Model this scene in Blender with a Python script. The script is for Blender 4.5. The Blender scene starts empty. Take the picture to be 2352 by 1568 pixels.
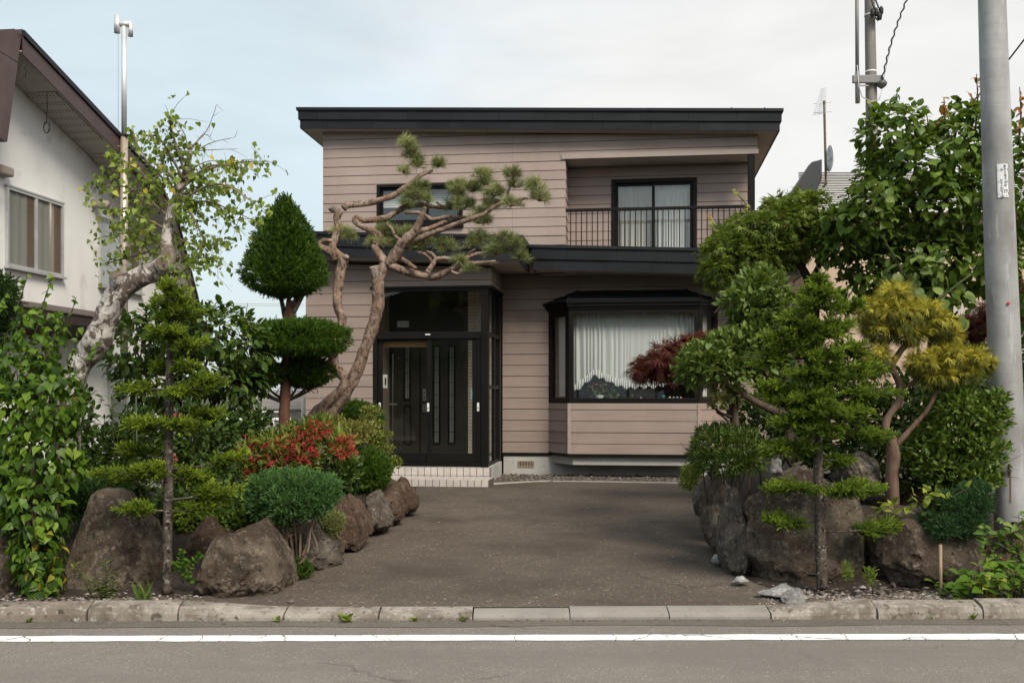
import bpy, bmesh, math, random
import numpy as np
from mathutils import Vector, Matrix, noise as mnoise

# ------------------------------------------------------------------ camera, sky, sun, exposure
SC = bpy.context.scene
COL = SC.collection
R = math.radians
F, CX, HY, CAMZ = 2286.8, 1176.0, 902.0, 1.6          # focal length and horizon of the photograph (2352 px wide)

cam_d = bpy.data.cameras.new('camera')
cam_d.lens = 35.0; cam_d.sensor_width = 36.0
cam_d.shift_y = (HY - 784.0) / 2352.0
cam_d.clip_end = 3000.0
cam = bpy.data.objects.new('camera', cam_d)
cam.location = (0, 0, CAMZ); cam.rotation_euler = (R(90), 0, 0)
COL.objects.link(cam); SC.camera = cam

SUN_EL, SUN_AZ = 45.0, 150.0      # elevation; direction the sun stands in, degrees clockwise from +Y
world = bpy.data.worlds.new('World'); SC.world = world; world.use_nodes = True
nt = world.node_tree; nt.nodes.clear()
wo = nt.nodes.new('ShaderNodeOutputWorld'); bg = nt.nodes.new('ShaderNodeBackground')
sky = nt.nodes.new('ShaderNodeTexSky'); sky.sky_type = 'NISHITA'; sky.sun_disc = False
sky.sun_elevation = R(SUN_EL); sky.sun_rotation = R(SUN_AZ); sky.dust_density = 2.5; sky.air_density = 1.0
tc = nt.nodes.new('ShaderNodeTexCoord')
mp = nt.nodes.new('ShaderNodeMapping'); mp.inputs['Scale'].default_value = (1.0, 1.0, 2.6); mp.inputs['Location'].default_value = (0.3, 0.2, 0.75)
nz = nt.nodes.new('ShaderNodeTexNoise'); nz.inputs['Scale'].default_value = 2.2; nz.inputs['Detail'].default_value = 6.0; nz.inputs['Roughness'].default_value = 0.56
nz.inputs['Distortion'].default_value = 0.25
sep = nt.nodes.new('ShaderNodeSeparateXYZ')
ma = nt.nodes.new('ShaderNodeMath'); ma.operation = 'MULTIPLY_ADD'; ma.inputs[1].default_value = 0.95
mr = nt.nodes.new('ShaderNodeMapRange'); mr.interpolation_type = 'SMOOTHSTEP'
mr.inputs['From Min'].default_value = 0.20; mr.inputs['From Max'].default_value = 0.70
mr.inputs['To Min'].default_value = 0.22; mr.inputs['To Max'].default_value = 0.97
mx = nt.nodes.new('ShaderNodeMix'); mx.data_type = 'RGBA'
mx.inputs[7].default_value = (3.42, 3.40, 3.36, 1)     # thin bright cloud
veil = nt.nodes.new('ShaderNodeMix'); veil.data_type = 'RGBA'; veil.inputs[0].default_value = 0.80
veil.inputs[7].default_value = (2.44, 2.92, 3.00, 1)   # hazy blue between the clouds
L = nt.links.new
L(tc.outputs['Generated'], mp.inputs[0]); L(mp.outputs[0], nz.inputs['Vector'])
L(tc.outputs['Generated'], sep.inputs[0])
L(sep.outputs['X'], ma.inputs[0]); L(nz.outputs['Fac'], ma.inputs[2])
L(ma.outputs[0], mr.inputs['Value']); L(mr.outputs[0], mx.inputs[0])
L(sky.outputs[0], veil.inputs[6]); L(veil.outputs[2], mx.inputs[6])
mp2 = nt.nodes.new('ShaderNodeMapping'); mp2.inputs['Scale'].default_value = (1.0, 1.0, 3.2)
n2 = nt.nodes.new('ShaderNodeTexNoise'); n2.inputs['Scale'].default_value = 4.5; n2.inputs['Detail'].default_value = 8.0; n2.inputs['Roughness'].default_value = 0.55; n2.inputs['Distortion'].default_value = 0.5
L(tc.outputs['Generated'], mp2.inputs[0]); L(mp2.outputs[0], n2.inputs['Vector'])
m2 = nt.nodes.new('ShaderNodeMapRange'); m2.inputs['From Min'].default_value = 0.3; m2.inputs['From Max'].default_value = 0.7; m2.inputs['To Min'].default_value = 0.93; m2.inputs['To Max'].default_value = 1.06
v2 = nt.nodes.new('ShaderNodeVectorMath'); v2.operation = 'SCALE'
L(n2.outputs['Fac'], m2.inputs['Value']); L(mx.outputs[2], v2.inputs[0]); L(m2.outputs[0], v2.inputs['Scale'])
L(v2.outputs[0], bg.inputs[0]); L(bg.outputs[0], wo.inputs[0])
bg.inputs[1].default_value = 0.10

sd = bpy.data.lights.new('sun', 'SUN'); sd.energy = 1.5; sd.angle = R(22); sd.color = (1.0, 0.92, 0.79)
sun = bpy.data.objects.new('sun', sd); COL.objects.link(sun)
_e, _a = R(SUN_EL), R(SUN_AZ)
_to = Vector((math.sin(_a) * math.cos(_e), math.cos(_a) * math.cos(_e), math.sin(_e)))
sun.rotation_euler = (-_to).to_track_quat('-Z', 'Y').to_euler(); sun.location = _to * 60

vs = SC.view_settings
vs.view_transform = 'Standard'; vs.look = 'None'; vs.exposure = 1.42; vs.gamma = 1.0; vs.use_curve_mapping = False
SC.render.engine = 'CYCLES'
cy = SC.cycles
cy.use_denoising = True; cy.use_adaptive_sampling = True; cy.adaptive_threshold = 0.01
try: cy.denoiser = 'OPENIMAGEDENOISE'
except Exception: pass
try: cy.denoising_prefilter = 'ACCURATE'; cy.denoising_input_passes = 'RGB_ALBEDO_NORMAL'
except Exception: pass
cy.max_bounces = 6; cy.diffuse_bounces = 3; cy.glossy_bounces = 3; cy.transmission_bounces = 4; cy.transparent_max_bounces = 12
cy.caustics_reflective = False; cy.caustics_refractive = False

# ------------------------------------------------------------------ coordinates
AL = math.atan((1458.0 - 1176.0) / F)                  # the house stands turned by this angle
CA, SA = math.cos(AL), math.sin(AL)
def at(x, y, Y): return np.array(((x - CX) / F * Y, Y, CAMZ + (HY - y) / F * Y))
def Hw(u, w, z): return (u * CA + w * SA, -u * SA + w * CA, z)   # house frame (right, deep, up) -> world
def U(x, w):
    t = (x - CX) / F
    return w * (t * CA - SA) / (CA + t * SA)
def Wd(x, u):                                          # depth on a side plane u
    t = (x - CX) / F
    return u * (CA + t * SA) / (t * CA - SA)
def Zw(u, w, y): return CAMZ + (HY - y) / F * (-u * SA + w * CA)
def crop(ox, oy, s): return lambda x, y: ((ox + x / s) / 1.0884, (oy + y / s) / 1.0884)
C1 = crop(730, 230, 3.336); C2 = crop(1350, 230, 3.337); C3 = crop(900, 680, 2.75); C4 = crop(1300, 680, 2.752)
L1 = crop(0, 0, 2.613); L2 = crop(0, 550, 2.851); L3 = crop(0, 1050, 2.851); L4 = crop(560, 400, 2.24); L5 = crop(560, 950, 2.85)
R5 = crop(1860, 0, 2.851); R1 = crop(1660, 450, 2.852); R2 = crop(1660, 950, 2.57); R3 = crop(2060, 600, 3.136); R4 = crop(2060, 1050, 2.85)

# ------------------------------------------------------------------ objects
def thing(name, label, cat, base=(0, 0, 0), group=None):
    o = bpy.data.objects.new(name, None); COL.objects.link(o)
    o.location = tuple(base); o.empty_display_size = 0.2
    o['label'] = label; o['category'] = cat
    if group: o['group'] = group
    return o
def part(name, parent, base=None):
    pass
def worldloc(o):
    v = Vector((0, 0, 0))
    while o is not None:
        v = v + Vector(o.location); o = o.parent
    return v
def link_mesh(name, me, mat, parent=None, kind=None, label=None, cat=None, group=None, loc=None):
    o = bpy.data.objects.new(name, me)
    COL.objects.link(o)
    if parent is not None:
        o.parent = parent
    if loc is not None: o.location = loc
    if mat is not None and len(me.materials) == 0: me.materials.append(mat)
    if kind: o['kind'] = kind
    if label: o['label'] = label
    if cat: o['category'] = cat
    if group: o['group'] = group
    return o

class MB:
    """collects faces given in world coordinates; build() makes one mesh object, relative to its parent"""
    def __init__(s): s.v = []; s.f = []; s.m = []
    def add(s, vs, fs, mi=0):
        n = len(s.v); s.v.extend([tuple(map(float, p)) for p in vs])
        for f in fs: s.f.append(tuple(i + n for i in f)); s.m.append(mi)
        return s
    def box(s, a, b, mi=0):
        x0, y0, z0 = a; x1, y1, z1 = b
        return s.add([(x0,y0,z0),(x1,y0,z0),(x1,y1,z0),(x0,y1,z0),(x0,y0,z1),(x1,y0,z1),(x1,y1,z1),(x0,y1,z1)],
                     [(0,3,2,1),(4,5,6,7),(0,1,5,4),(1,2,6,5),(2,3,7,6),(3,0,4,7)], mi)
    def hbox(s, u0, u1, w0, w1, z0, z1, mi=0, z0b=None, z1b=None):
        """box in the house frame; z0b/z1b are bottom/top heights at u1"""
        z0b = z0 if z0b is None else z0b; z1b = z1 if z1b is None else z1b
        P = [(u0,w0,z0),(u1,w0,z0b),(u1,w1,z0b),(u0,w1,z0),(u0,w0,z1),(u1,w0,z1b),(u1,w1,z1b),(u0,w1,z1)]
        return s.add([Hw(*p) for p in P], [(0,3,2,1),(4,5,6,7),(0,1,5,4),(1,2,6,5),(2,3,7,6),(3,0,4,7)], mi)
    def prism(s, poly, z0, z1, house=True, mi=0):
        n = len(poly); T = (lambda u, w, z: Hw(u, w, z)) if house else (lambda u, w, z: (u, w, z))
        vs = [T(a, b, z0) for a, b in poly] + [T(a, b, z1) for a, b in poly]
        fs = [tuple(range(n))[::-1], tuple(range(n, 2*n))] + [(i, (i+1) % n, n + (i+1) % n, n + i) for i in range(n)]
        return s.add(vs, fs, mi)
    def tube(s, pts, rad, seg=8, cap=True, wob=0.0, rng=None, mi=0):
        pts = [Vector(p) for p in pts]; n = len(pts); rings = []
        up = Vector((0.31, 0.27, 0.91))
        for i, p in enumerate(pts):
            d = (pts[min(i+1, n-1)] - pts[max(i-1, 0)])
            if d.length < 1e-9: d = Vector((0, 0, 1))
            d.normalize()
            a = d.cross(up)
            if a.length < 1e-3: a = d.cross(Vector((1, 0, 0)))
            a.normalize(); b = d.cross(a); r = rad[i] if hasattr(rad, '__len__') else rad
            ring = []
            for k in range(seg):
                t = 2 * math.pi * k / seg
                q = a * math.cos(t) + b * math.sin(t)
                rr = r
                if wob: rr = r * (1 + wob * (mnoise.noise(p * 9 + q * 1.3) ) + 0.6 * wob * mnoise.noise(p * 27 + q * 2.6))
                ring.append(p + q * rr)
            rings.append(ring)
        vs = [v for r_ in rings for v in r_]; fs = []
        for i in range(n - 1):
            for k in range(seg):
                fs.append((i*seg+k, i*seg+(k+1) % seg, (i+1)*seg+(k+1) % seg, (i+1)*seg+k))
        if cap:
            fs.append(tuple(range(seg))[::-1]); fs.append(tuple((n-1)*seg + k for k in range(seg)))
        return s.add(vs, fs, mi)
    def lathe(s, c, prof, seg=16, mi=0):
        """profile of (radius, z) about the vertical axis through c"""
        n = len(prof); vs = []
        for r, z in prof:
            for k in range(seg):
                t = 2*math.pi*k/seg; vs.append((c[0]+r*math.cos(t), c[1]+r*math.sin(t), c[2]+z))
        fs = [(i*seg+k, i*seg+(k+1) % seg, (i+1)*seg+(k+1) % seg, (i+1)*seg+k) for i in range(n-1) for k in range(seg)]
        fs.append(tuple(range(seg))[::-1]); fs.append(tuple((n-1)*seg+k for k in range(seg)))
        return s.add(vs, fs, mi)
    def build(s, name, mat, parent=None, smooth=False, bevel=0, **kw):
        org = worldloc(parent) if parent is not None else Vector(s.v[0])
        loc = None
        if parent is None:
            a = np.array(s.v); org = Vector(((a[:,0].min()+a[:,0].max())/2, (a[:,1].min()+a[:,1].max())/2, a[:,2].min())); loc = org
        me = bpy.data.meshes.new(name)
        me.from_pydata([(p[0]-org.x, p[1]-org.y, p[2]-org.z) for p in s.v], [], s.f)
        if isinstance(mat, (list, tuple)):
            for m_ in mat: me.materials.append(m_)
            me.polygons.foreach_set('material_index', s.m)
            mat = None
        if smooth: me.polygons.foreach_set('use_smooth', [True]*len(me.polygons))
        me.update()
        o = link_mesh(name, me, mat, parent, loc=loc, **kw)
        if bevel:
            m = o.modifiers.new('bevel', 'BEVEL'); m.width = bevel; m.segments = 2; m.limit_method = 'ANGLE'
        return o

def rects_minus(u0, u1, z0, z1, holes):
    """rectangles left of [u0,u1]x[z0,z1] when holes (a,b,c,d) are taken out, in columns"""
    cuts = sorted({u0, u1, *[min(max(h[0], u0), u1) for h in holes], *[min(max(h[1], u0), u1) for h in holes]})
    cols = []
    for a, b in zip(cuts, cuts[1:]):
        if b - a < 1e-4: continue
        m = (a + b) / 2; zs = [(z0, z1)]
        for h in holes:
            if h[0] <= m <= h[1]:
                nz_ = []
                for c, d in zs:
                    if h[3] <= c or h[2] >= d: nz_.append((c, d)); continue
                    if h[2] > c: nz_.append((c, h[2]))
                    if h[3] < d: nz_.append((h[3], d))
                zs = nz_
        for c, d in zs:
            if d - c > 1e-3:
                if cols and abs(cols[-1][1]-a) < 1e-6 and abs(cols[-1][2]-c) < 1e-6 and abs(cols[-1][3]-d) < 1e-6:
                    cols[-1] = (cols[-1][0], b, c, d)
                else: cols.append((a, b, c, d))
    return cols

# ------------------------------------------------------------------ materials
def newmat(name):
    m = bpy.data.materials.new(name); m.use_nodes = True
    t = m.node_tree; t.nodes.clear()
    out = t.nodes.new('ShaderNodeOutputMaterial')
    return m, t, out
def rgba(c): return (c[0], c[1], c[2], 1.0)
def ramp(t, fac, stops):
    n = t.nodes.new('ShaderNodeValToRGB'); e = n.color_ramp.elements
    while len(e) > 1: e.remove(e[-1])
    e[0].position = stops[0][0]; e[0].color = rgba(stops[0][1])
    for p, c in stops[1:]:
        k = e.new(p); k.color = rgba(c)
    t.links.new(fac, n.inputs[0]); return n.outputs[0]
def noise_n(t, scale, detail=4, rough=0.55, vec=None, stretch=None, dist=0.0):
    n = t.nodes.new('ShaderNodeTexNoise'); n.inputs['Scale'].default_value = scale
    n.inputs['Detail'].default_value = detail; n.inputs['Roughness'].default_value = rough; n.inputs['Distortion'].default_value = dist
    if vec is None:
        g = t.nodes.new('ShaderNodeNewGeometry'); vec = g.outputs['Position']
    if stretch:
        mpn = t.nodes.new('ShaderNodeMapping'); mpn.inputs['Scale'].default_value = stretch
        t.links.new(vec, mpn.inputs[0]); vec = mpn.outputs[0]
    t.links.new(vec, n.inputs['Vector']); return n.outputs['Fac']
def bump_n(t, h, strength, dist=0.01):
    b = t.nodes.new('ShaderNodeBump'); b.inputs['Strength'].default_value = strength; b.inputs['Distance'].default_value = dist
    t.links.new(h, b.inputs['Height']); return b.outputs[0]
def mixc(t, fac, a, b, mode='MIX'):
    n = t.nodes.new('ShaderNodeMix'); n.data_type = 'RGBA'; n.blend_type = mode
    for i, v in ((0, fac), (6, a), (7, b)):
        if hasattr(v, 'links') or hasattr(v, 'is_linked'): t.links.new(v, n.inputs[i])
        elif i == 0: n.inputs[0].default_value = v
        else: n.inputs[i].default_value = rgba(v)
    return n.outputs[2]
def principled(t, out, rough=0.6, metal=0.0, spec=0.4):
    p = t.nodes.new('ShaderNodeBsdfPrincipled'); p.inputs['Roughness'].default_value = rough
    p.inputs['Metallic'].default_value = metal; p.inputs['Specular IOR Level'].default_value = spec
    t.links.new(p.outputs[0], out.inputs[0]); return p
def surf(name, c1, c2, scale=4.0, rough=0.6, metal=0.0, bump=0.0, bscale=60.0, spec=0.35, stretch=None, speck=None, per_obj=0.0, detail=5, lo=0.32, hi=0.68, streak=0.0):
    """two-tone noise surface; speck=(colour, scale, threshold); per_obj varies the tone from piece to piece"""
    m, t, out = newmat(name); p = principled(t, out, rough, metal, spec)
    c = ramp(t, noise_n(t, scale, detail, stretch=stretch), [(lo, c1), (hi, c2)])
    if per_obj:
        oi = t.nodes.new('ShaderNodeObjectInfo')
        mrn = t.nodes.new('ShaderNodeMapRange'); mrn.inputs['To Min'].default_value = 1 - per_obj; mrn.inputs['To Max'].default_value = 1 + per_obj
        t.links.new(oi.outputs['Random'], mrn.inputs[0])
        vm = t.nodes.new('ShaderNodeVectorMath'); vm.operation = 'SCALE'
        t.links.new(c, vm.inputs[0]); t.links.new(mrn.outputs[0], vm.inputs['Scale']); c = vm.outputs[0]
    if streak:
        c = mixc(t, ramp(t, noise_n(t, 2.2, 7, 0.7, stretch=(1,1,0.16)), [(0.52, (0,0,0)), (0.74, (streak,)*3)]), c, tuple(x*0.62 for x in c1))
    if speck:
        for sp in (speck if isinstance(speck, list) else [speck]):
            s_ = noise_n(t, sp[1], 2, 0.5)
            f = ramp(t, s_, [(sp[2], (0,0,0)), (sp[2] + (sp[3] if len(sp) > 3 else 0.03), (1,1,1))])
            c = mixc(t, f, c, sp[0])
    t.links.new(c, p.inputs['Base Color'])
    if bump:
        t.links.new(bump_n(t, noise_n(t, bscale, 3, stretch=stretch), bump), p.inputs['Normal'])
    return m
def flat(name, c, rough=0.5, metal=0.0, spec=0.4): return surf(name, tuple(x*0.92 for x in c), tuple(x*1.06 for x in c), 3.0, rough, metal, 0, 60, spec)

M = {}
M['siding_up'] = surf('siding_upper', (0.322,0.252,0.226), (0.372,0.296,0.268), 1.3, 0.62, bump=0.10, bscale=110, per_obj=0.05, streak=0.25)
def siding_ribbed():
    m, t, out = newmat('siding_lower'); p = principled(t, out, 0.65, 0, 0.3)
    c = ramp(t, noise_n(t, 2.0, 5), [(0.3, (0.290,0.226,0.197)), (0.7, (0.340,0.270,0.238))])
    rib = noise_n(t, 3.0, 4, 0.7, stretch=(0.5, 0.5, 55))
    c = mixc(t, ramp(t, rib, [(0.38, (0.0,0,0)), (0.62, (0.42,0.42,0.42))]), c, (0.19,0.138,0.114))
    c = mixc(t, ramp(t, noise_n(t, 2.2, 7, 0.7, stretch=(1,1,0.16)), [(0.52, (0,0,0)), (0.74, (0.25,)*3)]), c, (0.20,0.148,0.124))
    oi = t.nodes.new('ShaderNodeObjectInfo'); mrn = t.nodes.new('ShaderNodeMapRange')
    mrn.inputs['To Min'].default_value = 0.94; mrn.inputs['To Max'].default_value = 1.05
    t.links.new(oi.outputs['Random'], mrn.inputs[0])
    vm = t.nodes.new('ShaderNodeVectorMath'); vm.operation = 'SCALE'
    t.links.new(c, vm.inputs[0]); t.links.new(mrn.outputs[0], vm.inputs['Scale'])
    t.links.new(vm.outputs[0], p.inputs['Base Color'])
    t.links.new(bump_n(t, rib, 0.35, 0.01), p.inputs['Normal'])
    return m
M['siding_low'] = siding_ribbed()
M['trim'] = flat('siding_trim', (0.37,0.30,0.27), 0.6)
M['trim_low'] = flat('siding_trim_lower', (0.34,0.262,0.228), 0.6)
M['backing'] = flat('wall_backing', (0.06,0.045,0.038), 0.9)
M['black'] = surf('black_sheet_metal', (0.010,0.0115,0.014), (0.016,0.0175,0.021), 2.2, 0.5, bump=0.06, bscale=7, spec=0.22, per_obj=0.14)
M['frame'] = surf('dark_window_frame', (0.006,0.0052,0.0046), (0.009,0.008,0.007), 4, 0.45, spec=0.18)
M['soffit'] = surf('soffit_board', (0.42,0.37,0.33), (0.48,0.42,0.38), 3, 0.75)
M['white_soffit'] = surf('white_soffit', (0.50,0.46,0.42), (0.56,0.52,0.48), 3, 0.75)
M['concrete'] = surf('foundation_concrete', (0.36,0.35,0.33), (0.46,0.45,0.43), 2.5, 0.85, bump=0.1, speck=((0.28,0.27,0.25), 30, 0.62, 0.1))
M['tile'] = surf('step_tile', (0.47,0.42,0.39), (0.55,0.50,0.465), 9, 0.35, per_obj=0.06, spec=0.5)
M['grout'] = flat('tile_grout', (0.10,0.085,0.075), 0.9)
M['walltile'] = surf('porch_wall_tile', (0.50,0.42,0.36), (0.58,0.50,0.44), 6, 0.4, per_obj=0.08)
M['door'] = surf('inner_door', (0.028,0.024,0.021), (0.036,0.031,0.026), 3, 0.5)
M['steel'] = surf('brushed_steel', (0.55,0.55,0.55), (0.68,0.68,0.67), 6, 0.28, 1.0)
M['galv'] = surf('galvanised_steel', (0.40,0.41,0.42), (0.55,0.56,0.57), 7, 0.5, 0.25)
M['white_plastic'] = flat('white_plastic', (0.72,0.72,0.70), 0.4)
M['stucco'] = surf('white_stucco', (0.73,0.725,0.71), (0.80,0.795,0.78), 1.1, 0.9, bump=0.25, bscale=90, streak=0.28, speck=((0.46,0.43,0.39), 1.9, 0.62, 0.22))
M['brown_metal'] = surf('brown_roof_metal', (0.050,0.031,0.029), (0.072,0.046,0.042), 2.0, 0.45, per_obj=0.1)
M['alu'] = surf('aluminium_frame', (0.42,0.42,0.42), (0.52,0.52,0.52), 5, 0.45, 0.3)
M['lace'] = None
def glass(name, tint=(0.9,0.93,0.92), boost=1.7, base=0.02):
    m, t, out = newmat(name)
    fr = t.nodes.new('ShaderNodeFresnel'); fr.inputs[0].default_value = 1.5
    gb_ = t.nodes.new('ShaderNodeNewGeometry'); io = t.nodes.new('ShaderNodeMapRange')       # both sides of the pane reflect alike
    io.inputs['To Min'].default_value = 1.5; io.inputs['To Max'].default_value = 1/1.5
    t.links.new(gb_.outputs['Backfacing'], io.inputs[0]); t.links.new(io.outputs[0], fr.inputs[0])
    mm = t.nodes.new('ShaderNodeMath'); mm.operation = 'MULTIPLY_ADD'; mm.inputs[1].default_value = boost; mm.inputs[2].default_value = base; mm.use_clamp = True
    t.links.new(fr.outputs[0], mm.inputs[0])
    tr = t.nodes.new('ShaderNodeBsdfTransparent'); tr.inputs[0].default_value = rgba(tint)
    gl = t.nodes.new('ShaderNodeBsdfGlossy'); gl.inputs[1].default_value = 0.01 if 'Roughness' not in gl.inputs else 0.0
    gl.inputs['Roughness'].default_value = 0.005
    mxs = t.nodes.new('ShaderNodeMixShader')
    t.links.new(mm.outputs[0], mxs.inputs[0]); t.links.new(tr.outputs[0], mxs.inputs[1]); t.links.new(gl.outputs[0], mxs.inputs[2])
    t.links.new(mxs.outputs[0], out.inputs[0]); return m
M['glass'] = glass('window_glass', (0.97,0.985,0.98), 1.15, 0.025)
M['porch_glass'] = glass('porch_glass', (0.90,0.91,0.89), 0.9, 0.0)
def fabric(name, c, tr=0.35, transp=0.0):
    m, t, out = newmat(name)
    d = t.nodes.new('ShaderNodeBsdfDiffuse'); d.inputs[0].default_value = rgba(c)
    k = t.nodes.new('ShaderNodeBsdfTranslucent'); k.inputs[0].default_value = rgba(c)
    a = t.nodes.new('ShaderNodeMixShader'); a.inputs[0].default_value = tr
    t.links.new(d.outputs[0], a.inputs[1]); t.links.new(k.outputs[0], a.inputs[2]); o_ = a.outputs[0]
    if transp:
        b = t.nodes.new('ShaderNodeMixShader'); b.inputs[0].default_value = transp
        q = t.nodes.new('ShaderNodeBsdfTransparent')
        t.links.new(o_, b.inputs[1]); t.links.new(q.outputs[0], b.inputs[2]); o_ = b.outputs[0]
    t.links.new(o_, out.inputs[0]); return m
M['lace'] = fabric('lace_curtain', (0.86,0.86,0.84), 0.25, 0.06)
M['ruffle'] = fabric('lace_ruffle', (0.88,0.88,0.86), 0.2)
M['drape'] = fabric('heavy_curtain', (0.55,0.51,0.45), 0.15)
M['brown_drape'] = fabric('brown_curtain', (0.22,0.15,0.11), 0.1)
M['room'] = flat('room_wall', (0.30,0.27,0.23), 0.9)
M['wood_floor'] = flat('interior_wood', (0.14,0.09,0.055), 0.5)

# ================================================================== THE BROWN HOUSE
WP, WU, WM, WR = 15.7, 16.6, 17.1, 17.22        # depth of porch wall, upper wall, main wall, balcony back wall
UL, UR = -5.32, 1.98
ZUP, ZLO = 0.1556, 0.189                        # exposed height of the boards
GZ = 0.18
house = thing('house', 'two-storey brown clapboard house with black flat eaves at the end of the driveway', 'house', Hw(-1.6, 20.0, GZ))
rng = np.random.default_rng(5)

def zt(u): return 6.44 - 0.0372 * (u + 5.7)     # top edge of the upper eave, falling to the right
def zt2(u): return 4.03 - 0.0375 * (u + 1.75)   # top edge of the lower eave

def plane_pt(A, B, s, off, z):
    du, dw = B[0]-A[0], B[1]-A[1]; l = math.hypot(du, dw); du /= l; dw /= l
    return Hw(A[0] + du*s + dw*off, A[1] + dw*s - du*off, z)      # off > 0 is outwards (to the right-hand side of A->B)
def slab(mb, A, B, s0, s1, za0, za1, zb0, zb1, o0, o1, o1t=None):
    """panel on the wall A-B from s0 to s1; bottom/top heights at s0 and s1, offsets back o0 and front o1 (o1t at the top)"""
    t = o1 if o1t is None else o1t
    P = lambda s, o, z: plane_pt(A, B, s, o, z)
    mb.add([P(s0,o1,za0), P(s1,o1,zb0), P(s1,o0,zb0), P(s0,o0,za0), P(s0,t,za1), P(s1,t,zb1), P(s1,o0,zb1), P(s0,o0,za1)],
           [(0,3,2,1),(4,5,6,7),(0,1,5,4),(1,2,6,5),(2,3,7,6),(3,0,4,7)])
def wall(name, A, B, zlo, zhA, zhB, zref, pitch, holes, mat, parent=None, proud=0.017, joints=(), boards=True):
    """a wall part with every clapboard as its own piece"""
    ln = math.hypot(B[0]-A[0], B[1]-A[1])
    top = lambda s: zhA + (zhB - zhA) * s / ln
    mb = MB()
    for a, b, c, d in rects_minus(0, ln, zlo, max(zhA, zhB), holes):
        hi = abs(d - max(zhA, zhB)) < 1e-6
        slab(mb, A, B, a, b, c, top(a) if hi else d, c, top(b) if hi else d, -0.11, 0.0)
    w_ = mb.build(name, M['backing'], parent if parent is not None else house)
    if not boards: return w_
    k = math.floor((zlo - zref) / pitch)
    while zref + k * pitch < max(zhA, zhB):
        b0, b1 = zref + k*pitch + 0.004, zref + (k+1)*pitch - 0.004
        k += 1
        lo = max(b0, zlo); hi = b1
        if hi - lo < 0.01: continue
        for a, b, c, d in rects_minus(0, ln, lo, hi, holes):
            cuts = [a] + [j for j in joints if a + 0.05 < j < b - 0.05] + [b]
            for s0, s1 in zip(cuts, cuts[1:]):
                if len(cuts) > 2:
                    s0, s1 = s0 + (0.0015 if s0 != a else 0), s1 - (0.0015 if s1 != b else 0)
                t0, t1 = min(d, top(s0)), min(d, top(s1))
                if t0 - c < 0.004 and t1 - c < 0.004: continue
                if t0 < c + 0.004: s0 = s0 + (s1-s0) * (c + 0.004 - top(s0)) / (top(s1) - top(s0)); t0 = c + 0.004
                if t1 < c + 0.004: s1 = s0 + (s1-s0) * (c + 0.004 - top(s0)) / (top(s1) - top(s0)); t1 = c + 0.004
                bm_ = MB(); j = rng.normal(0, 0.0012)
                slab(bm_, A, B, s0, s1, c, t0, c, t1, 0.0, proud + j, proud*0.5 + j)
                bm_.build('board', mat, w_)
    return w_

# ---- reference heights of the board courses
def zpix(pt, w): return Zw(U(pt[0], w), w, pt[1])
ZR_U = zpix(C1(300, 480), WU); ZR_L = zpix(C3(1000, 1015), WM)

# ---- windows in house frame
uw0, uw1 = U(C1(710, 0)[0], WU), U(C1(1425, 0)[0], WU)
zw0, zw1 = zpix(C1(720, 1128), WU), zpix(C1(712, 776), WU)
ub = U(1298, WU)                                                # left edge of the balcony recess
zb_top = zpix(C2(1000, 541), WU); zb_tr = zpix(C2(1000, 506), WU)
ur0 = ub + 0.0
ubw0, ubw1 = U(C2(595, 0)[0], WR), U(C2(1309, 0)[0], WR)
zbw1 = zpix(C2(950, 722), WR); zbf = 3.90
# bay
BF, BB = 16.55, WM                                             # front and back depth of the bay
bu0, bu1 = U(C4(338, 0)[0], BF), U(C4(1231, 0)[0], BF)
bc0, bc1 = U(C4(199, 0)[0], BB), U(C4(1357, 0)[0], BB)
zs0 = zpix(C4(780, 897), BF); zs1 = zpix(C4(780, 252), BF)      # window band of the bay
zfd = zpix(C4(780, 1252), BF)                                   # foot of the bay siding
zfm = zpix(C4(60, 1244), WM)                                    # foot of the main wall siding
# porch
pu0, pu1 = U(C3(88, 0)[0], WP), U(C3(884, 0)[0], WP)
pur = U(C3(900, 0)[0], WP)
zp1 = zpix(C3(500, 106), WP); zp0 = zpix(C3(500, 1334), WP)
ZSOF = 3.60

low_holes = [(0, 0, 0, 0)]
# upper storey
upw = wall('upper_wall', (UL, WU), (UR, WU), 3.6, zt(UL) - 0.34, zt(UR) - 0.34, ZR_U, ZUP,
           [(uw0-UL, uw1-UL, zw0, zw1), (ub-UL, UR-UL+1, 0, zb_tr)], M['siding_up'], joints=(U(C1(1838,0)[0], WU)-UL,))
rcl = wall('recess_side_wall', (ub, WU), (ub, WR), 3.7, zb_top, zb_top, ZR_U, ZUP, [], M['siding_up'])
rcb = wall('balcony_back_wall', (ub, WR), (UR, WR), 3.7, zb_top, zb_top, ZR_U, ZUP, [(ubw0-ub, ubw1-ub, 0, zbw1)], M['siding_up'])
# corner returns of upper right: side wall
sd_ = MB(); sd_.hbox(UL, UL+0.1, WU+0.12, 24, GZ+0.02, zt(UL)-0.42); sd_.build('side_wall', M['siding_up'], house)
sd_ = MB(); sd_.hbox(UR-0.1, UR, WR+0.12, 24, 3.7, zt(UR)-0.42); sd_.build('side_wall', M['siding_up'], house)
sd_ = MB(); sd_.hbox(UR-0.3, UR+0.2, WM+0.12, 24, GZ+0.02, 3.45); sd_.build('side_wall', M['siding_low'], house)
sd_ = MB(); sd_.hbox(UL, UR, 24.0, 24.1, GZ+0.02, 5.7); sd_.build('back_wall', M['siding_low'], house)
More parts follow.
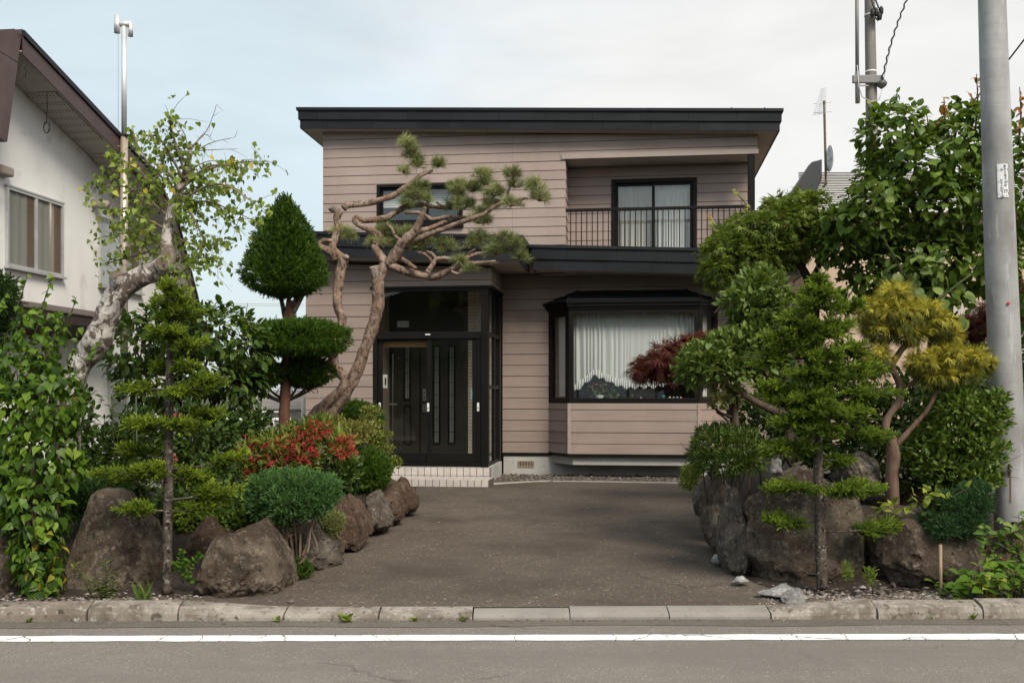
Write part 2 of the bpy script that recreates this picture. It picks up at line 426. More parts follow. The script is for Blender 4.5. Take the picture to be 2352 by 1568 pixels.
# porch block and main wall, ground floor
prw = wall('porch_wall', (UL, WP), (pur, WP), GZ+0.25, ZSOF+0.1, ZSOF+0.0, ZR_L, ZLO, [(pu0-UL, pur-UL+1, 0, zp1)], M['siding_low'])
prs = wall('porch_side_wall', (pur, WP), (pur, WM), zp1, ZSOF+0.05, ZSOF, ZR_L, ZLO, [], M['siding_low'])
sd_ = MB(); sd_.hbox(UL+0.001, UL+0.1, WP+0.12, WU+0.1, GZ, 3.5); sd_.build('side_wall', M['siding_low'], house)
mlw = wall('main_wall', (pur+0.003, WM), (UR+0.2, WM), zfm, 3.75, 3.55, ZR_L, ZLO,
           [(bc0-pur, bc1-pur-0.0, zs0-0.02, zs1+0.02), (bc0-pur+0.02, bc1-pur-0.02, 0, zs1)], M['siding_low'], joints=(U(C4(402,0)[0], WM)-pur,))
# trims: lintel over the balcony, flashing strips
mb = MB(); mb.hbox(U(C2(180,0)[0],WU), UR+0.02, WU-0.035, WU+0.05, zb_top, zb_tr+0.012); mb.build('balcony_lintel', M['trim'], house, bevel=0.004)
mb = MB(); mb.hbox(ub-0.0, UR, WU+0.05, WR, zb_top+0.01, zb_top+0.06); mb.build('balcony_ceiling', M['white_soffit'], house)
mb = MB(); mb.hbox(U(C2(1735,0)[0],WU), U(C2(1792,0)[0],WU), WU-0.03, WU+0.07, 3.75, zb_top-0.002); mb.build('balcony_post', M['frame'], house, bevel=0.005)
for a_, b_ in ((pur, bc0), (bc1, UR+0.2)):
    mb = MB(); mb.hbox(a_, b_, WM-0.03, WM, zfm-0.045, zfm-0.004); mb.build('base_flashing', M['frame'], house)

# ---- roofs
def fascia(parent, u0, u1, w, zf, rows, plen, off=0.0, setback=0.026):
    z = 0.0
    for r, h in enumerate(rows):
        wf = w + r * setback
        a = u0 - (0 if r else 0.0); first = True; x = u0 + r*setback; end = u1 - r*setback
        step = plen if r else 2.6
        nxt = x + step * (0.25 + 0.5*((r*0.37+off) % 1))
        while x < end - 0.02:
            y = min(nxt, end); nxt += step
            mb = MB(); g = 0.0015; j = rng.normal(0, 0.0015, 4)
            zA0, zB0 = zf(x) - z, zf(y) - z
            P = [(x+g, wf+j[0], zA0-h+0.004), (y-g, wf+j[1], zB0-h+0.004), (y-g, wf+0.02, zB0-h+0.004), (x+g, wf+0.02, zA0-h+0.004),
                 (x+g, wf+j[2], zA0), (y-g, wf+j[3], zB0), (y-g, wf+0.02, zB0), (x+g, wf+0.02, zA0)]
            mb.add([Hw(*p) for p in P], [(0,3,2,1),(4,5,6,7),(0,1,5,4),(1,2,6,5),(2,3,7,6),(3,0,4,7)])
            mb.build('fascia_panel', M['black'], parent)
            x = y
        z += h
def roof(name, u0, u1, w0, w1, zf, rows, plen, soffit_mat, off=0.0, drop=0.012):
    tot = sum(rows)
    mb = MB()                                              # deck
    P = []
    for (u, w, d) in ((u0+0.03,w0+0.03,0),(u1-0.03,w0+0.03,0),(u1-0.03,w1,0),(u0+0.03,w1,0)):
        P.append((u, w, zf(u) - 0.06 - drop*(w-w0)))
    V = [Hw(u, w, z) for u, w, z in P] + [Hw(u, w, z + 0.05) for u, w, z in P]
    mb.add(V, [(3,2,1,0),(4,5,6,7),(0,1,5,4),(1,2,6,5),(2,3,7,6),(3,0,4,7)])
    rf = mb.build(name, M['black'], house)
    fascia(rf, u0, u1, w0, zf, rows, plen, off)
    for ue, sgn in ((u0, 1), (u1, -1)):                    # end fascias, stepped like the front
        z = 0.0
        for r, h in enumerate(rows):
            mb = MB(); a = ue + sgn*r*0.026; b = a + sgn*0.02
            ua, ub_ = min(a, b), max(a, b); wf = w0 + r*0.026 + 0.022
            zz = zf(ue) - z
            P = [(ua,wf,zz-h+0.004),(ub_,wf,zz-h+0.004),(ub_,w1,zz-h+0.004-drop*(w1-w0)),(ua,w1,zz-h+0.004-drop*(w1-w0)),(ua,wf,zz),(ub_,wf,zz),(ub_,w1,zz-drop*(w1-w0)),(ua,w1,zz-drop*(w1-w0))]
            mb.add([Hw(*p) for p in P], [(0,3,2,1),(4,5,6,7),(0,1,5,4),(1,2,6,5),(2,3,7,6),(3,0,4,7)])
            mb.build('fascia_panel', M['black'], rf); z += h
    mb = MB(); P = []
    for (u, w) in ((u0+0.07,w0+0.07),(u1-0.07,w0+0.07),(u1-0.07,w1),(u0+0.07,w1)):
        P.append((u, w, zf(u) - tot + 0.012 - drop*(w-w0)))
    V = [Hw(u, w, z) for u, w, z in P] + [Hw(u, w, z + 0.02) for u, w, z in P]
    mb.add(V, [(3,2,1,0),(4,5,6,7),(0,1,5,4),(1,2,6,5),(2,3,7,6),(3,0,4,7)])
    mb.build('soffit', soffit_mat, rf)
    return rf
r1 = roof('upper_roof', -5.70, 2.36, 16.30, 24.2, zt, (0.052, 0.152, 0.148), 0.775, M['soffit'])
r2 = roof('porch_roof', UL-0.32, U(1201, 15.2), 15.22, WM-0.3, zt2, (0.052, 0.182, 0.176), 0.8, M['soffit'], 0.3, 0.004)
r3 = roof('lower_roof', U(1201, 15.2)+0.0, 2.70, 16.2, WR-0.05, lambda u: zt2(u)-0.002, (0.052, 0.182, 0.176), 0.8, M['soffit'], 0.6, 0.004)
mb = MB(); mb.hbox(-4.2, 1.9, 16.7, 23.9, 3.62, 3.68); mb.build('upper_floor', M['wood_floor'], house)
mb = MB(); mb.hbox(UL+0.15, UR-0.15, 21.0, 21.06, GZ+0.1, 5.9); mb.build('room_wall', M['room'], house)
mb = MB(); mb.hbox(UL+0.15, UR-0.0, WM+0.15, 23.9, 0.40, 0.46); mb.build('ground_floor', M['wood_floor'], house)
mb = MB(); mb.hbox(ub-0.6, ub-0.55, WR+0.15, 20.9, 3.69, 5.7); mb.build('room_wall', M['room'], house)
# small snow guards on the eave
for x in (1600, 1875):
    u = U(C2(x, 0)[0], 16.35); mb = MB(); mb.hbox(u-0.008, u+0.008, 16.36, 16.42, zt(u)-0.01, zt(u)+0.03); mb.build('roof_bracket', M['black'], house)

# ---- balcony railing
rl = MB(); zr1 = zpix(C2(700, 965), WU+0.02); zr0 = zpix(C2(700, 990), WU+0.02)
rl.hbox(ub+0.004, U(C2(1734,0)[0],WU), WU, WU+0.05, zr0, zr1)
rail = rl.build('balcony_railing', M['frame'], house, bevel=0.004)
bar = MB(); bar.hbox(-0.008, 0.008, WU+0.018, WU+0.032, 3.86, zr0)
n_b = 33; ua, ue = U(C2(255,0)[0],WU), U(C2(1722,0)[0],WU)
for i in range(n_b):
    u = ua + (ue-ua)*i/(n_b-1); mb = MB(); mb.hbox(u-0.008, u+0.008, WU+0.018, WU+0.032, 3.86, zr0-0.001); mb.build('bar', M['frame'], rail)

# ---- generic frames on w planes
def ring(mb, u0, u1, z0, z1, w0, w1, t, tb=None, tt=None):
    tb = t if tb is None else tb; tt = t if tt is None else tt
    mb.hbox(u0, u0+t, w0, w1, z0, z1); mb.hbox(u1-t, u1, w0, w1, z0, z1)
    mb.hbox(u0+t, u1-t, w0, w1, z0, z0+tb); mb.hbox(u0+t, u1-t, w0, w1, z1-tt, z1)
def pane(parent, u0, u1, z0, z1, w, mat, name='pane'):
    mb = MB(); mb.hbox(u0, u1, w, w+0.005, z0, z1); return mb.build(name, mat, parent)
def pleat(name, u0, u1, zbot, ztop, w, amp, nf, mat, label, cat='curtain', seg=6, group=None, irregular=0.3, fan=0.0):
    n = int(nf*seg); mb = MB(); vs = []; fs = []; ph = 0.0; rr = np.random.default_rng(int(abs(u0*100)) + nf)
    env = 1+0.55*np.sin(np.linspace(0, nf*0.9, n+1)+rr.uniform(0,6))*rr.uniform(0.5,1)+0.35*np.sin(np.linspace(0, nf*2.3, n+1)); offs = np.cumsum(rr.uniform(1-irregular, 1+irregular, n+1)*np.clip(env,0.35,2)); offs = offs/offs[-1]*nf*2*math.pi
    rows = 5
    for r in range(rows):
        f = r/(rows-1)
        for i in range(n+1):
            u = u0 + (u1-u0)*i/n; zb = zbot(u) if callable(zbot) else zbot
            z = ztop + (zb-ztop)*f; a = amp*(0.5+0.6*f)*(0.6+0.5*math.sin(i*0.037+1))
            vs.append(Hw(u + fan*f*math.sin(offs[i]*0.5), w + a*math.sin(offs[i] + 0.3*math.sin(3*f+i*0.05)), z))
    for r in range(rows-1):
        for i in range(n): fs.append((r*(n+1)+i, r*(n+1)+i+1, (r+1)*(n+1)+i+1, (r+1)*(n+1)+i))
    mb.add(vs, fs)
    return mb.build(name, mat, None, smooth=True, label=label, cat=cat, group=group)

# upper left window (fixed light and opening light)
def slider(name, u0, u1, z0, z1, w, split, label=None, deep=0.06, t=0.05, bot=0.05):
    mb = MB(); ring(mb, u0, u1, z0, z1, w-0.03, w+deep, t, bot)
    fr = mb.build(name, M['frame'], house, bevel=0.003)
    for (a, b, o) in ((u0+t, split+0.03, 0.035), (split-0.03, u1-t, 0.005)):
        s_ = MB(); ring(s_, a+0.002, b-0.002, z0+bot+0.002, z1-t-0.002, w+o, w+o+0.025, 0.045, 0.07)
        s_.build('sash', M['frame'], fr, bevel=0.002)
        pane(fr, a+0.048, b-0.048, z0+bot+0.073, z1-t-0.048, w+o+0.01, M['glass'])
    return fr
um = U(C1(1132, 0)[0], WU)
win = slider('window', uw0, uw1, zw0, zw1, WU, um)
mb = MB(); mb.hbox(uw0-0.02, uw1+0.02, WU-0.07, WU-0.031, zw0-0.03, zw0+0.01); mb.build('sill', M['frame'], win)
bl = thing('window_blind', 'pale slatted blind behind the upper left window', 'blind', Hw((uw0+uw1)/2, WU+0.16, zw0))
for i in range(26):
    z = zw0 + 0.36 + i*0.031
    if z > zw1-0.06: break
    mb = MB(); P = [(uw0+0.07,WU+0.15,z),(uw1-0.07,WU+0.15,z),(uw1-0.07,WU+0.162,z+0.026),(uw0+0.07,WU+0.162,z+0.026)]
    mb.add([Hw(*p) for p in P] + [Hw(p[0],p[1]+0.002,p[2]) for p in P], [(0,1,2,3),(7,6,5,4),(0,4,5,1),(1,5,6,2),(2,6,7,3),(3,7,4,0)])
    mb.build('slat', M['lace'] if False else M['white_plastic'], bl)
# balcony sliding window
bwm = U(C2(948, 0)[0], WR)
bwin = slider('balcony_window', ubw0, ubw1, zbf, zbw1, WR, bwm, t=0.07, bot=0.08)
pleat('lace_curtain', ubw0+0.07, bwm, 3.95, zbw1-0.10, WR+0.15, 0.022, 11, M['drape'], 'grey lace curtain behind the left pane of the balcony window')
pleat('lace_curtain', bwm, ubw1-0.07, 3.95, zbw1-0.10, WR+0.13, 0.022, 12, M['lace'], 'white lace curtain behind the right pane of the balcony window')

# ---- bay window: siding skirt, frame, roof
bay_out = [((bc0, BB), (bu0, BF)), ((bu0, BF), (bu1, BF)), ((bu1, BF), (bc1, BB))]
zb_low = zfd
for i, (A, B) in enumerate(bay_out):
    wall('bay_wall', A, B, zb_low, zs0-0.012, zs0-0.012, ZR_L, ZLO, [], M['siding_low'], proud=0.014)
for (u_, w_) in ((bu0, BF), (bu1, BF)):
    mb = MB(); mb.hbox(u_-0.026, u_+0.026, w_-0.024, w_+0.012, zb_low, zs0-0.014); mb.build('corner_trim', M['trim_low'], house, bevel=0.003)
def poly_off(o):                                      # outline of the bay pushed outwards by o
    return [(bc0-1.25*o, BB), (bu0-0.42*o, BF-o), (bu1+0.42*o, BF-o), (bc1+1.25*o, BB)]
mb = MB(); mb.prism(poly_off(0.02), zb_low-0.05, zb_low-0.004); mb.build('bay_flashing', M['frame'], house)
mb = MB(); mb.prism([(bc0+0.05, BB), (bu0+0.06, BF+0.05), (bu1-0.06, BF+0.05), (bc1-0.05, BB)], zb_low-0.19, zb_low-0.052); mb.build('bay_base', M['concrete'], house, bevel=0.008)
mb = MB(); mb.prism([(bc0+0.02, BB+0.05), (bu0+0.03, BF+0.03), (bu1-0.03, BF+0.03), (bc1-0.02, BB+0.05)], zs0-0.06, zs0+0.0); bsill = mb.build('bay_sill', M['frame'], house)
bayf = MB()
def bar_on(mb, A, B, s0, s1, z0, z1, o0, o1): slab(mb, A, B, s0, s1, z0, z1, z0, z1, o0, o1)
lens = [math.hypot(B[0]-A[0], B[1]-A[1]) for A, B in bay_out]
for (A, B), ln in zip(bay_out, lens):
    t = 0.075 if ln > 1 else 0.11
    bar_on(bayf, A, B, 0.0, t, zs0, zs1, -0.05, 0.012); bar_on(bayf, A, B, ln-t, ln, zs0, zs1, -0.05, 0.012)
    bar_on(bayf, A, B, t, ln-t, zs0, zs0+0.075, -0.05, 0.012); bar_on(bayf, A, B, t, ln-t, zs1-0.075 if ln > 1 else zs1-0.11, zs1, -0.05, 0.012)
bay = bayf.build('bay_window', M['frame'], house, bevel=0.003)
for (A, B), ln in zip(bay_out, lens):
    t = 0.075 if ln > 1 else 0.11
    mb = MB(); slab(mb, A, B, t, ln-t, zs0+0.075, zs1-t, zs0+0.075, zs1-t, -0.03, -0.024); mb.build('pane', M['glass'], bay)
mb = MB()
for k, (o, h0, h1) in enumerate(((0.03, 0.0, 0.045), (0.065, 0.046, 0.10), (0.095, 0.101, 0.135))):
    mb.prism(poly_off(o), zs1+h0, zs1+h1)
cornice = mb.build('cornice', M['frame'], bay, kind='stuff')
# hipped metal roof in three steps
zt0 = zs1 + 0.136; zt1 = zpix(C4(780, 126), WM)
for k in range(3):
    f0, f1 = k/3, (k+1)/3
    lo = poly_off(0.10); hi = [(U(C4(396,0)[0], WM), BB), (U(C4(400,0)[0],WM)+0.02, BB-0.05), (U(C4(1136,0)[0],WM)-0.02, BB-0.05), (U(C4(1140,0)[0],WM), BB)]
    ring_ = lambda f: [(a[0]+(b[0]-a[0])*f, a[1]+(b[1]-a[1])*f) for a, b in zip(lo, hi)]
    z_ = lambda f: zt0 + (zt1-zt0)*f
    mb = MB(); a = ring_(f0 - (0.03 if k else 0)); b = ring_(f1)
    V = [Hw(p[0], p[1], z_(f0)+0.012*(1 if k else 0)) for p in a] + [Hw(p[0], p[1], z_(f1)) for p in b] + [Hw(p[0], p[1], z_(f0)-0.0) for p in ring_(f0)]
    mb.add(V, [(0,1,5,4),(1,2,6,5),(2,3,7,6),(4,5,6,7),(8,9,1,0),(9,10,2,1),(10,11,3,2),(11,10,9,8)])
    mb.build('roof_course', M['black'], bay)
for i in (1, 2):                                     # hip caps
    lo = poly_off(0.10)[i]; hi_u = U(C4(400 if i == 1 else 1136, 0)[0], WM)
    mb = MB(); mb.tube([Hw(lo[0], lo[1], zt0+0.012), Hw(hi_u, BB-0.05, zt1+0.012)], 0.012, 6); mb.build('hip_cap', M['black'], bay)
# curtain with a swagged ruffled hem
hx = [345, 400, 460, 520, 560, 620, 680, 740, 800, 860, 920, 990, 1060, 1120, 1190, 1240]
hy = [800, 765, 715, 665, 690, 715, 740, 755, 752, 750, 750, 735, 700, 720, 745, 760]
hu = [U(C4(x,0)[0], BF+0.22) for x in hx]; hz_ = [zpix(C4(x, y), BF+0.22) for x, y in zip(hx, hy)]
hem = lambda u: float(np.interp(u, hu, hz_))
pleat('lace_curtain', bu0+0.06, bu1-0.05, lambda u: hem(u), zs1-0.05, BF+0.22, 0.030, 26, M['lace'], 'sheer white pleated curtain with swagged hem in the bay window', seg=7)
pleat('curtain_ruffle', bu0+0.06, bu1-0.05, lambda u: hem(u)-0.085, 0.0, BF+0.205, 0.0, 1, M['ruffle'], 'x') if False else None
def ruffle():
    n = 520; mb = MB(); vs = []; fs = []
    for i in range(n+1):
        u = bu0+0.06 + (bu1-bu0-0.11)*i/n; h = hem(u); ph = i*0.62 + 1.5*math.sin(i*0.09)
        for r, (dz, am) in enumerate(((0.012, 0.004), (-0.045, 0.020), (-0.105 + 0.022*math.sin(i*0.16), 0.034))):
            vs.append(Hw(u, BF+0.195 + am*math.sin(ph), h+dz))
    for i in range(n):
        for r in range(2): fs.append((i*3+r, i*3+r+1, i*3+3+r+1, i*3+3+r))
    mb.add(vs, fs); return mb.build('curtain_ruffle', M['ruffle'], None, smooth=True, label='white gathered ruffle along the hem of the bay window curtain', cat='ruffle')
ruffle()
pleat('heavy_curtain', U(C4(955,0)[0],BF), bu1-0.04, zs0+0.3, zs1-0.04, BF+0.30, 0.03, 9, M['drape'], 'beige heavy curtain drawn to the right side of the bay window')
cl = MB()                                            # curtain behind the narrow side light
A, B = bay_out[0]
vs = []; n = 28
for r in range(2):
    for i in range(n+1):
        s_ = 0.13 + (lens[0]-0.26)*i/n
        vs.append(plane_pt(A, B, s_ if r == 0 else s_*0.9+0.03, -0.13 + 0.018*math.sin(i*1.5), (zs1-0.05, zs0+0.1)[r]))
cl.add(vs, [(i, i+1, n+2+i, n+1+i) for i in range(n)])
cl.build('lace_curtain', M['lace'], None, smooth=True, label='white curtain in the narrow left side light of the bay window', cat='curtain')
A, B = bay_out[2]; cl = MB(); vs = []
for r in range(2):
    for i in range(n+1):
        s_ = 0.13 + (lens[2]-0.26)*i/n
        vs.append(plane_pt(A, B, s_, -0.13 + 0.018*math.sin(i*1.5), (zs1-0.05, zs0+0.1)[r]))
cl.add(vs, [(i, i+1, n+2+i, n+1+i) for i in range(n)])
cl.build('lace_curtain', M['lace'], None, smooth=True, label='white curtain in the narrow right side light of the bay window', cat='curtain')
# little things on the sill
def sill_pt(x, w=BF+0.10): return Hw(U(C4(x, 0)[0], w), w, zs0+0.002)
fm = {}
def figurine(x, col, col2, h, label, hat=False):
    p = sill_pt(x); k = h/0.1
    t = thing('figurine', label, 'figurine', p, 'little figurines on the bay window sill')
    mb = MB(); mb.lathe(p, [(0.018*k,0),(0.026*k,0.012*k),(0.024*k,0.03*k),(0.012*k,0.055*k),(0.010*k,0.06*k)], 12); mb.build('body', flat('figurine_'+str(x), col, 0.35), t, smooth=True)
    mb = MB(); mb.lathe(p, [(0.006*k,0.056*k),(0.018*k,0.066*k),(0.021*k,0.08*k),(0.016*k,0.094*k),(0.004*k,0.1*k)], 12); mb.build('head', flat('figurine_head_'+str(x), col2, 0.35), t, smooth=True)
    if hat:
        mb = MB(); mb.lathe(p, [(0.034*k,0.094*k),(0.03*k,0.1*k),(0.014*k,0.104*k),(0.013*k,0.122*k),(0.004*k,0.126*k)], 12); mb.build('hat', flat('figurine_hat_'+str(x), col, 0.4), t, smooth=True)
figurine(1030, (0.55,0.42,0.38), (0.62,0.5,0.42), 0.10, 'pale pink figurine, first of the row of four on the bay sill')
figurine(1057, (0.05,0.16,0.09), (0.35,0.22,0.12), 0.10, 'dark green figurine second in the row of four on the bay sill')
figurine(1081, (0.10,0.26,0.42), (0.14,0.34,0.5), 0.10, 'light blue figurine third in the row of four on the bay sill')
figurine(1106, (0.50,0.20,0.12), (0.58,0.32,0.2), 0.095, 'orange-pink figurine at the right end of the row on the bay sill')
figurine(988, (0.04,0.22,0.30), (0.06,0.3,0.36), 0.10, 'teal figurine with a brimmed hat on the bay sill', True)
figurine(832, (0.50,0.40,0.30), (0.62,0.5,0.4), 0.085, 'small cream figurine in the middle of the bay window sill')
figurine(768, (0.02,0.02,0.022), (0.025,0.022,0.02), 0.14, 'black figurine left of the middle on the bay window sill')
figurine(640, (0.35,0.2,0.1), (0.5,0.32,0.2), 0.07, 'tiny brown figurine beside the flower pot on the bay sill')
p = sill_pt(547, BF+0.12)
pot = thing('flower_pot', 'white pot with a red flowering plant on the bay window sill', 'potted plant', p)
mb = MB(); mb.lathe(p, [(0.05,0),(0.058,0.02),(0.068,0.11),(0.072,0.12),(0.062,0.12),(0.06,0.10)], 16); mb.build('pot', M['white_plastic'], pot, smooth=True)
POT_P = p
# a dark cabinet deeper in the room
mb = MB(); mb.hbox(-1.0, 0.9, 18.6, 18.9, 0.47, 1.55); mb.build('sideboard', M['wood_floor'], None, label='dark sideboard deep in the room behind the bay window', cat='sideboard')

# ---- foundation, vent
mb = MB(); mb.hbox(pur+0.02, UR+0.2, WM-0.015, WM+0.1, 0.0, zfm-0.047); mb.build('foundation', M['concrete'], house)
vx0, vx1 = U(C3(1085,0)[0], WM-0.02), U(C4(98,0)[0], WM-0.02); vz0, vz1 = zpix(C4(50,1341), WM-0.02), zpix(C4(50,1296), WM-0.02)
mb = MB(); ring(mb, vx0, vx1, vz0, vz1, WM-0.028, WM-0.014, 0.015); vent = mb.build('vent', flat('vent_metal', (0.34,0.27,0.2), 0.5), house)
mb = MB(); mb.hbox(vx0+0.015, vx1-0.015, WM-0.0162, WM-0.0152, vz0+0.015, vz1-0.015); mb.build('vent_back', M['frame'], vent)
for i in range(9):
    u = vx0+0.02 + (vx1-vx0-0.04)*(i+0.5)/9; mb = MB(); mb.hbox(u-0.006, u+0.006, WM-0.026, WM-0.017, vz0+0.015, vz1-0.015); mb.build('slat', bpy.data.materials['vent_metal'], vent)

# ---- entrance porch: glazed enclosure with two sliding doors
ztr = zpix(C3(500, 410), WP); ztb = zpix(C3(500, 462), WP)
ps1, ps2 = U(C3(458,0)[0], WP), U(C3(487,0)[0], WP)
mb = MB()
cp = U(C3(832,0)[0], WP)                            # corner post
mb.hbox(cp, pu1, WP-0.03, WP+0.11, zp0, zp1-0.012)
mb.hbox(pu0, pu0+0.07, WP-0.01, WP+0.07, zp0, zp1-0.012)
mb.hbox(pu0+0.07, cp, WP-0.02, WP+0.07, zp1-0.06, zp1-0.012)
mb.hbox(pu0+0.07, cp, WP-0.02, WP+0.07, ztb+0.01, ztr)
mb.hbox(pu0+0.07, cp, WP-0.02, WP+0.07, zp0, zp0+0.05)
mb.hbox(U(C3(803,0)[0],WP), cp, WP-0.005, WP+0.06, zp0+0.05, ztb+0.01)
porch = mb.build('entrance_porch', M['frame'], house, bevel=0.004)
mb = MB(); mb.hbox(pu0-0.03, pur+0.03, WP-0.05, WP+0.1, zp1-0.012, zp1+0.02); mb.hbox(pur-0.07, pur+0.03, WP+0.1, WM-0.02, zp1-0.012, zp1+0.02); mb.build('porch_head_trim', M['frame'], house)
pane(porch, pu0+0.07, cp, ztr, zp1-0.06, WP+0.03, M['porch_glass'])
for (a, b, o) in ((pu0+0.075, ps2, 0.04), (ps1, U(C3(802,0)[0],WP), 0.005)):
    s_ = MB(); ring(s_, a, b, zp0+0.052, ztb+0.008, WP+o, WP+o+0.03, 0.075, 0.16, 0.03)
    d_ = s_.build('sliding_door', M['frame'], porch, bevel=0.003)
    pane(porch, a+0.075, b-0.075, zp0+0.212, ztb-0.022, WP+o+0.012, M['porch_glass'])
for x0, x1, y0, y1 in ((130,143,897,937), (462,476,899,957), (805,820,897,955)):
    mb = MB(); mb.hbox(U(C3(x0,0)[0],WP), U(C3(x1,0)[0],WP), WP-0.016, WP+0.004, zpix(C3(x0,y1),WP), zpix(C3(x0,y0),WP)); mb.build('pull_handle', M['white_plastic'], porch, bevel=0.002)
    mb = MB(); uu = (U(C3(x0,0)[0],WP)+U(C3(x1,0)[0],WP))/2; mb.hbox(uu-0.006, uu+0.006, WP-0.018, WP-0.0165, zpix(C3(x0,y1-14),WP), zpix(C3(x0,y1-28),WP)); mb.build('key_slot', M['frame'], porch)
mb = MB(); mb.hbox(U(C3(450,0)[0],WP), U(C3(485,0)[0],WP), WP-0.024, WP-0.0202, zpix(C3(450,433),WP), zpix(C3(450,425),WP)); mb.build('maker_plate', M['white_plastic'], porch)
mb = MB(); uu0, uu1 = U(C3(766,0)[0],WP), U(C3(797,0)[0],WP); mb.hbox(uu0, uu1, WP+0.008, WP+0.0095, zpix(C3(780,875),WP), zpix(C3(780,797),WP)); mb.build('sticker', flat('blue_sticker', (0.16,0.42,0.52), 0.5), porch)
for k, (a, b, c, d) in enumerate(((0.25,0.4,0.15,0.9),(0.5,0.62,0.3,0.9),(0.7,0.8,0.15,0.75))):
    mb = MB(); z0_, z1_ = zpix(C3(780,875),WP), zpix(C3(780,797),WP)
    mb.hbox(uu0+(uu1-uu0)*a, uu0+(uu1-uu0)*b, WP+0.0065, WP+0.0078, z0_+(z1_-z0_)*c, z0_+(z1_-z0_)*d); mb.build('sticker_print', flat('sticker_ink_%d' % k, (0.5,0.66,0.7), 0.5), porch)
# side of the porch: three lights one above another
zsl = [zp0+0.02, zpix(C3(900, 790), WP+0.3), zpix(C3(900, 430), WP+0.3), zp1-0.012]
side = MB(); d0, d1 = WP+0.11, WM-0.02
for z in zsl: side.hbox(pu1-0.07, pu1-0.002, d0, d1, z-0.03 if z != zsl[0] else z, z+0.03 if z != zsl[-1] else z)
dm = d0 + (d1-d0)*0.5
side.hbox(pu1-0.06, pu1-0.006, dm-0.03, dm+0.03, zsl[0]+0.03, zsl[3]-0.03)
side.hbox(pu1-0.065, pu1-0.003, d1-0.08, d1, zsl[0]+0.03, zsl[3]-0.03)
ps = side.build('porch_side_frame', M['frame'], house)
for a, b in zip(zsl, zsl[1:]):
    for c, d in ((d0, dm-0.03), (dm+0.03, d1-0.08)):
        mb = MB(); mb.hbox(pu1-0.036, pu1-0.031, c, d, a+0.03, b-0.03); mb.build('pane', M['glass'], ps)
# porch base
mb = MB(); mb.hbox(UL+0.2, pu1+0.03, WP-0.02, WM-0.03, 0.0, zp0-0.004); mb.build('porch_base', M['concrete'], house)
# inside of the porch
IW = 16.98
mb = MB(); mb.hbox(pu0-0.12, pur-0.02, IW+0.06, IW+0.12, zp0, 3.6); mb.build('inner_wall', M['door'], house)
mb = MB(); mb.hbox(pu0-0.12, pu0-0.06, WP+0.115, IW+0.05, zp0, 3.5); mb.build('inner_side_wall', M['siding_low'], house)
mb = MB(); mb.hbox(pu0-0.12, pur-0.11, WP+0.115, IW+0.05, 3.40, 3.45); mb.build('porch_ceiling', M['white_soffit'], house)
mb = MB(); mb.hbox(pu0-0.05, pu1-0.09, WP+0.12, IW+0.05, zp0, zp0+0.06); mb.build('porch_floor', M['tile'], house)
di0, di1, di2 = U(C3(232,0)[0],IW), U(C3(412,0)[0],IW), U(C3(740,0)[0],IW)
zd0, zd1 = zp0+0.07, zpix(C3(600,470),IW)
for (a, b, strips) in ((di0, di1-0.01, [(302,350,505,880)]), (di1+0.01, di2, [(503,553,505,1182),(606,656,505,1182)])):
    mb = MB(); mb.hbox(a, b, IW, IW+0.05, zd0, zd1); dr = mb.build('inner_door', M['door'], house, bevel=0.004)
    for x0, x1, y0, y1 in strips:
        a0, a1 = U(C3(x0,0)[0],IW), U(C3(x1,0)[0],IW); b0, b1 = zpix(C3(x0,y1),IW), zpix(C3(x0,y0),IW)
        mb = MB(); ring(mb, a0, a1, b0, b1, IW-0.018, IW-0.002, 0.028); mb.build('light_frame', M['frame'], dr)
        mb = MB(); mb.hbox(a0+0.028, a1-0.028, IW-0.008, IW-0.004, b0+0.028, b1-0.028); mb.build('door_glass', flat('frosted_door_glass', (0.20,0.215,0.20), 0.25, spec=0.6), dr)
        nb = max(3, int((b1-b0)/0.2))
        for i in range(1, nb):
            z = b0 + (b1-b0)*i/nb; mb = MB(); mb.hbox(a0+0.028, a1-0.028, IW-0.012, IW-0.0085, z-0.004, z+0.004); mb.build('muntin', M['frame'], dr)
        mb = MB(); uu = (a0+a1)/2; mb.hbox(uu-0.003, uu+0.003, IW-0.0115, IW-0.0083, b0+0.028, b1-0.028); mb.build('muntin', M['frame'], dr)
    if len(strips) == 1:
        a0, a1 = U(C3(302,0)[0],IW), U(C3(355,0)[0],IW); b0, b1 = zpix(C3(302,1185),IW), zpix(C3(302,915),IW)
        mb = MB(); ring(mb, a0, a1, b0, b1, IW-0.012, IW-0.002, 0.022); mb.build('door_moulding', M['frame'], dr)
    else:
        a0, a1 = U(C3(433,0)[0],IW), U(C3(457,0)[0],IW)
        for y0, y1 in ((803,885), (910,960)):
            b0, b1 = zpix(C3(440,y1),IW), zpix(C3(440,y0),IW); mb = MB(); mb.hbox(a0, a1, IW-0.03, IW-0.004, b0, b1); mb.build('lock_plate', M['steel'], dr, bevel=0.004)
            for f in (0.28, 0.72):
                mb = MB(); c = Hw((a0+a1)/2, IW-0.031, b0+(b1-b0)*f); mb.tube([c, Vector(c) - Vector(Hw(0,0.012,0)) ], 0.014, 10); mb.build('lock_cylinder', M['frame'], dr)
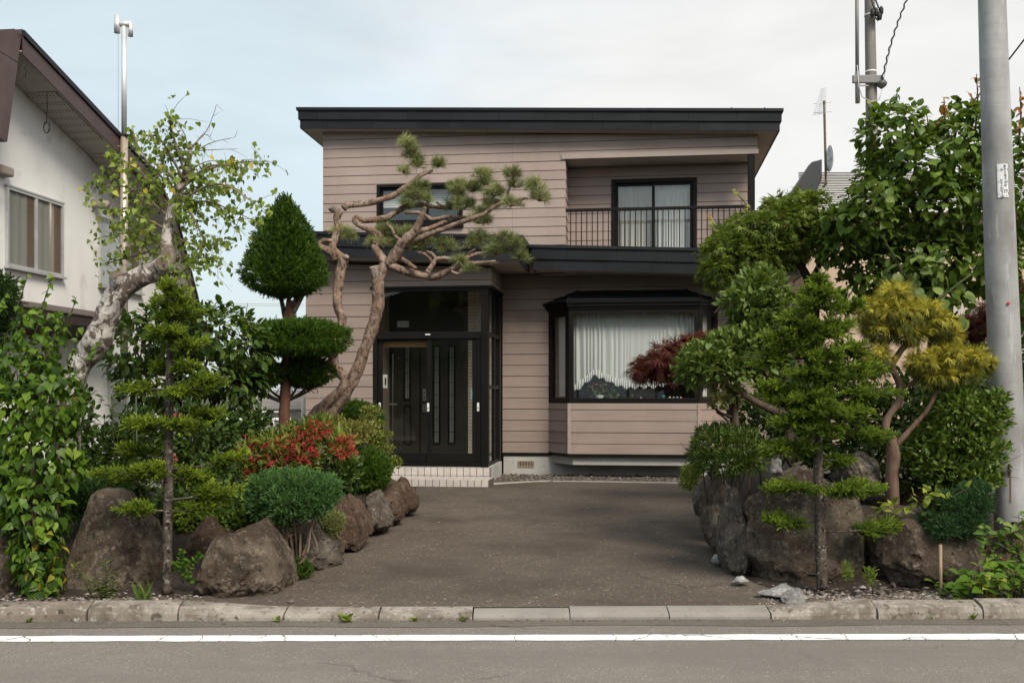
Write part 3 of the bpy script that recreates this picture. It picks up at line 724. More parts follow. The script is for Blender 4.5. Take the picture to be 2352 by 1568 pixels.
# tiled wall beside the inner door
tw = MB(); tu0, tu1 = U(C3(742,0)[0],IW), pur-0.115; tw.hbox(tu0, tu1, IW-0.002, IW+0.06, zd0, 3.39); twl = tw.build('tiled_wall', M['frame'], house)
tm = None; th, tl = 0.058, 0.23; k = 0; z = zd0+0.004
while z < 3.36:
    u = tu0 + (0.0 if k % 2 else -0.11)
    while u < tu1 - 0.01:
        a, b = max(u, tu0)+0.003, min(u+tl, tu1)-0.003
        if b-a > 0.02:
            mb = MB(); mb.hbox(a, b, IW-0.012, IW-0.0025, z, z+th-0.006); mb.build('tile', M['walltile'], twl)
        u += tl
    z += th; k += 1
# things in the porch
c = Vector(Hw(U(C3(540,0)[0], 16.3), 16.3, 3.398)); lt = thing('ceiling_light', 'round white ceiling light inside the glazed porch', 'lamp', c)
mb = MB(); mb.lathe((c.x, c.y, c.z), [(0.02,-0.115),(0.09,-0.105),(0.15,-0.075),(0.18,-0.04),(0.185,-0.02)], 24); mb.build('lamp_shade', flat('lamp_glass', (0.62,0.6,0.52), 0.25), lt, smooth=True)
mb = MB(); mb.lathe((c.x, c.y, c.z), [(0.19,-0.02),(0.195,-0.01),(0.19,-0.001)], 24); mb.build('lamp_base', M['steel'], lt)
zb0, zb1 = zpix(C3(300,514),WP+0.12), zpix(C3(300,472),WP+0.12)
bb0, bb1 = U(C3(153,0)[0],WP+0.12), U(C3(458,0)[0],WP+0.12)
reed = thing('reed_blind', 'rolled-up tan reed blind at the top of the left sliding door', 'blind', Hw((bb0+bb1)/2, WP+0.12, zb0))
for i in range(9):
    z = zb0 + (zb1-zb0)*(i+0.5)/9; mb = MB(); mb.tube([Hw(bb0, WP+0.12+0.012*math.sin(i*2), z), Hw(bb1, WP+0.12+0.012*math.sin(i*2+1), z)], 0.0095, 6); mb.build('reed', surf('reed_%d' % (i % 3), (0.42,0.24,0.12), (0.58,0.36,0.19), 14, 0.7, stretch=(6,6,1)), reed)
ic0, ic1 = U(C3(151,0)[0],WP+0.1), U(C3(187,0)[0],WP+0.1); iz0, iz1 = zpix(C3(160,798),WP+0.1), zpix(C3(160,704),WP+0.1)
icm = thing('intercom', 'pale grey door intercom just inside the left sliding door', 'intercom', Hw((ic0+ic1)/2, WP+0.1, iz0))
mb = MB(); mb.hbox(ic0, ic1, WP+0.09, WP+0.12, iz0, iz1); mb.build('case', M['white_plastic'], icm, bevel=0.006)
mb = MB(); mb.hbox(ic0+0.075, ic1-0.035, WP+0.086, WP+0.0895, iz0+0.05, iz0+0.17); mb.build('speaker_panel', M['frame'], icm)
mb = MB(); uu = U(C3(226,0)[0],WP+0.2); mb.tube([Hw(uu,WP+0.2,zp0+0.06), Hw(uu,WP+0.2,zpix(C3(226,560),WP+0.2))], 0.006, 8)  # thin upright steel rod behind the left sliding door, lever across it
dh = mb.build('porch_rod', M['steel'], house)
mb = MB(); zz = zpix(C3(226,907),WP+0.2); mb.tube([Hw(uu-0.11,WP+0.19,zz), Hw(uu-0.02,WP+0.19,zz+0.003), Hw(uu+0.07,WP+0.19,zz)], [0.008,0.014,0.012], 8); mb.build('rod_lever', M['steel'], dh)
# picture frame-like notice above the inner door
nb0, nb1 = U(C3(250,0)[0],IW-0.01), U(C3(330,0)[0],IW-0.01)
mb = MB(); mb.hbox(nb0, nb1, IW+0.045, IW+0.058, zpix(C3(290,378),IW), zpix(C3(290,334),IW)); mb.build('paper_notice', M['white_plastic'], None, label='small white paper on the wall above the inner doors', cat='notice')

# ---- tiled steps
su0 = U(846, WP); sy_r1 = WP-0.03
zs_mid = Zw(U(1000, 15.55), 15.55, C3(0,1405)[1])
wl = 15.02
zl = zs_mid
def tiled_step(u0, u1, w0, w1, z0, z1, rows_r, tread_rows):
    mb = MB(); mb.hbox(u0, u1, w0, w1, z0, z1); st = mb.build('step', M['grout'], house)
    tsz = 0.108; n = max(1, round((u1-u0)/tsz)); ts = (u1-u0)/n
    rh = (z1-max(z0,GZ-0.02))/rows_r; zb = max(z0, GZ-0.02)
    for i in range(n):
        a, b = u0+i*ts+0.005, u0+(i+1)*ts-0.005
        for r in range(rows_r):
            mb = MB(); mb.hbox(a, b, w0-0.008, w0-0.0005, zb+r*rh+0.003, zb+(r+1)*rh-0.003 + (0.006 if r == rows_r-1 else 0)); mb.build('tile', M['tile'], st)
        for r in range(tread_rows):
            d0, d1 = w0-0.006+r*ts+0.003, w0-0.006+(r+1)*ts-0.003
            if d1 > w1: break
            mb = MB(); mb.hbox(a, b, d0 if r else w0, d1, z1+0.0005, z1+0.008); mb.build('tile', M['tile'], st)
    return st
tiled_step(su0, pu1+0.035, WP-0.11, WP-0.022, 0.0, zp0-0.012, 2, 1)
tiled_step(su0, U(C3(884,0)[0], wl), wl, WP-0.112, 0.0, zl-0.008, 1, 5)

# ================================================================== GROUND, ROAD, KERB, DRIVEWAY
KY0, KY1 = 6.90, 7.06                                     # kerb front and back
def koff(x): return 0.105 + 0.0145*float(np.clip(x, -12, 12))
def dz(Y): return 0.065 + np.clip(np.asarray(Y, float) - 7.05, 0, 9.6) * 0.0135      # height of the driveway
def asphalt(name, c1, c2, chip, scale=260, big=0.6, rough=0.9, bump=0.5, stain=None):
    m, t, out = newmat(name); p = principled(t, out, rough, 0, 0.25)
    c = ramp(t, noise_n(t, big, 6, 0.6), [(0.3, c1), (0.7, c2)])
    fine = noise_n(t, scale, 2, 0.6)
    c = mixc(t, ramp(t, fine, [(0.36, (0.75,0.75,0.75)), (0.5, (0,0,0))]), c, tuple(x*0.5 for x in c1))
    c = mixc(t, ramp(t, noise_n(t, scale*0.55, 1, 0.5), [(0.66, (0,0,0)), (0.72, (0.8,0.8,0.8))]), c, chip)
    c = mixc(t, ramp(t, noise_n(t, 34, 3, 0.6), [(0.70, (0,0,0)), (0.76, (0.5,0.5,0.5))]), c, chip)
    c = mixc(t, ramp(t, noise_n(t, 6, 6, 0.7), [(0.45, (0,0,0)), (0.75, (0.35,)*3)]), c, tuple(x*1.25 for x in c2))
    vo = t.nodes.new('ShaderNodeTexVoronoi'); vo.feature = 'DISTANCE_TO_EDGE'; vo.inputs['Scale'].default_value = 0.55
    gp = t.nodes.new('ShaderNodeNewGeometry'); wn = t.nodes.new('ShaderNodeTexNoise'); wn.inputs['Scale'].default_value = 2.5; wn.inputs['Detail'].default_value = 6
    t.links.new(gp.outputs['Position'], wn.inputs['Vector']); wv = t.nodes.new('ShaderNodeVectorMath'); wv.operation = 'MULTIPLY_ADD'; wv.inputs[1].default_value = (0.5,0.5,0)
    t.links.new(wn.outputs['Color'], wv.inputs[0]); t.links.new(gp.outputs['Position'], wv.inputs[2]); t.links.new(wv.outputs[0], vo.inputs['Vector'])
    cf_ = ramp(t, vo.outputs['Distance'], [(0.0, (0.75,)*3), (0.006, (0.0,)*3)]); gt_ = ramp(t, noise_n(t, 0.7, 3), [(0.50, (0,0,0)), (0.60, (1,1,1))])
    c = mixc(t, mixc(t, 1.0, cf_, gt_, 'MULTIPLY'), c, tuple(x*0.35 for x in c1))
    if stain: c = mixc(t, ramp(t, noise_n(t, stain[1], 5, 0.6, stretch=stain[2] if len(stain) > 2 else None), [(0.48, (0,0,0)), (0.66, (0.7,0.7,0.7))]), c, stain[0])
    t.links.new(c, p.inputs['Base Color'])
    t.links.new(bump_n(t, fine, bump, 0.004), p.inputs['Normal'])
    return m
M['road'] = asphalt('road_asphalt', (0.172,0.153,0.137), (0.212,0.191,0.172), (0.42,0.385,0.35), 95, 0.5, stain=((0.155,0.138,0.123), 0.8, (0.25,1.6,1)))
M['drive'] = asphalt('driveway_asphalt', (0.086,0.068,0.054), (0.124,0.100,0.081), (0.30,0.26,0.215), 70, 0.55, stain=((0.052,0.041,0.033), 0.8))
M['soil'] = surf('garden_soil', (0.018,0.013,0.010), (0.042,0.031,0.023), 14, 0.95, bump=0.6, bscale=40)
M['grass_far'] = surf('far_ground', (0.05,0.055,0.03), (0.08,0.08,0.05), 1.5, 0.95)

def yk(x, y):                                             # shift near the kerb so that edges follow it
    return y + koff(x)*float(np.clip(1-(y-KY1)/1.2, 0, 1))
def sheet(name, xs, ys, zf, mat, kind='structure', keep=None):
    mb = MB(); nx, ny = len(xs), len(ys); vs = [(x, y, zf(x, y)) for y in ys for x in xs]; fs = []
    for j in range(ny-1):
        for i in range(nx-1):
            if keep is None or keep((xs[i]+xs[i+1])/2, (ys[j]+ys[j+1])/2): fs.append((j*nx+i, j*nx+i+1, (j+1)*nx+i+1, (j+1)*nx+i))
    mb.add(vs, fs); return mb.build(name, mat, None, smooth=True, kind=kind)
gz = lambda x, y: -0.05 if y < 7.25 else (float(dz(y)) - 0.05)
sheet('ground', [-900,-300,-100,-40,-20,-10,-5,0,5,10,20,40,100,300,900], [-900,-300,-100,-40,-12,-4,0,4,7.2,7.28,8,10,12,14,16.6,20,30,60,150,400,1200], gz, M['grass_far'])
sheet('road', list(np.linspace(-40, 40, 41)), [-3.5, 0, 3, 5, 6, 6.5, KY0+0.03, 7.16], lambda x, y: 0.0, M['road'])
# gutter strip, a little darker and rougher, then the painted line
def line_mat():
    m, t, out = newmat('road_paint'); p = principled(t, out, 0.7, 0, 0.3)
    c = ramp(t, noise_n(t, 3, 5), [(0.3, (0.72,0.73,0.72)), (0.7, (0.84,0.85,0.84))])
    v = t.nodes.new('ShaderNodeTexVoronoi'); v.feature = 'DISTANCE_TO_EDGE'; v.inputs['Scale'].default_value = 3.6
    g = t.nodes.new('ShaderNodeNewGeometry'); mpn = t.nodes.new('ShaderNodeMapping'); mpn.inputs['Scale'].default_value = (1.0, 0.55, 1)
    nzv = t.nodes.new('ShaderNodeTexNoise'); nzv.inputs['Scale'].default_value = 9
    t.links.new(g.outputs['Position'], nzv.inputs['Vector'])
    va = t.nodes.new('ShaderNodeVectorMath'); va.operation = 'MULTIPLY_ADD'; va.inputs[1].default_value = (0.08,0.08,0.0)
    t.links.new(nzv.outputs['Color'], va.inputs[0]); t.links.new(g.outputs['Position'], va.inputs[2])
    t.links.new(va.outputs[0], mpn.inputs[0]); t.links.new(mpn.outputs[0], v.inputs['Vector'])
    gate = noise_n(t, 1.7, 2)
    lim = ramp(t, gate, [(0.42, (0.001,)*3), (0.62, (0.016,)*3)])
    lt_ = t.nodes.new('ShaderNodeMath'); lt_.operation = 'LESS_THAN'
    t.links.new(v.outputs['Distance'], lt_.inputs[0]); t.links.new(lim, lt_.inputs[1])
    c = mixc(t, lt_.outputs[0], c, (0.16,0.145,0.13))
    wear = ramp(t, noise_n(t, 60, 3, 0.7), [(0.70, (0,0,0)), (0.74, (1,1,1))])
    c = mixc(t, wear, c, (0.2,0.18,0.165))
    t.links.new(c, p.inputs['Base Color']); return m
def ly(x, e): return e + 0.0035 * x                        # the line and kerb run very slightly towards the camera on the left
xs = list(np.linspace(-16, 16, 260))
mb = MB(); rr = np.random.default_rng(3)
e0 = [6.365 + rr.normal(0, 0.004) for _ in xs]; e1 = [6.515 + rr.normal(0, 0.004) for _ in xs]
mb.add([(x, e0[i]+0.062+0.009*x, 0.004) for i, x in enumerate(xs)] + [(x, e1[i]+0.062+0.009*x, 0.004) for i, x in enumerate(xs)], [(i, i+1, len(xs)+i+1, len(xs)+i) for i in range(len(xs)-1)])
mb.build('road_marking', line_mat(), None, kind='structure')
mb = MB(); ed = [6.72 + 0.05*mnoise.noise((x*0.8, 0, 0)) for x in xs]
mb.add([(x, ed[i]+koff(x), 0.003) for i, x in enumerate(xs)] + [(x, KY0+0.02+koff(x), 0.003) for x in xs], [(i, i+1, len(xs)+i+1, len(xs)+i) for i in range(len(xs)-1)])
mb.build('gutter', asphalt('gutter_asphalt', (0.115,0.098,0.084), (0.155,0.134,0.116), (0.28,0.25,0.22), 150, 1.4), None, kind='structure')

# driveway between the rocks
def edgeL(Y): return np.interp(Y, [7.0, 7.5, 8.3, 9.5, 11.0, 12.5, 14.0, 16.0], [-2.55, -2.2, -1.62, -1.45, -1.35, -1.2, -1.25, -1.4])
def edgeR(Y): return np.interp(Y, [7.0, 7.6, 8.3, 9.2, 10.5, 12.0, 14.0, 16.0], [2.3, 1.95, 1.78, 1.85, 2.0, 2.2, 2.5, 2.8])
ys = list(np.linspace(KY1-0.01, 15.85, 40)); nx = 24; mb = MB(); vs = []; fs = []
for y in ys:
    a, b = edgeL(y)-0.12, edgeR(y)+0.10
    yy = y
    for i in range(nx+1):
        x = a + (b-a)*i/nx
        vs.append((x, yk(x, yy), float(dz(yy)) + 0.012*mnoise.noise((x*0.5, yy*0.4, 3)) - 0.004))
for j in range(len(ys)-1):
    for i in range(nx): fs.append((j*(nx+1)+i, j*(nx+1)+i+1, (j+1)*(nx+1)+i+1, (j+1)*(nx+1)+i))
mb.add(vs, fs); mb.build('driveway', M['drive'], None, smooth=True, kind='structure')
# thin edging strip between driveway and house gravel, gravel bed beneath the wall
mb = MB(); e = [U(1120, 15.6), U(C4(165,0)[0], 15.85), U(1600, 15.75), 2.6]
pts = [(U(1132, 15.35), 15.35), (U(C4(165,0)[0], 15.92), 15.92), (3.0, 15.78)]
for (a, b) in zip(pts, pts[1:]):
    d = Vector((b[0]-a[0], b[1]-a[1])); n_ = Vector((-d.y, d.x)).normalized()*0.025
    mb.prism([(a[0]-n_.x, a[1]-n_.y), (b[0]-n_.x, b[1]-n_.y), (b[0]+n_.x, b[1]+n_.y), (a[0]+n_.x, a[1]+n_.y)], 0.1, 0.198)
mb.build('edging_strip', surf('edging', (0.34,0.31,0.27), (0.44,0.41,0.37), 8, 0.85), None, kind='structure')
mb = MB(); mb.prism([(pts[0][0], pts[0][1]+0.03), (pts[1][0], pts[1][1]+0.03), (3.0, 15.82), (3.0, WM+0.05), (pu1+0.05, WM+0.05)], 0.05, 0.185)
mb.build('gravel_bed', surf('gravel_bed', (0.07,0.058,0.048), (0.12,0.10,0.085), 40, 0.95, bump=0.8, bscale=60), None, kind='structure')

# kerb stones
M['kerb_old'] = surf('old_kerb', (0.165,0.138,0.113), (0.30,0.27,0.235), 5.5, 0.92, bump=0.8, bscale=60, lo=0.36, hi=0.60, stretch=(1,1,0.5), speck=[((0.36,0.33,0.295), 24, 0.54, 0.2), ((0.11,0.09,0.07), 17, 0.60, 0.08), ((0.13,0.105,0.085), 4.5, 0.60, 0.12)])
M['kerb_new'] = surf('new_kerb', (0.215,0.196,0.176), (0.27,0.25,0.228), 4.5, 0.9, bump=0.4, bscale=90, speck=((0.18,0.165,0.148), 60, 0.64, 0.04))
M['kerb_dark'] = surf('dark_kerb', (0.13,0.105,0.085), (0.235,0.198,0.165), 5, 0.92, bump=0.8, bscale=60, stretch=(1,1,0.5), speck=[((0.36,0.335,0.30), 24, 0.60, 0.08), ((0.07,0.056,0.043), 14, 0.58, 0.09)])
mb = MB(); mb.add([(x, y+koff(x), z) for x in (-12, 12) for y in (KY0+0.03, KY1) for z in (-0.04, 0.0015)], [(0,1,3,2),(4,6,7,5),(0,4,5,1),(2,3,7,6),(1,5,7,3),(0,2,6,4)]); kerb = mb.build('kerb', M['concrete'], None, kind='structure')
jx = [-700, -480, -240, -5, 209, 415, 655, 871, 1087, 1309, 1537, 1770, 2015, 2260, 2490, 2760]
def kh(x):                                             # height of the kerb along the picture
    return float(np.interp(x, [0, 410, 600, 690, 1750, 1850, 1990], [0.106, 0.110, 0.066, 0.055, 0.055, 0.074, 0.110]))
for i, (a, b) in enumerate(zip(jx, jx[1:])):
    if b - a < 5: continue
    n = 18; mb = MB(); vs = []; fs = []; sk = rr.normal(0, 0.006); up_ = rr.normal(0, 0.003)
    gap = 0.0035 if 1087 <= a < 1770 else 0.007
    for j in range(n+1):
        xp = a + (b-a)*j/n; X = (xp-CX)/F*7.04
        if j == 0: X += gap
        if j == n: X -= gap
        h = kh(xp) + up_; w_ = 0.005*mnoise.noise((X*4, i, 0))
        chip = max(0, mnoise.noise((X*6.0, i*3.1, 1.7))-0.25)*0.03 if (a < 1087 or a >= 1770) else 0.0
        endc = 0.02*rr.random() if j in (0, n) and (a < 1087 or a >= 1770) else 0.0
        lo = h < 0.09
        y0 = KY0 + sk + koff(X); yb = KY1 + koff(X)
        ring4 = [(X, y0, -0.03), (X, y0+0.004+w_, h*0.45), (X, y0+0.018+w_+chip, h*0.84-chip-endc), (X, y0+0.046+chip, h-0.006-chip*0.5-endc), (X, yb-0.03, h+0.006), (X, yb+0.01, h+0.003), (X, yb+0.012, -0.03)]
        if lo: ring4 = [(X, y0, -0.03), (X, y0+0.003+w_, h*0.35), (X, y0+0.012+w_+chip, h*0.6-chip*0.6), (X, y0+0.045+chip, h*0.82-chip*0.4), (X, yb-0.04, h+0.004), (X, yb+0.01, h+0.007), (X, yb+0.012, -0.03)]
        vs += ring4
    for j in range(n):
        for k in range(6): fs.append((j*7+k, (j+1)*7+k, (j+1)*7+k+1, j*7+k+1))
    fs.append(tuple(range(7))); fs.append(tuple(n*7+k for k in range(7))[::-1])
    mb.add(vs, fs)
    mat = M['kerb_dark'] if b <= 209 else M['kerb_old'] if b <= 1087 or a >= 1770 else M['kerb_new']
    mb.build('kerb_stone', mat, kerb, smooth=False)

# planting beds behind the kerb
def sm(t): t = np.clip(t, 0, 1); return t*t*(3-2*t)
def bedL(x, y):
    return float(dz(y)) - 0.02 + 0.40*sm((edgeL(y)-0.25-x)/0.55)*sm((y-8.0)/0.8) + 0.03*mnoise.noise((x*2, y*2, 0))
def bedR(x, y):
    return float(dz(y)) - 0.02 + 0.52*sm((x-edgeR(y)-0.25)/0.5)*sm((y-8.15)/0.7)*(1-0.7*sm((x-3.75)/0.5)) + 0.03*mnoise.noise((x*2, y*2, 5))
def bed(name, side, zf):
    ysb = list(np.linspace(KY1+0.013, 14.6, 40)); n = 40; vs = []; fs = []; mb = MB()
    for y in ysb:
        a, b = (-11.0, float(edgeL(y))-0.05) if side < 0 else (float(edgeR(y))+0.05, 9.0)
        for i in range(n+1):
            f = i/n
            x = b + (a-b)*(1-f)**2 if side < 0 else a + (b-a)*f**2
            vs.append((x, yk(x, y), zf(x, y)))
    for j in range(len(ysb)-1):
        for i in range(n): fs.append((j*(n+1)+i, j*(n+1)+i+1, (j+1)*(n+1)+i+1, (j+1)*(n+1)+i))
    mb.add(vs, fs); return mb.build(name, M['soil'], None, smooth=True, kind='structure')
bed('garden_bed_left', -1, bedL); bed('garden_bed_right', 1, bedR)

# loose stones
def pebbles(name, n, xy, zf, smin, smax, mat, seed, label, cat, flat_=0.55):
    r = np.random.default_rng(seed); vs = []; fs = []; k = 0
    base = np.array([(1,0,0),(-1,0,0),(0,1,0),(0,-1,0),(0,0,1),(0,0,-1)], float)
    tri = [(0,2,4),(2,1,4),(1,3,4),(3,0,4),(2,0,5),(1,2,5),(3,1,5),(0,3,5)]
    for _ in range(n):
        x, y = xy(r); s = r.uniform(smin, smax) * (1 + (r.random() < 0.06)*0.7)
        a = r.uniform(0, 6.28); q = base*(1+r.uniform(-0.35, 0.35, (6, 1)))*s*np.array((1, r.uniform(0.6, 1), flat_))
        ca, sa = math.cos(a), math.sin(a)
        q = np.stack([q[:,0]*ca-q[:,1]*sa, q[:,0]*sa+q[:,1]*ca, q[:,2]+0.25*q[:,0]*r.uniform(-0.6,0.6)], 1)
        q += np.array((x, y, zf(x, y)+s*flat_*0.4)); vs += q.tolist(); fs += [(t_[0]+k, t_[1]+k, t_[2]+k) for t_ in tri]; k += 6
    mb = MB(); mb.v = [tuple(p) for p in vs]; mb.f = fs; mb.m = [0]*len(fs)
    return mb.build(name, mat, None, kind='stuff', label=label, cat=cat)
def pebmat(name, a, b, c):
    m, t, out = newmat(name); p = principled(t, out, 0.85, 0, 0.3)
    g = t.nodes.new('ShaderNodeNewGeometry'); cc = ramp(t, g.outputs['Random Per Island'], [(0.0, a), (0.7, b), (1.0, c)])
    t.links.new(cc, p.inputs['Base Color']); return m
M['peb'] = pebmat('pebbles', (0.055,0.042,0.035), (0.16,0.13,0.112), (0.34,0.31,0.28))
M['peb_dark'] = pebmat('dark_gravel', (0.05,0.04,0.033), (0.12,0.10,0.085), (0.22,0.19,0.165))
pebbles('loose_gravel', 3200, lambda r: (r.uniform(1.85, 4.6), 7.25 + abs(r.normal(0, 0.22))), lambda x, y: max(bedR(x, y), float(dz(y))-0.02)+0.004, 0.011, 0.026, M['peb'], 1, 'loose brown and grey gravel along the right kerb', 'gravel')
pebbles('loose_gravel', 1700, lambda r: (r.choice([-2.45, -2.7, -3.3, -4.0]) + r.normal(0, 0.22), 7.17 + abs(r.normal(0, 0.16))), lambda x, y: bedL(x, y)+0.004, 0.008, 0.022, M['peb'], 2, 'loose brown stones around the young spruce by the left kerb', 'gravel')
def gxy(r):
    w = r.uniform(15.9, WM-0.02); u = r.uniform(U(1122, 15.7)+0.05, 2.3); p = Hw(u, w, 0); return p[0], p[1]
pebbles('house_gravel', 2600, gxy, lambda x, y: 0.186, 0.014, 0.030, M['peb_dark'], 3, 'dark gravel strip along the foot of the house wall', 'gravel')
def lit(r):
    y = 7.24 + 8.2*r.random()**1.5; 
    if r.random() < 0.6:
        s_ = r.random() < 0.5; x = edgeL(y)+abs(r.normal(0,0.28)) if s_ else edgeR(y)-abs(r.normal(0,0.28))
    else: x = r.uniform(edgeL(y), edgeR(y))
    return x, y
pebbles('leaf_litter', 420, lit, lambda x, y: float(dz(y))+0.002+0.012*mnoise.noise((x*0.5, y*0.4, 3))-0.004, 0.004, 0.012, pebmat('litter', (0.10,0.065,0.04), (0.26,0.2,0.14), (0.55,0.5,0.42)), 4, 'dry leaf scraps and grit strewn over the driveway', 'litter', 0.15)
M['litter'] = bpy.data.materials['litter']
pebbles('leaf_litter', 900, lambda r: (r.uniform(-5.2, -1.9), 7.16 + abs(r.normal(0, 0.35))), lambda x, y: bedL(x, y)+0.006, 0.006, 0.020, M['litter'], 14, 'dry brown leaves under the plants beside the left kerb', 'litter', 0.12)
pebbles('leaf_litter', 700, lambda r: (r.uniform(1.9, 5.0), 7.24 + abs(r.normal(0, 0.4))), lambda x, y: bedR(x, y)+0.010, 0.006, 0.020, M['litter'], 15, 'dry brown leaves among the gravel beside the right kerb', 'litter', 0.12)
pebbles('road_grit', 260, lambda r: (lambda x_: (x_, KY0 + koff(x_) - abs(r.normal(0, 0.05))))(r.uniform(-4.2, 4.2)), lambda x, y: 0.004, 0.004, 0.010, M['peb'], 6, 'grit and scraps gathered along the kerb', 'grit', 0.4)

# ================================================================== ROCKS
def rockmat(name, c1, c2, lich, red):
    m, t, out = newmat(name); p = principled(t, out, 0.92, 0, 0.2)
    c = ramp(t, noise_n(t, 3.2, 10, 0.72), [(0.30, tuple(x*0.55 for x in c1)), (0.42, c1), (0.55, tuple((a+b)/2 for a, b in zip(c1, c2))), (0.70, c2)])
    c = mixc(t, ramp(t, noise_n(t, 2.1, 4, 0.6), [(0.50, (0,0,0)), (0.66, (0.7,)*3)]), c, red)
    c = mixc(t, ramp(t, noise_n(t, 11, 7, 0.8), [(0.54, (0,0,0)), (0.62, (0.75,)*3)]), c, tuple(x*1.55 for x in c2))
    c = mixc(t, ramp(t, noise_n(t, 17, 6, 0.8, dist=0.6), [(0.585, (0,0,0)), (0.62, (0.85,)*3)]), c, lich)
    c = mixc(t, ramp(t, noise_n(t, 13, 6, 0.8, dist=0.4), [(0.36, (0.9,)*3), (0.44, (0,0,0))]), c, tuple(x*0.35 for x in c1))
    g = t.nodes.new('ShaderNodeNewGeometry')
    c = mixc(t, ramp(t, noise_n(t, 5.0, 6, 0.7), [(0.60, (0,0,0)), (0.68, (0.45,)*3)]), c, (0.045,0.05,0.02))
    t.links.new(c, p.inputs['Base Color'])
    h1 = noise_n(t, 10, 10, 0.78); t.links.new(bump_n(t, h1, 1.0, 0.10), p.inputs['Normal']); return m
M['rock_a'] = rockmat('brown_boulder', (0.100,0.076,0.056), (0.285,0.230,0.176), (0.30,0.28,0.25), (0.10,0.066,0.046))
M['rock_b'] = rockmat('red_brown_rock', (0.085,0.054,0.038), (0.20,0.138,0.100), (0.24,0.20,0.18), (0.095,0.048,0.034))
M['rock_c'] = rockmat('grey_brown_rock', (0.105,0.086,0.068), (0.285,0.245,0.200), (0.30,0.28,0.255), (0.082,0.06,0.046))
M['rock_w'] = rockmat('white_stone', (0.40,0.385,0.37), (0.60,0.585,0.57), (0.68,0.67,0.65), (0.36,0.33,0.3))
def rock(name, label, x0, x1, yt, yb, Y, depth, mat, seed, peak=0.5, taper=0.3, facets=7, rough=0.10, sub=5, sink=0.12, cat='rock', group='garden boulders', crag=0.0):
    """boulder that fills the picture rectangle when seen from the street; it stands on the ground at depth Y"""
    A = at(x0, yb, Y); B = at(x1, yt, Y); wx, hz = (B[0]-A[0])/2, (B[2]-A[2])*(1+sink)
    c = np.array(((A[0]+B[0])/2, Y + depth*0.15, B[2]-hz)); r_ = np.random.default_rng(seed)
    bm = bmesh.new(); bmesh.ops.create_icosphere(bm, subdivisions=sub, radius=1.0)
    V = np.array([v.co[:] for v in bm.verts])
    V = np.sign(V)*np.abs(V)**0.86; 
    V /= np.maximum(1e-6, np.linalg.norm(V, axis=1, keepdims=True))**0.55
    for k in range(facets):
        n_ = r_.normal(0, 1, 3); n_[2] = abs(n_[2])*0.7; n_[1] -= 0.3; n_ /= np.linalg.norm(n_); d = r_.uniform(0.50, 0.80)
        s_ = V @ n_; over = np.maximum(0, s_-d); V = V - np.outer(over*0.98, n_)
    h = np.clip((V[:,2]+1)/2, 0, 1)
    k_ = 1 - taper*np.clip((h-0.25)/0.75, 0, 1)**1.3
    V[:,0] = V[:,0]*k_ + (peak-0.5)*2*taper*np.clip((h-0.2)/0.8, 0, 1); V[:,1] *= (1-0.5*taper*h)
    off = Vector(r_.uniform(-50, 50, 3))
    out = []
    for p in V:
        q = Vector(p)
        n1 = mnoise.fractal(q*1.3+off, 0.9, 2.1, 4)
        cell = mnoise.voronoi(q*1.7+off*0.5)[0]; n3 = cell[1]-cell[0]
        n2 = mnoise.ridged_multi_fractal(q*2.6+off, 0.8, 2.2, 6, 1.0, 2.0)
        n4 = mnoise.fractal(q*8+off, 0.7, 2.2, 4)
        out.append(p*(1+rough*n1 + crag*(0.16*min(n3, 0.40) - 0.060*(n2-1.2)) + 0.030*n4))
    V = np.array(out)
    for k in range(facets):                            # fresh fractures after the weathering
        n_ = r_.normal(0, 1, 3); n_[2] = abs(n_[2])*0.6; n_[1] = -abs(n_[1])*0.8; n_ /= np.linalg.norm(n_); s_ = V @ n_; d = s_.max()*r_.uniform(0.74, 0.93)
        over = np.maximum(0, s_-d); V = V - np.outer(over, n_)
    V = np.array([p*(1+0.012*mnoise.fractal(Vector(p)*6+off, 0.6, 2.3, 5)) for p in V])
    lo, hi = V.min(0), V.max(0); V = (V-lo)/(hi-lo)
    P = np.stack([c[0]+(V[:,0]-0.5)*2*wx, c[1]+(V[:,1]-0.5)*2*depth, c[2]+V[:,2]*hz], 1)
    org = np.array((c[0], c[1], c[2]))
    for v, p in zip(bm.verts, P): v.co = p-org
    me = bpy.data.meshes.new(name); bm.to_mesh(me); bm.free()
    me.update()
    return link_mesh(name, me, mat, None, label=label, cat=cat, group=group, loc=Vector(org))
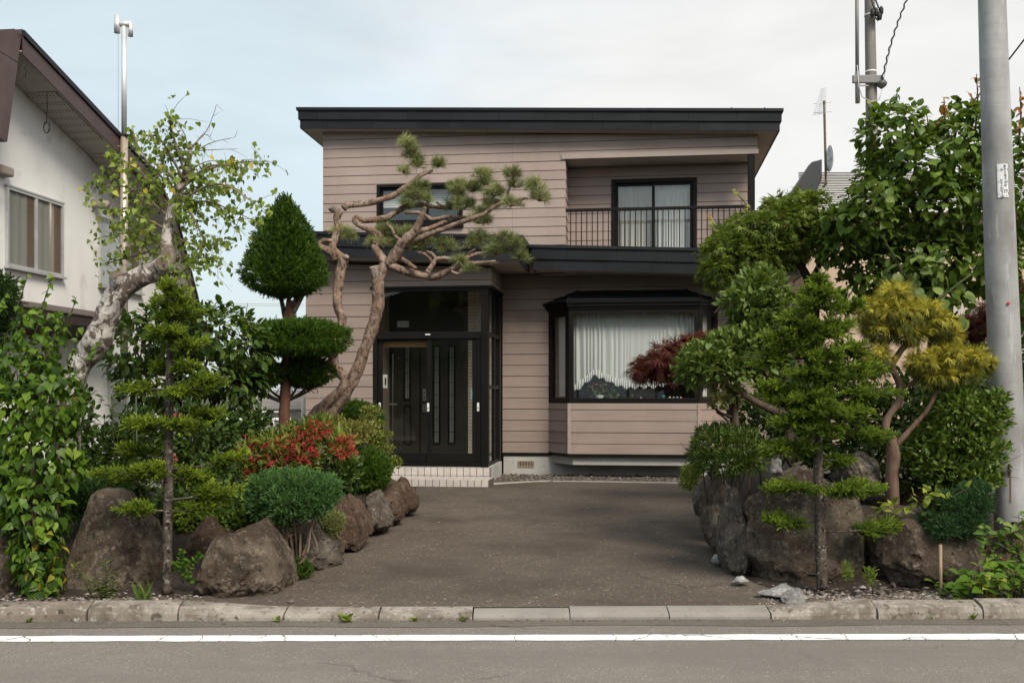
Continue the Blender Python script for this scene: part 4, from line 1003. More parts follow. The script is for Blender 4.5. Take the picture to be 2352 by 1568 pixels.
rk = [
 ('big pointed brown boulder behind the lilies beside the left kerb', 138,385,1118,1368,8.12,0.42,'rock_a',11,0.50,0.55,6,0.07),
 ('brown boulder cut off by the left edge beneath the vine', -120,56,1190,1365,7.9,0.4,'rock_a',12,0.4,0.35,7,0.08),
 ('low dark rock behind the young spruce trunk, between two boulders', 392,590,1182,1330,8.55,0.35,'rock_b',13,0.5,0.25,8,0.12),
 ('pyramid-shaped brown boulder at the left corner of the driveway', 443,668,1196,1372,7.78,0.42,'rock_a',14,0.55,0.62,6,0.07),
 ('smooth grey-brown rock under the round juniper', 640,788,1195,1308,8.75,0.36,'rock_c',15,0.5,0.35,7,0.09),
 ('reddish rock beside the driveway behind the round juniper', 755,850,1135,1256,9.6,0.36,'rock_b',16,0.45,0.3,8,0.12),
 ('grey flat-topped rock fourth along the left driveway edge', 822,902,1128,1216,10.5,0.36,'rock_c',17,0.6,0.2,8,0.12),
 ('brown slanting rock second from the tiled step', 848,932,1102,1196,11.2,0.34,'rock_b',18,0.6,0.3,8,0.12),
 ('reddish end rock of the left row, nearest the tiled step', 895,962,1094,1178,11.9,0.32,'rock_b',19,0.6,0.3,8,0.12),
 ('large rounded brown boulder behind the right spruce trunk', 1698,2010,1098,1346,8.38,0.42,'rock_a',21,0.45,0.10,3,0.06),
 ('grey-brown rock left of the large right boulder', 1650,1722,1118,1316,8.55,0.36,'rock_c',22,0.6,0.30,7,0.10),
 ('upright brown rock at the right driveway edge', 1615,1690,1090,1262,9.25,0.4,'rock_a',23,0.55,0.35,8,0.12),
 ('furrowed rock nearest the house on the right driveway edge', 1598,1690,1066,1205,10.2,0.5,'rock_c',24,0.5,0.25,8,0.14),
 ('dark brown boulder behind the wooden stake at right', 2006,2275,1165,1348,8.15,0.42,'rock_a',25,0.45,0.25,7,0.08),
 ('dark boulder at the foot of the grey pole', 2262,2440,1200,1350,8.3,0.35,'rock_b',26,0.5,0.25,7,0.08),
 ('brown rock on the bed behind the large right boulder', 1790,1935,1070,1160,8.75,0.3,'rock_a',27,0.5,0.25,8,0.10),
 ('jagged dark rock between the right spruce and the twisted trunk', 1925,2035,1036,1125,9.1,0.3,'rock_c',28,0.25,0.5,9,0.2),
 ('brown slab rock on the bed behind the twisted trunk', 2060,2250,1110,1200,8.9,0.3,'rock_b',29,0.5,0.3,8,0.12),
]
for r_ in rk: rock('boulder', *r_[:7], M[r_[7]], *r_[8:11], r_[11], r_[12]*1.35, crag=1.0)
# hole and lichen patches of the pointed boulder are part of it: a dark hollow
wst = [('flat white stone beside the right kerb', 1742,1850,1339,1368,7.42,0.10,31,0.7,0.5), ('white lumpy stone nearest the right kerb', 1795,1855,1350,1392,7.26,0.07,32,0.45,0.4),
       ('small white stone against the driveway edge below the right boulder', 1682,1722,1322,1336,7.9,0.07,33,0.5,0.4), ('white stone wedged under the rocks of the right edge', 1634,1662,1272,1294,8.75,0.07,34,0.5,0.4)]
for l_, x0, x1, yt, yb, Y, d, sd_, pk, tp in wst: rock('white_stone', l_, x0, x1, yt, yb, Y, d, M['rock_w'], sd_, pk, tp, 6, 0.22, 3, 0.1, 'stone', 'white stones by the driveway', crag=1.2)
rock('white_stone', 'small white stone at the foot of the left rocks', 822,838,1216,1226,10.2,0.04, M['rock_w'], 35, 0.5,0.3,5,0.2,3,0.1,'stone','white stones by the driveway')
rock('white_stone', 'pale sliver of stone below the rock with the grey dwarf shrub', 770,784,1232,1258,9.25,0.04, M['rock_w'], 36, 0.3,0.6,5,0.15,3,0.1,'stone','white stones by the driveway')

# ================================================================== NEIGHBOUR ON THE LEFT
ULW = -10.0
def lw(x): return Wd(x, ULW)
lh = thing('neighbour_house', 'white stucco house with brown steep metal roof at the left edge', 'house', Hw(-12.5, 17.5, 0.15))
prof = []                                            # gable profile (depth, height) under the roof edge, read off the picture at the eave line
UE = -9.35
def le(p): w = Wd(p[0], UE); return (w, Zw(UE, w, p[1]))
pf = [le(p) for p in ((18*0.9188, 355*0.9188), (54*0.9188, 87*0.9188), (375*0.9188, 425*0.9188), (440*0.9188, 550*0.9188), (491*0.9188, 750*0.9188))]
pf.append((pf[-1][0]+0.5, pf[-1][1]-1.0))
wallp = [(pf[0][0]+0.25, 0.1), (pf[0][0]+0.25, pf[0][1]+0.1), (pf[1][0]+0.22, pf[1][1]-0.3), (pf[2][0]-0.1, pf[2][1]-0.25), (pf[3][0]-0.1, pf[3][1]-0.1), (pf[4][0]-0.12, pf[4][1]), (pf[5][0]-0.12, pf[5][1]), (pf[5][0]-0.12, 0.1)]
mb = MB(); V = [Hw(ULW, w, z) for w, z in wallp] + [Hw(ULW-6.0, w, z) for w, z in wallp]; n = len(wallp)
mb.add(V, [tuple(range(n)), tuple(range(n, 2*n))[::-1]] + [(i, n+i, n+(i+1) % n, (i+1) % n) for i in range(n)])
lwall = mb.build('wall', M['stucco'], lh)
mb = MB(); T = 0.16
for k, ((w0, z0), (w1, z1)) in enumerate(zip(pf, pf[1:])):
    d = Vector((w1-w0, z1-z0)).normalized(); nn = Vector((-d.y, d.x))*0.10
    if k == 0: nn = Vector((-0.16, 0.02))
    q = [(w0, z0), (w1, z1), (w1+nn.x, z1+nn.y), (w0+nn.x, z0+nn.y)]
    V = [Hw(UE-0.0, a, b) for a, b in q] + [Hw(UE-7.5, a, b) for a, b in q]
    mb.add(V, [(0,1,2,3),(7,6,5,4),(0,4,5,1),(1,5,6,2),(2,6,7,3),(3,7,4,0)])
lroof = mb.build('roof', M['brown_metal'], lh, kind='stuff')
# rake boards: a wide brown board with a thin dark strip over it
for k, ((w0, z0), (w1, z1)) in enumerate(zip(pf[1:], pf[2:])):
    for (h0, h1, o, mt) in ((-0.30, -0.02, 0.02, M['brown_metal']), (-0.02, 0.07, 0.05, M['black'])):
        mb = MB(); V = [Hw(UE+o, w0, z0+h0), Hw(UE+o, w1, z1+h0), Hw(UE+o, w1, z1+h1), Hw(UE+o, w0, z0+h1)] + [Hw(UE, w0, z0+h0), Hw(UE, w1, z1+h0), Hw(UE, w1, z1+h1), Hw(UE, w0, z0+h1)]
        mb.add(V, [(0,1,2,3),(7,6,5,4),(0,4,5,1),(1,5,6,2),(2,6,7,3),(3,7,4,0)]); mb.build('rake_board', mt, lroof)
# front slope panels with standing seams
for k in range(5):
    a, b = UE - k*0.42, UE-(k+1)*0.42+0.012
    w0, z0 = pf[0]; w1, z1 = pf[1]
    mb = MB(); V = [Hw(a, w0-0.17, z0), Hw(b, w0-0.17, z0), Hw(b, w1-0.17, z1+0.03), Hw(a, w1-0.17, z1+0.03)]; V += [tuple(np.array(v)+np.array(Hw(0,0.008,0))) for v in V]
    mb.add(V, [(0,1,2,3),(7,6,5,4),(0,4,5,1),(1,5,6,2),(2,6,7,3),(3,7,4,0)]); mb.build('roof_panel', M['brown_metal'], lroof)
# soffit between wall and rake board with perforated strips
for k, ((w0, z0), (w1, z1)) in enumerate(zip(pf[1:4], pf[2:5])):
    mb = MB(); V = [Hw(ULW, w0, z0-0.26), Hw(UE, w0, z0-0.26), Hw(UE, w1, z1-0.26), Hw(ULW, w1, z1-0.26)]; V += [(p[0], p[1], p[2]+0.02) for p in V]
    mb.add(V, [(3,2,1,0),(4,5,6,7),(0,1,5,4),(1,2,6,5),(2,3,7,6),(3,0,4,7)])
    mb.build('soffit', surf('grey_soffit_%d' % k, (0.44,0.41,0.37), (0.5,0.47,0.43), 3, 0.8), lroof)
def dots_mat():
    m, t, out = newmat('perforated_soffit'); p = principled(t, out, 0.8, 0, 0.3)
    v = t.nodes.new('ShaderNodeTexVoronoi'); v.inputs['Scale'].default_value = 16; v.inputs['Randomness'].default_value = 0.05
    g = t.nodes.new('ShaderNodeNewGeometry'); t.links.new(g.outputs['Position'], v.inputs['Vector'])
    c = ramp(t, v.outputs['Distance'], [(0.28, (0.15,0.135,0.12)), (0.36, (0.46,0.43,0.39))]); t.links.new(c, p.inputs['Base Color']); return m
M['perf'] = dots_mat()
def soff(w): return float(np.interp(w, [p[0] for p in pf[1:]], [p[1] for p in pf[1:]]))-0.275
for x0, x1 in ((92, 205), (235, 320)):
    w0, w1 = Wd(x0, -9.7), Wd(x1, -9.7)
    mb = MB(); V = [Hw(ULW+0.03, w0, soff(w0)), Hw(UE-0.08, w0, soff(w0)), Hw(UE-0.08, w1, soff(w1)), Hw(ULW+0.03, w1, soff(w1))]; V += [(p[0],p[1],p[2]+0.004) for p in V]
    mb.add(V, [(3,2,1,0),(4,5,6,7),(0,1,5,4),(1,2,6,5),(2,3,7,6),(3,0,4,7)]); mb.build('soffit_vent', M['perf'], lroof)
def lz(x, y, u=ULW): w = Wd(x, u); return Zw(u, w, y)
def sidebox(mb, w0, w1, z0, z1, u0, u1): mb.hbox(u0, u1, w0, w1, z0, z1)
def lwin(x0, x1, yt, yb, curt, split=None, mat=None):
    """window on the side wall: frame, panes, sill; heights read at its left edge"""
    w0, w1 = lw(x0), lw(x1); z1, z0 = lz(x0, yt), lz(x0, yb)
    mb = MB(); t = 0.045
    for a, b, c, d in ((w0, w1, z0, z0+t), (w0, w1, z1-t, z1), (w0, w0+t, z0+t, z1-t), (w1-t, w1, z0+t, z1-t)): sidebox(mb, a, b, c, d, ULW+0.001, ULW+0.05)
    if split:
        m_ = w0+(w1-w0)*split; sidebox(mb, m_-0.03, m_+0.03, z0+t, z1-t, ULW+0.001, ULW+0.045)
    f = mb.build('window', M['alu'], lh)
    mb = MB(); sidebox(mb, w0-0.03, w1+0.03, z0-0.04, z0-0.002, ULW+0.001, ULW+0.09); mb.build('sill', M['alu'], f)
    mb = MB(); sidebox(mb, w0-0.02, w1+0.02, z1+0.002, z1+0.03, ULW+0.001, ULW+0.06); mb.build('drip_cap', M['alu'], f)
    mb = MB(); sidebox(mb, w0+t, w1-t, z0+t, z1-t, ULW+0.028, ULW+0.032); mb.build('pane', M['glass'], f)
    mb = MB(); n = 40; vs = []
    for i in range(n+1):
        w = w0+t+(w1-w0-2*t)*i/n
        for z in (z0+t, z1-t): vs.append(Hw(ULW+0.012+0.007*math.sin(i*1.1), w, z))
    mb.add(vs, [(2*i, 2*i+2, 2*i+3, 2*i+1) for i in range(n)]); mb.build('window_curtain', mat or fabric('net_%d' % x0, curt, 0.1), f, smooth=True)
    return f, w0, w1, z0, z1
f, w0, w1, z0, z1 = lwin(11, 141, 427, 610, (0.40,0.38,0.35), 0.5)
for a, b in ((0.36, 0.47), (0.84, 0.965)):
    mb = MB(); n = 14; vs = []
    for i in range(n+1):
        w = w0+(w1-w0)*(a+(b-a)*i/n)
        for z in (z0+0.05, z1-0.05): vs.append(Hw(ULW+0.022+0.004*math.sin(i*1.6), w, z))
    mb.add(vs, [(2*i, 2*i+2, 2*i+3, 2*i+1) for i in range(n)]); mb.build('drape', M['brown_drape'], f, smooth=True)
f, w0, w1, z0, z1 = lwin(226, 322, 500, 655, (0.55,0.56,0.55), 0.62)
mb = MB(); vs = []; n = 14
for i in range(n+1):
    w = w0+(w1-w0)*(0.68+0.27*i/n)
    vs += [Hw(ULW+0.022+0.004*math.sin(i*1.6), w0+(w1-w0)*(0.8+0.13*i/n), z0+0.25), Hw(ULW+0.022+0.004*math.sin(i*1.6), w, z1-0.05)]
mb.add(vs, [(2*i, 2*i+2, 2*i+3, 2*i+1) for i in range(n)]); mb.build('drape', M['brown_drape'], f, smooth=True)
lwin(247, 292, 842, 1010, (0.3,0.31,0.31))
# pent roof over the ground floor, boxed dark underside
w0, w1 = lw(-60), lw(222); zc = lz(58, 700)-0.02
mb = MB(); V = []
for w in (w0, w1): V += [Hw(ULW, w, zc+0.06), Hw(ULW+0.75, w, zc-0.14), Hw(ULW+0.75, w, zc-0.30), Hw(ULW, w, zc-0.48)]
mb.add(V, [(0,1,5,4),(1,2,6,5),(2,3,7,6),(3,0,4,7),(3,2,1,0),(4,5,6,7)]); pent = mb.build('pent_roof', surf('dark_brown_boards', (0.028,0.018,0.014), (0.045,0.03,0.024), 4, 0.7), lh)
nn = 22
for i in range(nn):
    a, b = w0+(w1-w0)*i/nn+0.01, w0+(w1-w0)*(i+1)/nn-0.01
    mb = MB(); V = [Hw(ULW+0.0, a, zc+0.068), Hw(ULW+0.77, a, zc-0.135), Hw(ULW+0.77, b, zc-0.135), Hw(ULW+0.0, b, zc+0.068)]; V += [(p[0],p[1],p[2]+0.018) for p in V]
    mb.add(V, [(3,2,1,0),(4,5,6,7),(0,1,5,4),(1,2,6,5),(2,3,7,6),(3,0,4,7)]); mb.build('roof_sheet', M['brown_metal'], pent)
# vent hoods and pipe stubs on the wall
mb = MB(); c = Hw(ULW, lw(0), lz(0, 390)); w_ = lw(2); z_ = lz(2, 392)
mb.hbox(ULW, ULW+0.16, w_-0.2, w_+0.12, z_-0.09, z_+0.06); mb.build('vent_hood', flat('beige_hood', (0.34,0.29,0.25), 0.6), lh, bevel=0.03)
w_ = lw(214); z_ = lz(214, 474)
mb = MB(); mb.tube([Hw(ULW-0.02, w_, z_+0.05), Hw(ULW+0.28, w_+0.02, z_+0.02)], 0.085, 14); mb.build('vent_pipe', bpy.data.materials['beige_hood'], lh, smooth=True)
w_ = lw(262); z_ = lz(262, 486); mb = MB(); mb.hbox(ULW, ULW+0.12, w_-0.13, w_+0.13, z_-0.07, z_+0.05); mb.build('vent_hood', bpy.data.materials['beige_hood'], lh, bevel=0.02)
# stainless flue
uf = -9.27; wf = Wd(285, uf); fx, fy, _ = Hw(uf, wf, 0)
ztop_ = Zw(uf, wf, 62); zmid = Zw(uf, wf, 310); zbot = Zw(uf, wf, 770)
M['chrome'] = surf('stainless_flue', (0.60,0.61,0.62), (0.72,0.73,0.74), 5, 0.42, 0.45, bump=0.02)
M['rusty'] = surf('rusted_flue', (0.42,0.30,0.22), (0.62,0.56,0.5), 3, 0.4, 0.5, stretch=(1,1,0.15))
mb = MB(); mb.tube([(fx, fy, zmid), (fx, fy, ztop_)], 0.047, 16, cap=True); flue = mb.build('flue', M['chrome'], lh, smooth=True)
mb = MB(); mb.tube([(fx, fy, zbot-0.6), (fx, fy, zmid-0.002)], 0.066, 16); mb.build('flue_lower_pipe', M['rusty'], flue, smooth=True)
mb = MB(); mb.tube([(fx-0.062-0.035, fy-0.03, ztop_-0.12), (fx-0.062-0.035, fy-0.03, zmid)], 0.006, 6); mb.build('guy_rod', M['steel'], flue)
mb = MB(); mb.tube([(fx-0.12, fy-0.02, ztop_-0.12), (fx-0.12, fy-0.02, ztop_+0.20)], 0.054, 16); mb.build('flue_cap', M['chrome'], flue, smooth=True)
mb = MB(); mb.tube([(fx+0.10, fy+0.04, ztop_-0.16), (fx+0.10, fy+0.04, ztop_+0.11)], 0.048, 16); mb.build('flue_cap', M['chrome'], flue, smooth=True)
mb = MB(); mb.tube([(fx-0.1, fy, ztop_+0.05), (fx+0.1, fy, ztop_+0.05)], 0.05, 14); mb.build('flue_elbow', M['chrome'], flue, smooth=True)
mb = MB(); mb.hbox(uf-0.42, uf+0.10, wf-0.08, wf+0.08, zmid-0.02, zmid+0.0); mb.build('flue_bracket', M['brown_metal'], flue)
mb = MB(); mb.hbox(uf-0.7, uf+0.05, wf-0.03, wf+0.03, zbot+0.3, zbot+0.33); mb.build('flue_bracket', M['galv'], flue)
# cable hanging coil from the eave, service wire
def cable(name, pts, r, mat, label, cat='cable', group=None):
    mb = MB(); mb.tube(pts, r, 6); return mb.build(name, mat, None, smooth=True, label=label, cat=cat, group=group)
M['wire'] = flat('black_cable', (0.018,0.017,0.016), 0.6)
uw_ = -9.6; wv = Wd(107, uw_); a0 = Zw(uw_, wv, 205); a1 = Zw(uw_, wv, 282)
pts = [Hw(uw_, wv, a0+0.05), Hw(uw_+0.01, wv, (a0+a1)/2), Hw(uw_, wv, a1)]
for k in range(26):
    t_ = k/25*2*math.pi*2.6; pts.append(Hw(uw_+0.055*math.sin(t_)*(1+0.2*math.sin(k)), wv+0.01*math.cos(k), a1-0.08+0.09*math.cos(t_)))
cable('hanging_cable', pts, 0.006, M['wire'], 'black cable with a coiled end hanging under the white house eave')
q0 = at(-60, 60, 13.2); q1 = at(38, 142, 13.9); q2 = at(60, 168, 14.0)
pts = [q0, (q0+q1)/2 - np.array((0,0,0.06)), q1, at(52,152,13.95), at(61,163,14.0), at(58,178,14.0), at(50,175,14.0), at(50,160,14.0), at(56,150,14.1)]
cable('service_wire', pts, 0.006, M['wire'], 'black service wire looping in front of the brown roof edge')
for k, (y, g) in enumerate(((698, 0), (702, 0))):
    cable('power_line', [at(x, y + 1.2*math.sin(x*0.01), 42) for x in range(440, 760, 40)], 0.011, M['galv'], ('upper' if k == 0 else 'lower') + ' thin power line between the white house and the topiary tree', 'power line', 'thin power lines')

# shed and railing seen between the two houses
sh = thing('shed', 'low white shed with grey corrugated roof beyond the garden at left', 'shed', at(690, 985, 23)*np.array((1,1,0))+np.array((0,0,0.12)))
mb = MB(); a = at(600, 0, 24); b = at(706, 0, 24); mb.box((a[0], 23.6, 0.1), (b[0], 26, Zw(0, 24, 938))); mb.build('wall', M['stucco'], sh)
zr = CAMZ+(HY-896)/F*25.2; ze = CAMZ+(HY-940)/F*23.4; nr = 26
for i in range(nr):
    x0 = a[0]-0.3 + (b[0]-a[0]+0.35)*i/nr; x1 = a[0]-0.3 + (b[0]-a[0]+0.35)*(i+1)/nr; xm = (x0+x1)/2
    mb = MB(); V = [(x0,23.3,ze),(xm,23.3,ze+0.025),(x1,23.3,ze),(x0,25.2,zr),(xm,25.2,zr+0.025),(x1,25.2,zr)]; V += [(p[0],p[1],p[2]-0.01) for p in V]
    mb.add(V, [(0,1,4,3),(1,2,5,4),(9,10,7,6),(10,11,8,7),(0,6,7,1),(1,7,8,2),(3,4,10,9),(4,5,11,10)]); mb.build('roof_rib', surf('grey_corrugated', (0.24,0.225,0.205), (0.32,0.3,0.28), 5, 0.7) if i == 0 else bpy.data.materials['grey_corrugated'], sh)
mb = MB(); c_ = at(680, 0, 23.5); mb.box((c_[0]-0.08, 23.56, 0.55), (c_[0]+0.18, 23.598, Zw(0,23.5,944))); mb.build('window', M['glass'], sh)
mb = MB(); c_ = at(697, 0, 22.9); mb.tube([(c_[0], 22.9, 0.15), (c_[0], 22.9, CAMZ+(HY-912)/F*22.9)], 0.05, 10); mb.build('downpipe', M['white_plastic'], sh)
fr = thing('railing', 'white metal tube railing in the gap behind the topiary trunk', 'railing', at(560, 1010, 14.5)*np.array((1,1,0))+np.array((0,0,0.2)))
zt_ = CAMZ+(HY-963)/F*14.5
mb = MB(); mb.tube([at(400, 963, 14.5), at(668, 963, 14.5)], 0.025, 8); mb.build('top_rail', M['white_plastic'], fr, smooth=True)
mb = MB(); mb.tube([at(400, 946, 14.9), at(645, 946, 14.9)], 0.02, 8); mb.build('back_rail', M['galv'], fr, smooth=True)
for x in (420, 500, 580, 627, 663):
    p = at(x, 963, 14.5); mb = MB(); mb.tube([(p[0], p[1], 0.15), (p[0], p[1], zt_-0.02)], 0.02, 8); mb.build('post', M['white_plastic'], fr, smooth=True)

# ================================================================== NEIGHBOUR ON THE RIGHT
rhz = thing('neighbour_house', 'beige house with grey ribbed metal roof behind the right-hand trees', 'house', (9.5, 24.0, 0.15))
M['beige'] = surf('beige_wall', (0.47,0.36,0.27), (0.54,0.42,0.32), 1.5, 0.85, bump=0.15, speck=((0.37,0.29,0.22), 2.2, 0.62, 0.2))
YB = 21.0
xw0 = at(1852, 0, YB)[0]; xw1 = xw0+9.5
zev = CAMZ+(HY-470)/F*YB; zrg = CAMZ+(HY-396)/F*(YB+2.6)
mb = MB(); mb.box((xw0, YB, 0.1), (xw1, YB+7, zev)); mb.build('wall', M['beige'], rhz)
xr0 = at(1872, 0, YB+1.3)[0]
V = [(xw0-0.15, YB-0.5, zev-0.15), (xw1, YB-0.5, zev-0.15), (xw1, YB+2.6, zrg), (xr0, YB+2.6, zrg)]
mb = MB(); mb.add(V + [(p[0],p[1],p[2]-0.1) for p in V], [(0,1,2,3),(7,6,5,4),(0,4,5,1),(1,5,6,2),(2,6,7,3),(3,7,4,0)]); rroof = mb.build('roof', surf('light_roof', (0.58,0.57,0.55), (0.68,0.67,0.65), 3, 0.45), rhz)
ns = 20
for i in range(ns):
    f = (i+0.5)/ns; y = YB-0.5+3.1*f; z = zev-0.15+(zrg-zev+0.15)*f; x0 = xw0-0.15+(xr0-xw0+0.15)*f
    mb = MB(); mb.box((x0, y-0.022, z+0.004), (xw1, y+0.012, z+0.014)); mb.build('roof_rib', M['black'], rroof)
# black hip end and ridge block
a0 = at(1815, 447, YB-0.2); a1 = at(1865, 372, YB+2.2); a2 = at(1888, 366, YB+2.0); a3 = at(1884, 430, YB-0.2)
mb = MB(); V = [a0, at(1872, 452, YB-0.35), at(1888, 408, YB+1.6), a2, a1]; V2 = [np.array(v)+np.array((0.02, 0.35, 0)) for v in V]
mb.add(V+V2, [(0,1,2,3,4),(9,8,7,6,5),(0,5,6,1),(1,6,7,2),(2,7,8,3),(3,8,9,4),(4,9,5,0)]); mb.build('hip_end', M['frame'], rhz)
p0, p1 = at(1830, 470, YB-0.3), at(1868, 445, YB-0.3); mb = MB(); mb.box((p0[0], YB-0.55, p0[2]-0.12), (p1[0], YB-0.25, p1[2])); mb.build('gutter_box', M['black'], rhz)
# tiled lighter wing at the far right
mb = MB(); p = at(2180, 745, 17.5); q = at(2352, 700, 17.5); mb.box((p[0], 17.5, 0.1), (q[0]+1.5, 18.2, CAMZ+(HY-690)/F*17.5)); mb.build('wing_wall', surf('pale_tile_wall', (0.48,0.42,0.37), (0.56,0.5,0.45), 2, 0.6), rhz)
# antenna and dish
yA = YB+1.5; bA = at(1898, 450, yA); tA = at(1893, 232, yA)
an = thing('antenna', 'rusty television antenna mast on the neighbouring roof at right', 'antenna', bA)
M['rust'] = surf('rusty_steel', (0.12,0.075,0.05), (0.2,0.14,0.10), 12, 0.7, 0.3)
mb = MB(); mb.tube([bA, (bA+tA)/2, tA], 0.028, 8); mb.build('mast', M['rust'], an)
b0, b1 = at(1882, 262, yA-0.5), at(1891, 204, yA+0.9)
mb = MB(); mb.tube([b0, b1], 0.014, 6); boom = mb.build('boom', M['galv'], an)
for i in range(15):
    c = b0+(b1-b0)*(i/14); l = 0.30-0.012*i; mb = MB(); mb.tube([c+np.array((-l*0.5,0,-0.02)), c+np.array((l*0.5,0,0.02))], 0.006, 5); mb.build('element', M['galv'], boom)
for y in (236, 258):
    c = at(1888, y, yA); mb = MB(); mb.tube([c+np.array((-0.22,-0.1,-0.05)), c+np.array((0.25,0.1,0.04))], 0.008, 5); mb.build('element', M['galv'], boom)
ds = thing('satellite_dish', 'white satellite dish on the antenna mast seen edge-on', 'dish', at(1905, 384, yA-0.1))
c = at(1909, 364, yA-0.1); mb = MB(); vs = []; fs = []; nr_, ns_ = 5, 20
for i in range(nr_):
    for k in range(ns_):
        rr_ = 0.27*i/(nr_-1); t_ = 2*math.pi*k/ns_; vs.append((c[0]+0.02-0.55*rr_**2*1.5, c[1]+rr_*math.cos(t_), c[2]+rr_*1.1*math.sin(t_)))
for i in range(nr_-1):
    for k in range(ns_): fs.append((i*ns_+k, i*ns_+(k+1) % ns_, (i+1)*ns_+(k+1) % ns_, (i+1)*ns_+k))
mb.add(vs, fs); o = mb.build('reflector', M['white_plastic'], ds, smooth=True); o.modifiers.new('thick', 'SOLIDIFY').thickness = 0.012
mb = MB(); mb.tube([at(1897, 372, yA), c], 0.02, 8); mb.build('arm', M['galv'], ds)

# ================================================================== POLES
def concrete_pole():
    m, t, out = newmat('utility_pole'); p = principled(t, out, 0.62, 0.0, 0.4)
    c = ramp(t, noise_n(t, 3.0, 6, 0.6, stretch=(1,1,0.5)), [(0.32, (0.20,0.195,0.188)), (0.68, (0.40,0.405,0.41))])
    c = mixc(t, ramp(t, noise_n(t, 5, 5, 0.7, stretch=(0.6,0.6,14)), [(0.46, (0,0,0)), (0.70, (0.32,)*3)]), c, (0.22,0.21,0.20))
    c = mixc(t, ramp(t, noise_n(t, 6, 4, 0.7, stretch=(3,3,0.35)), [(0.58, (0,0,0)), (0.72, (0.7,)*3)]), c, (0.50,0.51,0.52))
    c = mixc(t, ramp(t, noise_n(t, 2.3, 3, 0.6, stretch=(5,5,1.2)), [(0.70, (0,0,0)), (0.76, (0.6,)*3)]), c, (0.26,0.15,0.085))
    t.links.new(c, p.inputs['Base Color']); return m
M['pole'] = concrete_pole()
YP = 8.95
def pole_c(y): return at(np.interp(y, [-700, 0, 560, 1240], [2262, 2278.5, 2297, 2325]), y, YP)
pb = pole_c(1290)
pl = thing('utility_pole', 'thick weathered grey utility pole standing at the right edge', 'utility pole', pb)
yy = list(np.linspace(1290, -700, 26)); rad = [float(np.interp(y, [-700, 0, 560, 1240, 1300], [26, 29.5, 34.0, 37, 37.5]))/F*YP for y in yy]
mb = MB(); mb.tube([pole_c(y) for y in yy], rad, 32, wob=0.004); mb.build('shaft', M['pole'], pl, smooth=True)
def on_pole(x, y, lift=0.004):
    """point on the front of the pole shaft under a picture position, and the outward normal"""
    c = pole_c(y); r_ = float(np.interp(y, [-700, 0, 560, 1240, 1300], [26, 29.5, 34.0, 37, 37.5]))/F*YP + lift
    dy = -r_
    for _ in range(4):
        dx = (x-CX)/F*(c[1]+dy) - c[0]; dx = max(-r_*0.98, min(r_*0.98, dx)); dy = -math.sqrt(max(1e-6, r_*r_-dx*dx))
    return Vector((c[0]+dx, c[1]+dy, c[2]))
def pole_patch(name, x0, x1, y0, y1, mat, lift, parent, sl=0.0, nx=8):
    mb = MB(); vs = []
    for j, y in enumerate((y0, y1)):
        for i in range(nx+1): vs.append(on_pole(x0+(x1-x0)*i/nx + (sl if j else 0), y, lift))
    mb.add(vs, [(i, i+1, nx+2+i, nx+1+i) for i in range(nx)])
    o = mb.build(name, mat, parent); o.modifiers.new('thick', 'SOLIDIFY').thickness = 0.002; return o
plate = thing('pole_plate', 'white enamel number plate with Japanese writing on the grey pole', 'plate', on_pole(2303, 460))
pole_patch('plate_sheet', 2289.5, 2314, 384, 460, surf('plate_enamel', (0.66,0.68,0.70), (0.74,0.76,0.78), 6, 0.35), 0.004, plate, 2.5)
M['ink'] = flat('plate_ink', (0.035,0.035,0.04), 0.6)
def glyph(ch, x, y, hpx, parent, name='letter', aspect=1.0):
    cu = bpy.data.curves.new('glyph', 'FONT'); cu.body = ch; cu.size = 1.0
    tmp = bpy.data.objects.new('glyph', cu); COL.objects.link(tmp)
    dg = bpy.context.evaluated_depsgraph_get(); me = bpy.data.meshes.new_from_object(tmp.evaluated_get(dg))
    bpy.data.objects.remove(tmp); bpy.data.curves.remove(cu)
    if len(me.vertices) == 0: return None
    P = np.array([v.co[:] for v in me.vertices]); lo, hi = P.min(0), P.max(0); ctr = (lo+hi)/2
    s_ = hpx/max(1e-6, (hi[1]-lo[1])) if len(ch) == 1 and ch not in '・一' else hpx
    s_ = min(s_, hpx*1.6)
    org = worldloc(parent)
    for v, p in zip(me.vertices, P):
        q = on_pole(x+(p[0]-ctr[0])*s_*aspect, y-(p[1]-ctr[1])*s_, 0.0075); v.co = q-org
    me.update(); return link_mesh(name, me, M['ink'], parent)
for ch, x, y, h in (('北', 2308.5, 403, 6.5), ('竜', 2309, 410.5, 7), ('市', 2309.5, 418, 6.5), ('街', 2310, 425.5, 7), ('幹', 2310, 433, 7), ('2', 2307.6, 445.5, 8), ('9', 2312.4, 445.5, 8),
                    ('左', 2300, 422.5, 9), ('2', 2300.7, 431.5, 7.5), ('左', 2301, 440.8, 9), ('2', 2301.5, 450, 7.5), ('H', 2299, 457, 2.6), ('2', 2311.5, 456.6, 2.8), ('4', 2313.8, 456.6, 2.8)):
    glyph(ch, x, y, h, plate, aspect=0.92)
def pring(x, y, r0, r1, parent, name, mat, n=20):
    mb = MB(); vs = []
    for k in range(n):
        t_ = 2*math.pi*k/n
        for r_ in (r0, r1): vs.append(on_pole(x+r_*math.cos(t_), y+r_*math.sin(t_), 0.0078))
    mb.add(vs, [(2*k, 2*k+1, (2*k+3) % (2*n), (2*k+2) % (2*n)) for k in range(n)]); return mb.build(name, mat, parent)
pring(2307.5, 389.5, 2.2, 3.0, plate, 'emblem_ring', M['ink']); pole_patch('emblem_stroke', 2307, 2308, 387.6, 391, M['ink'], 0.0075, plate); pole_patch('emblem_stroke', 2308, 2309.4, 389, 389.7, M['ink'], 0.0075, plate)
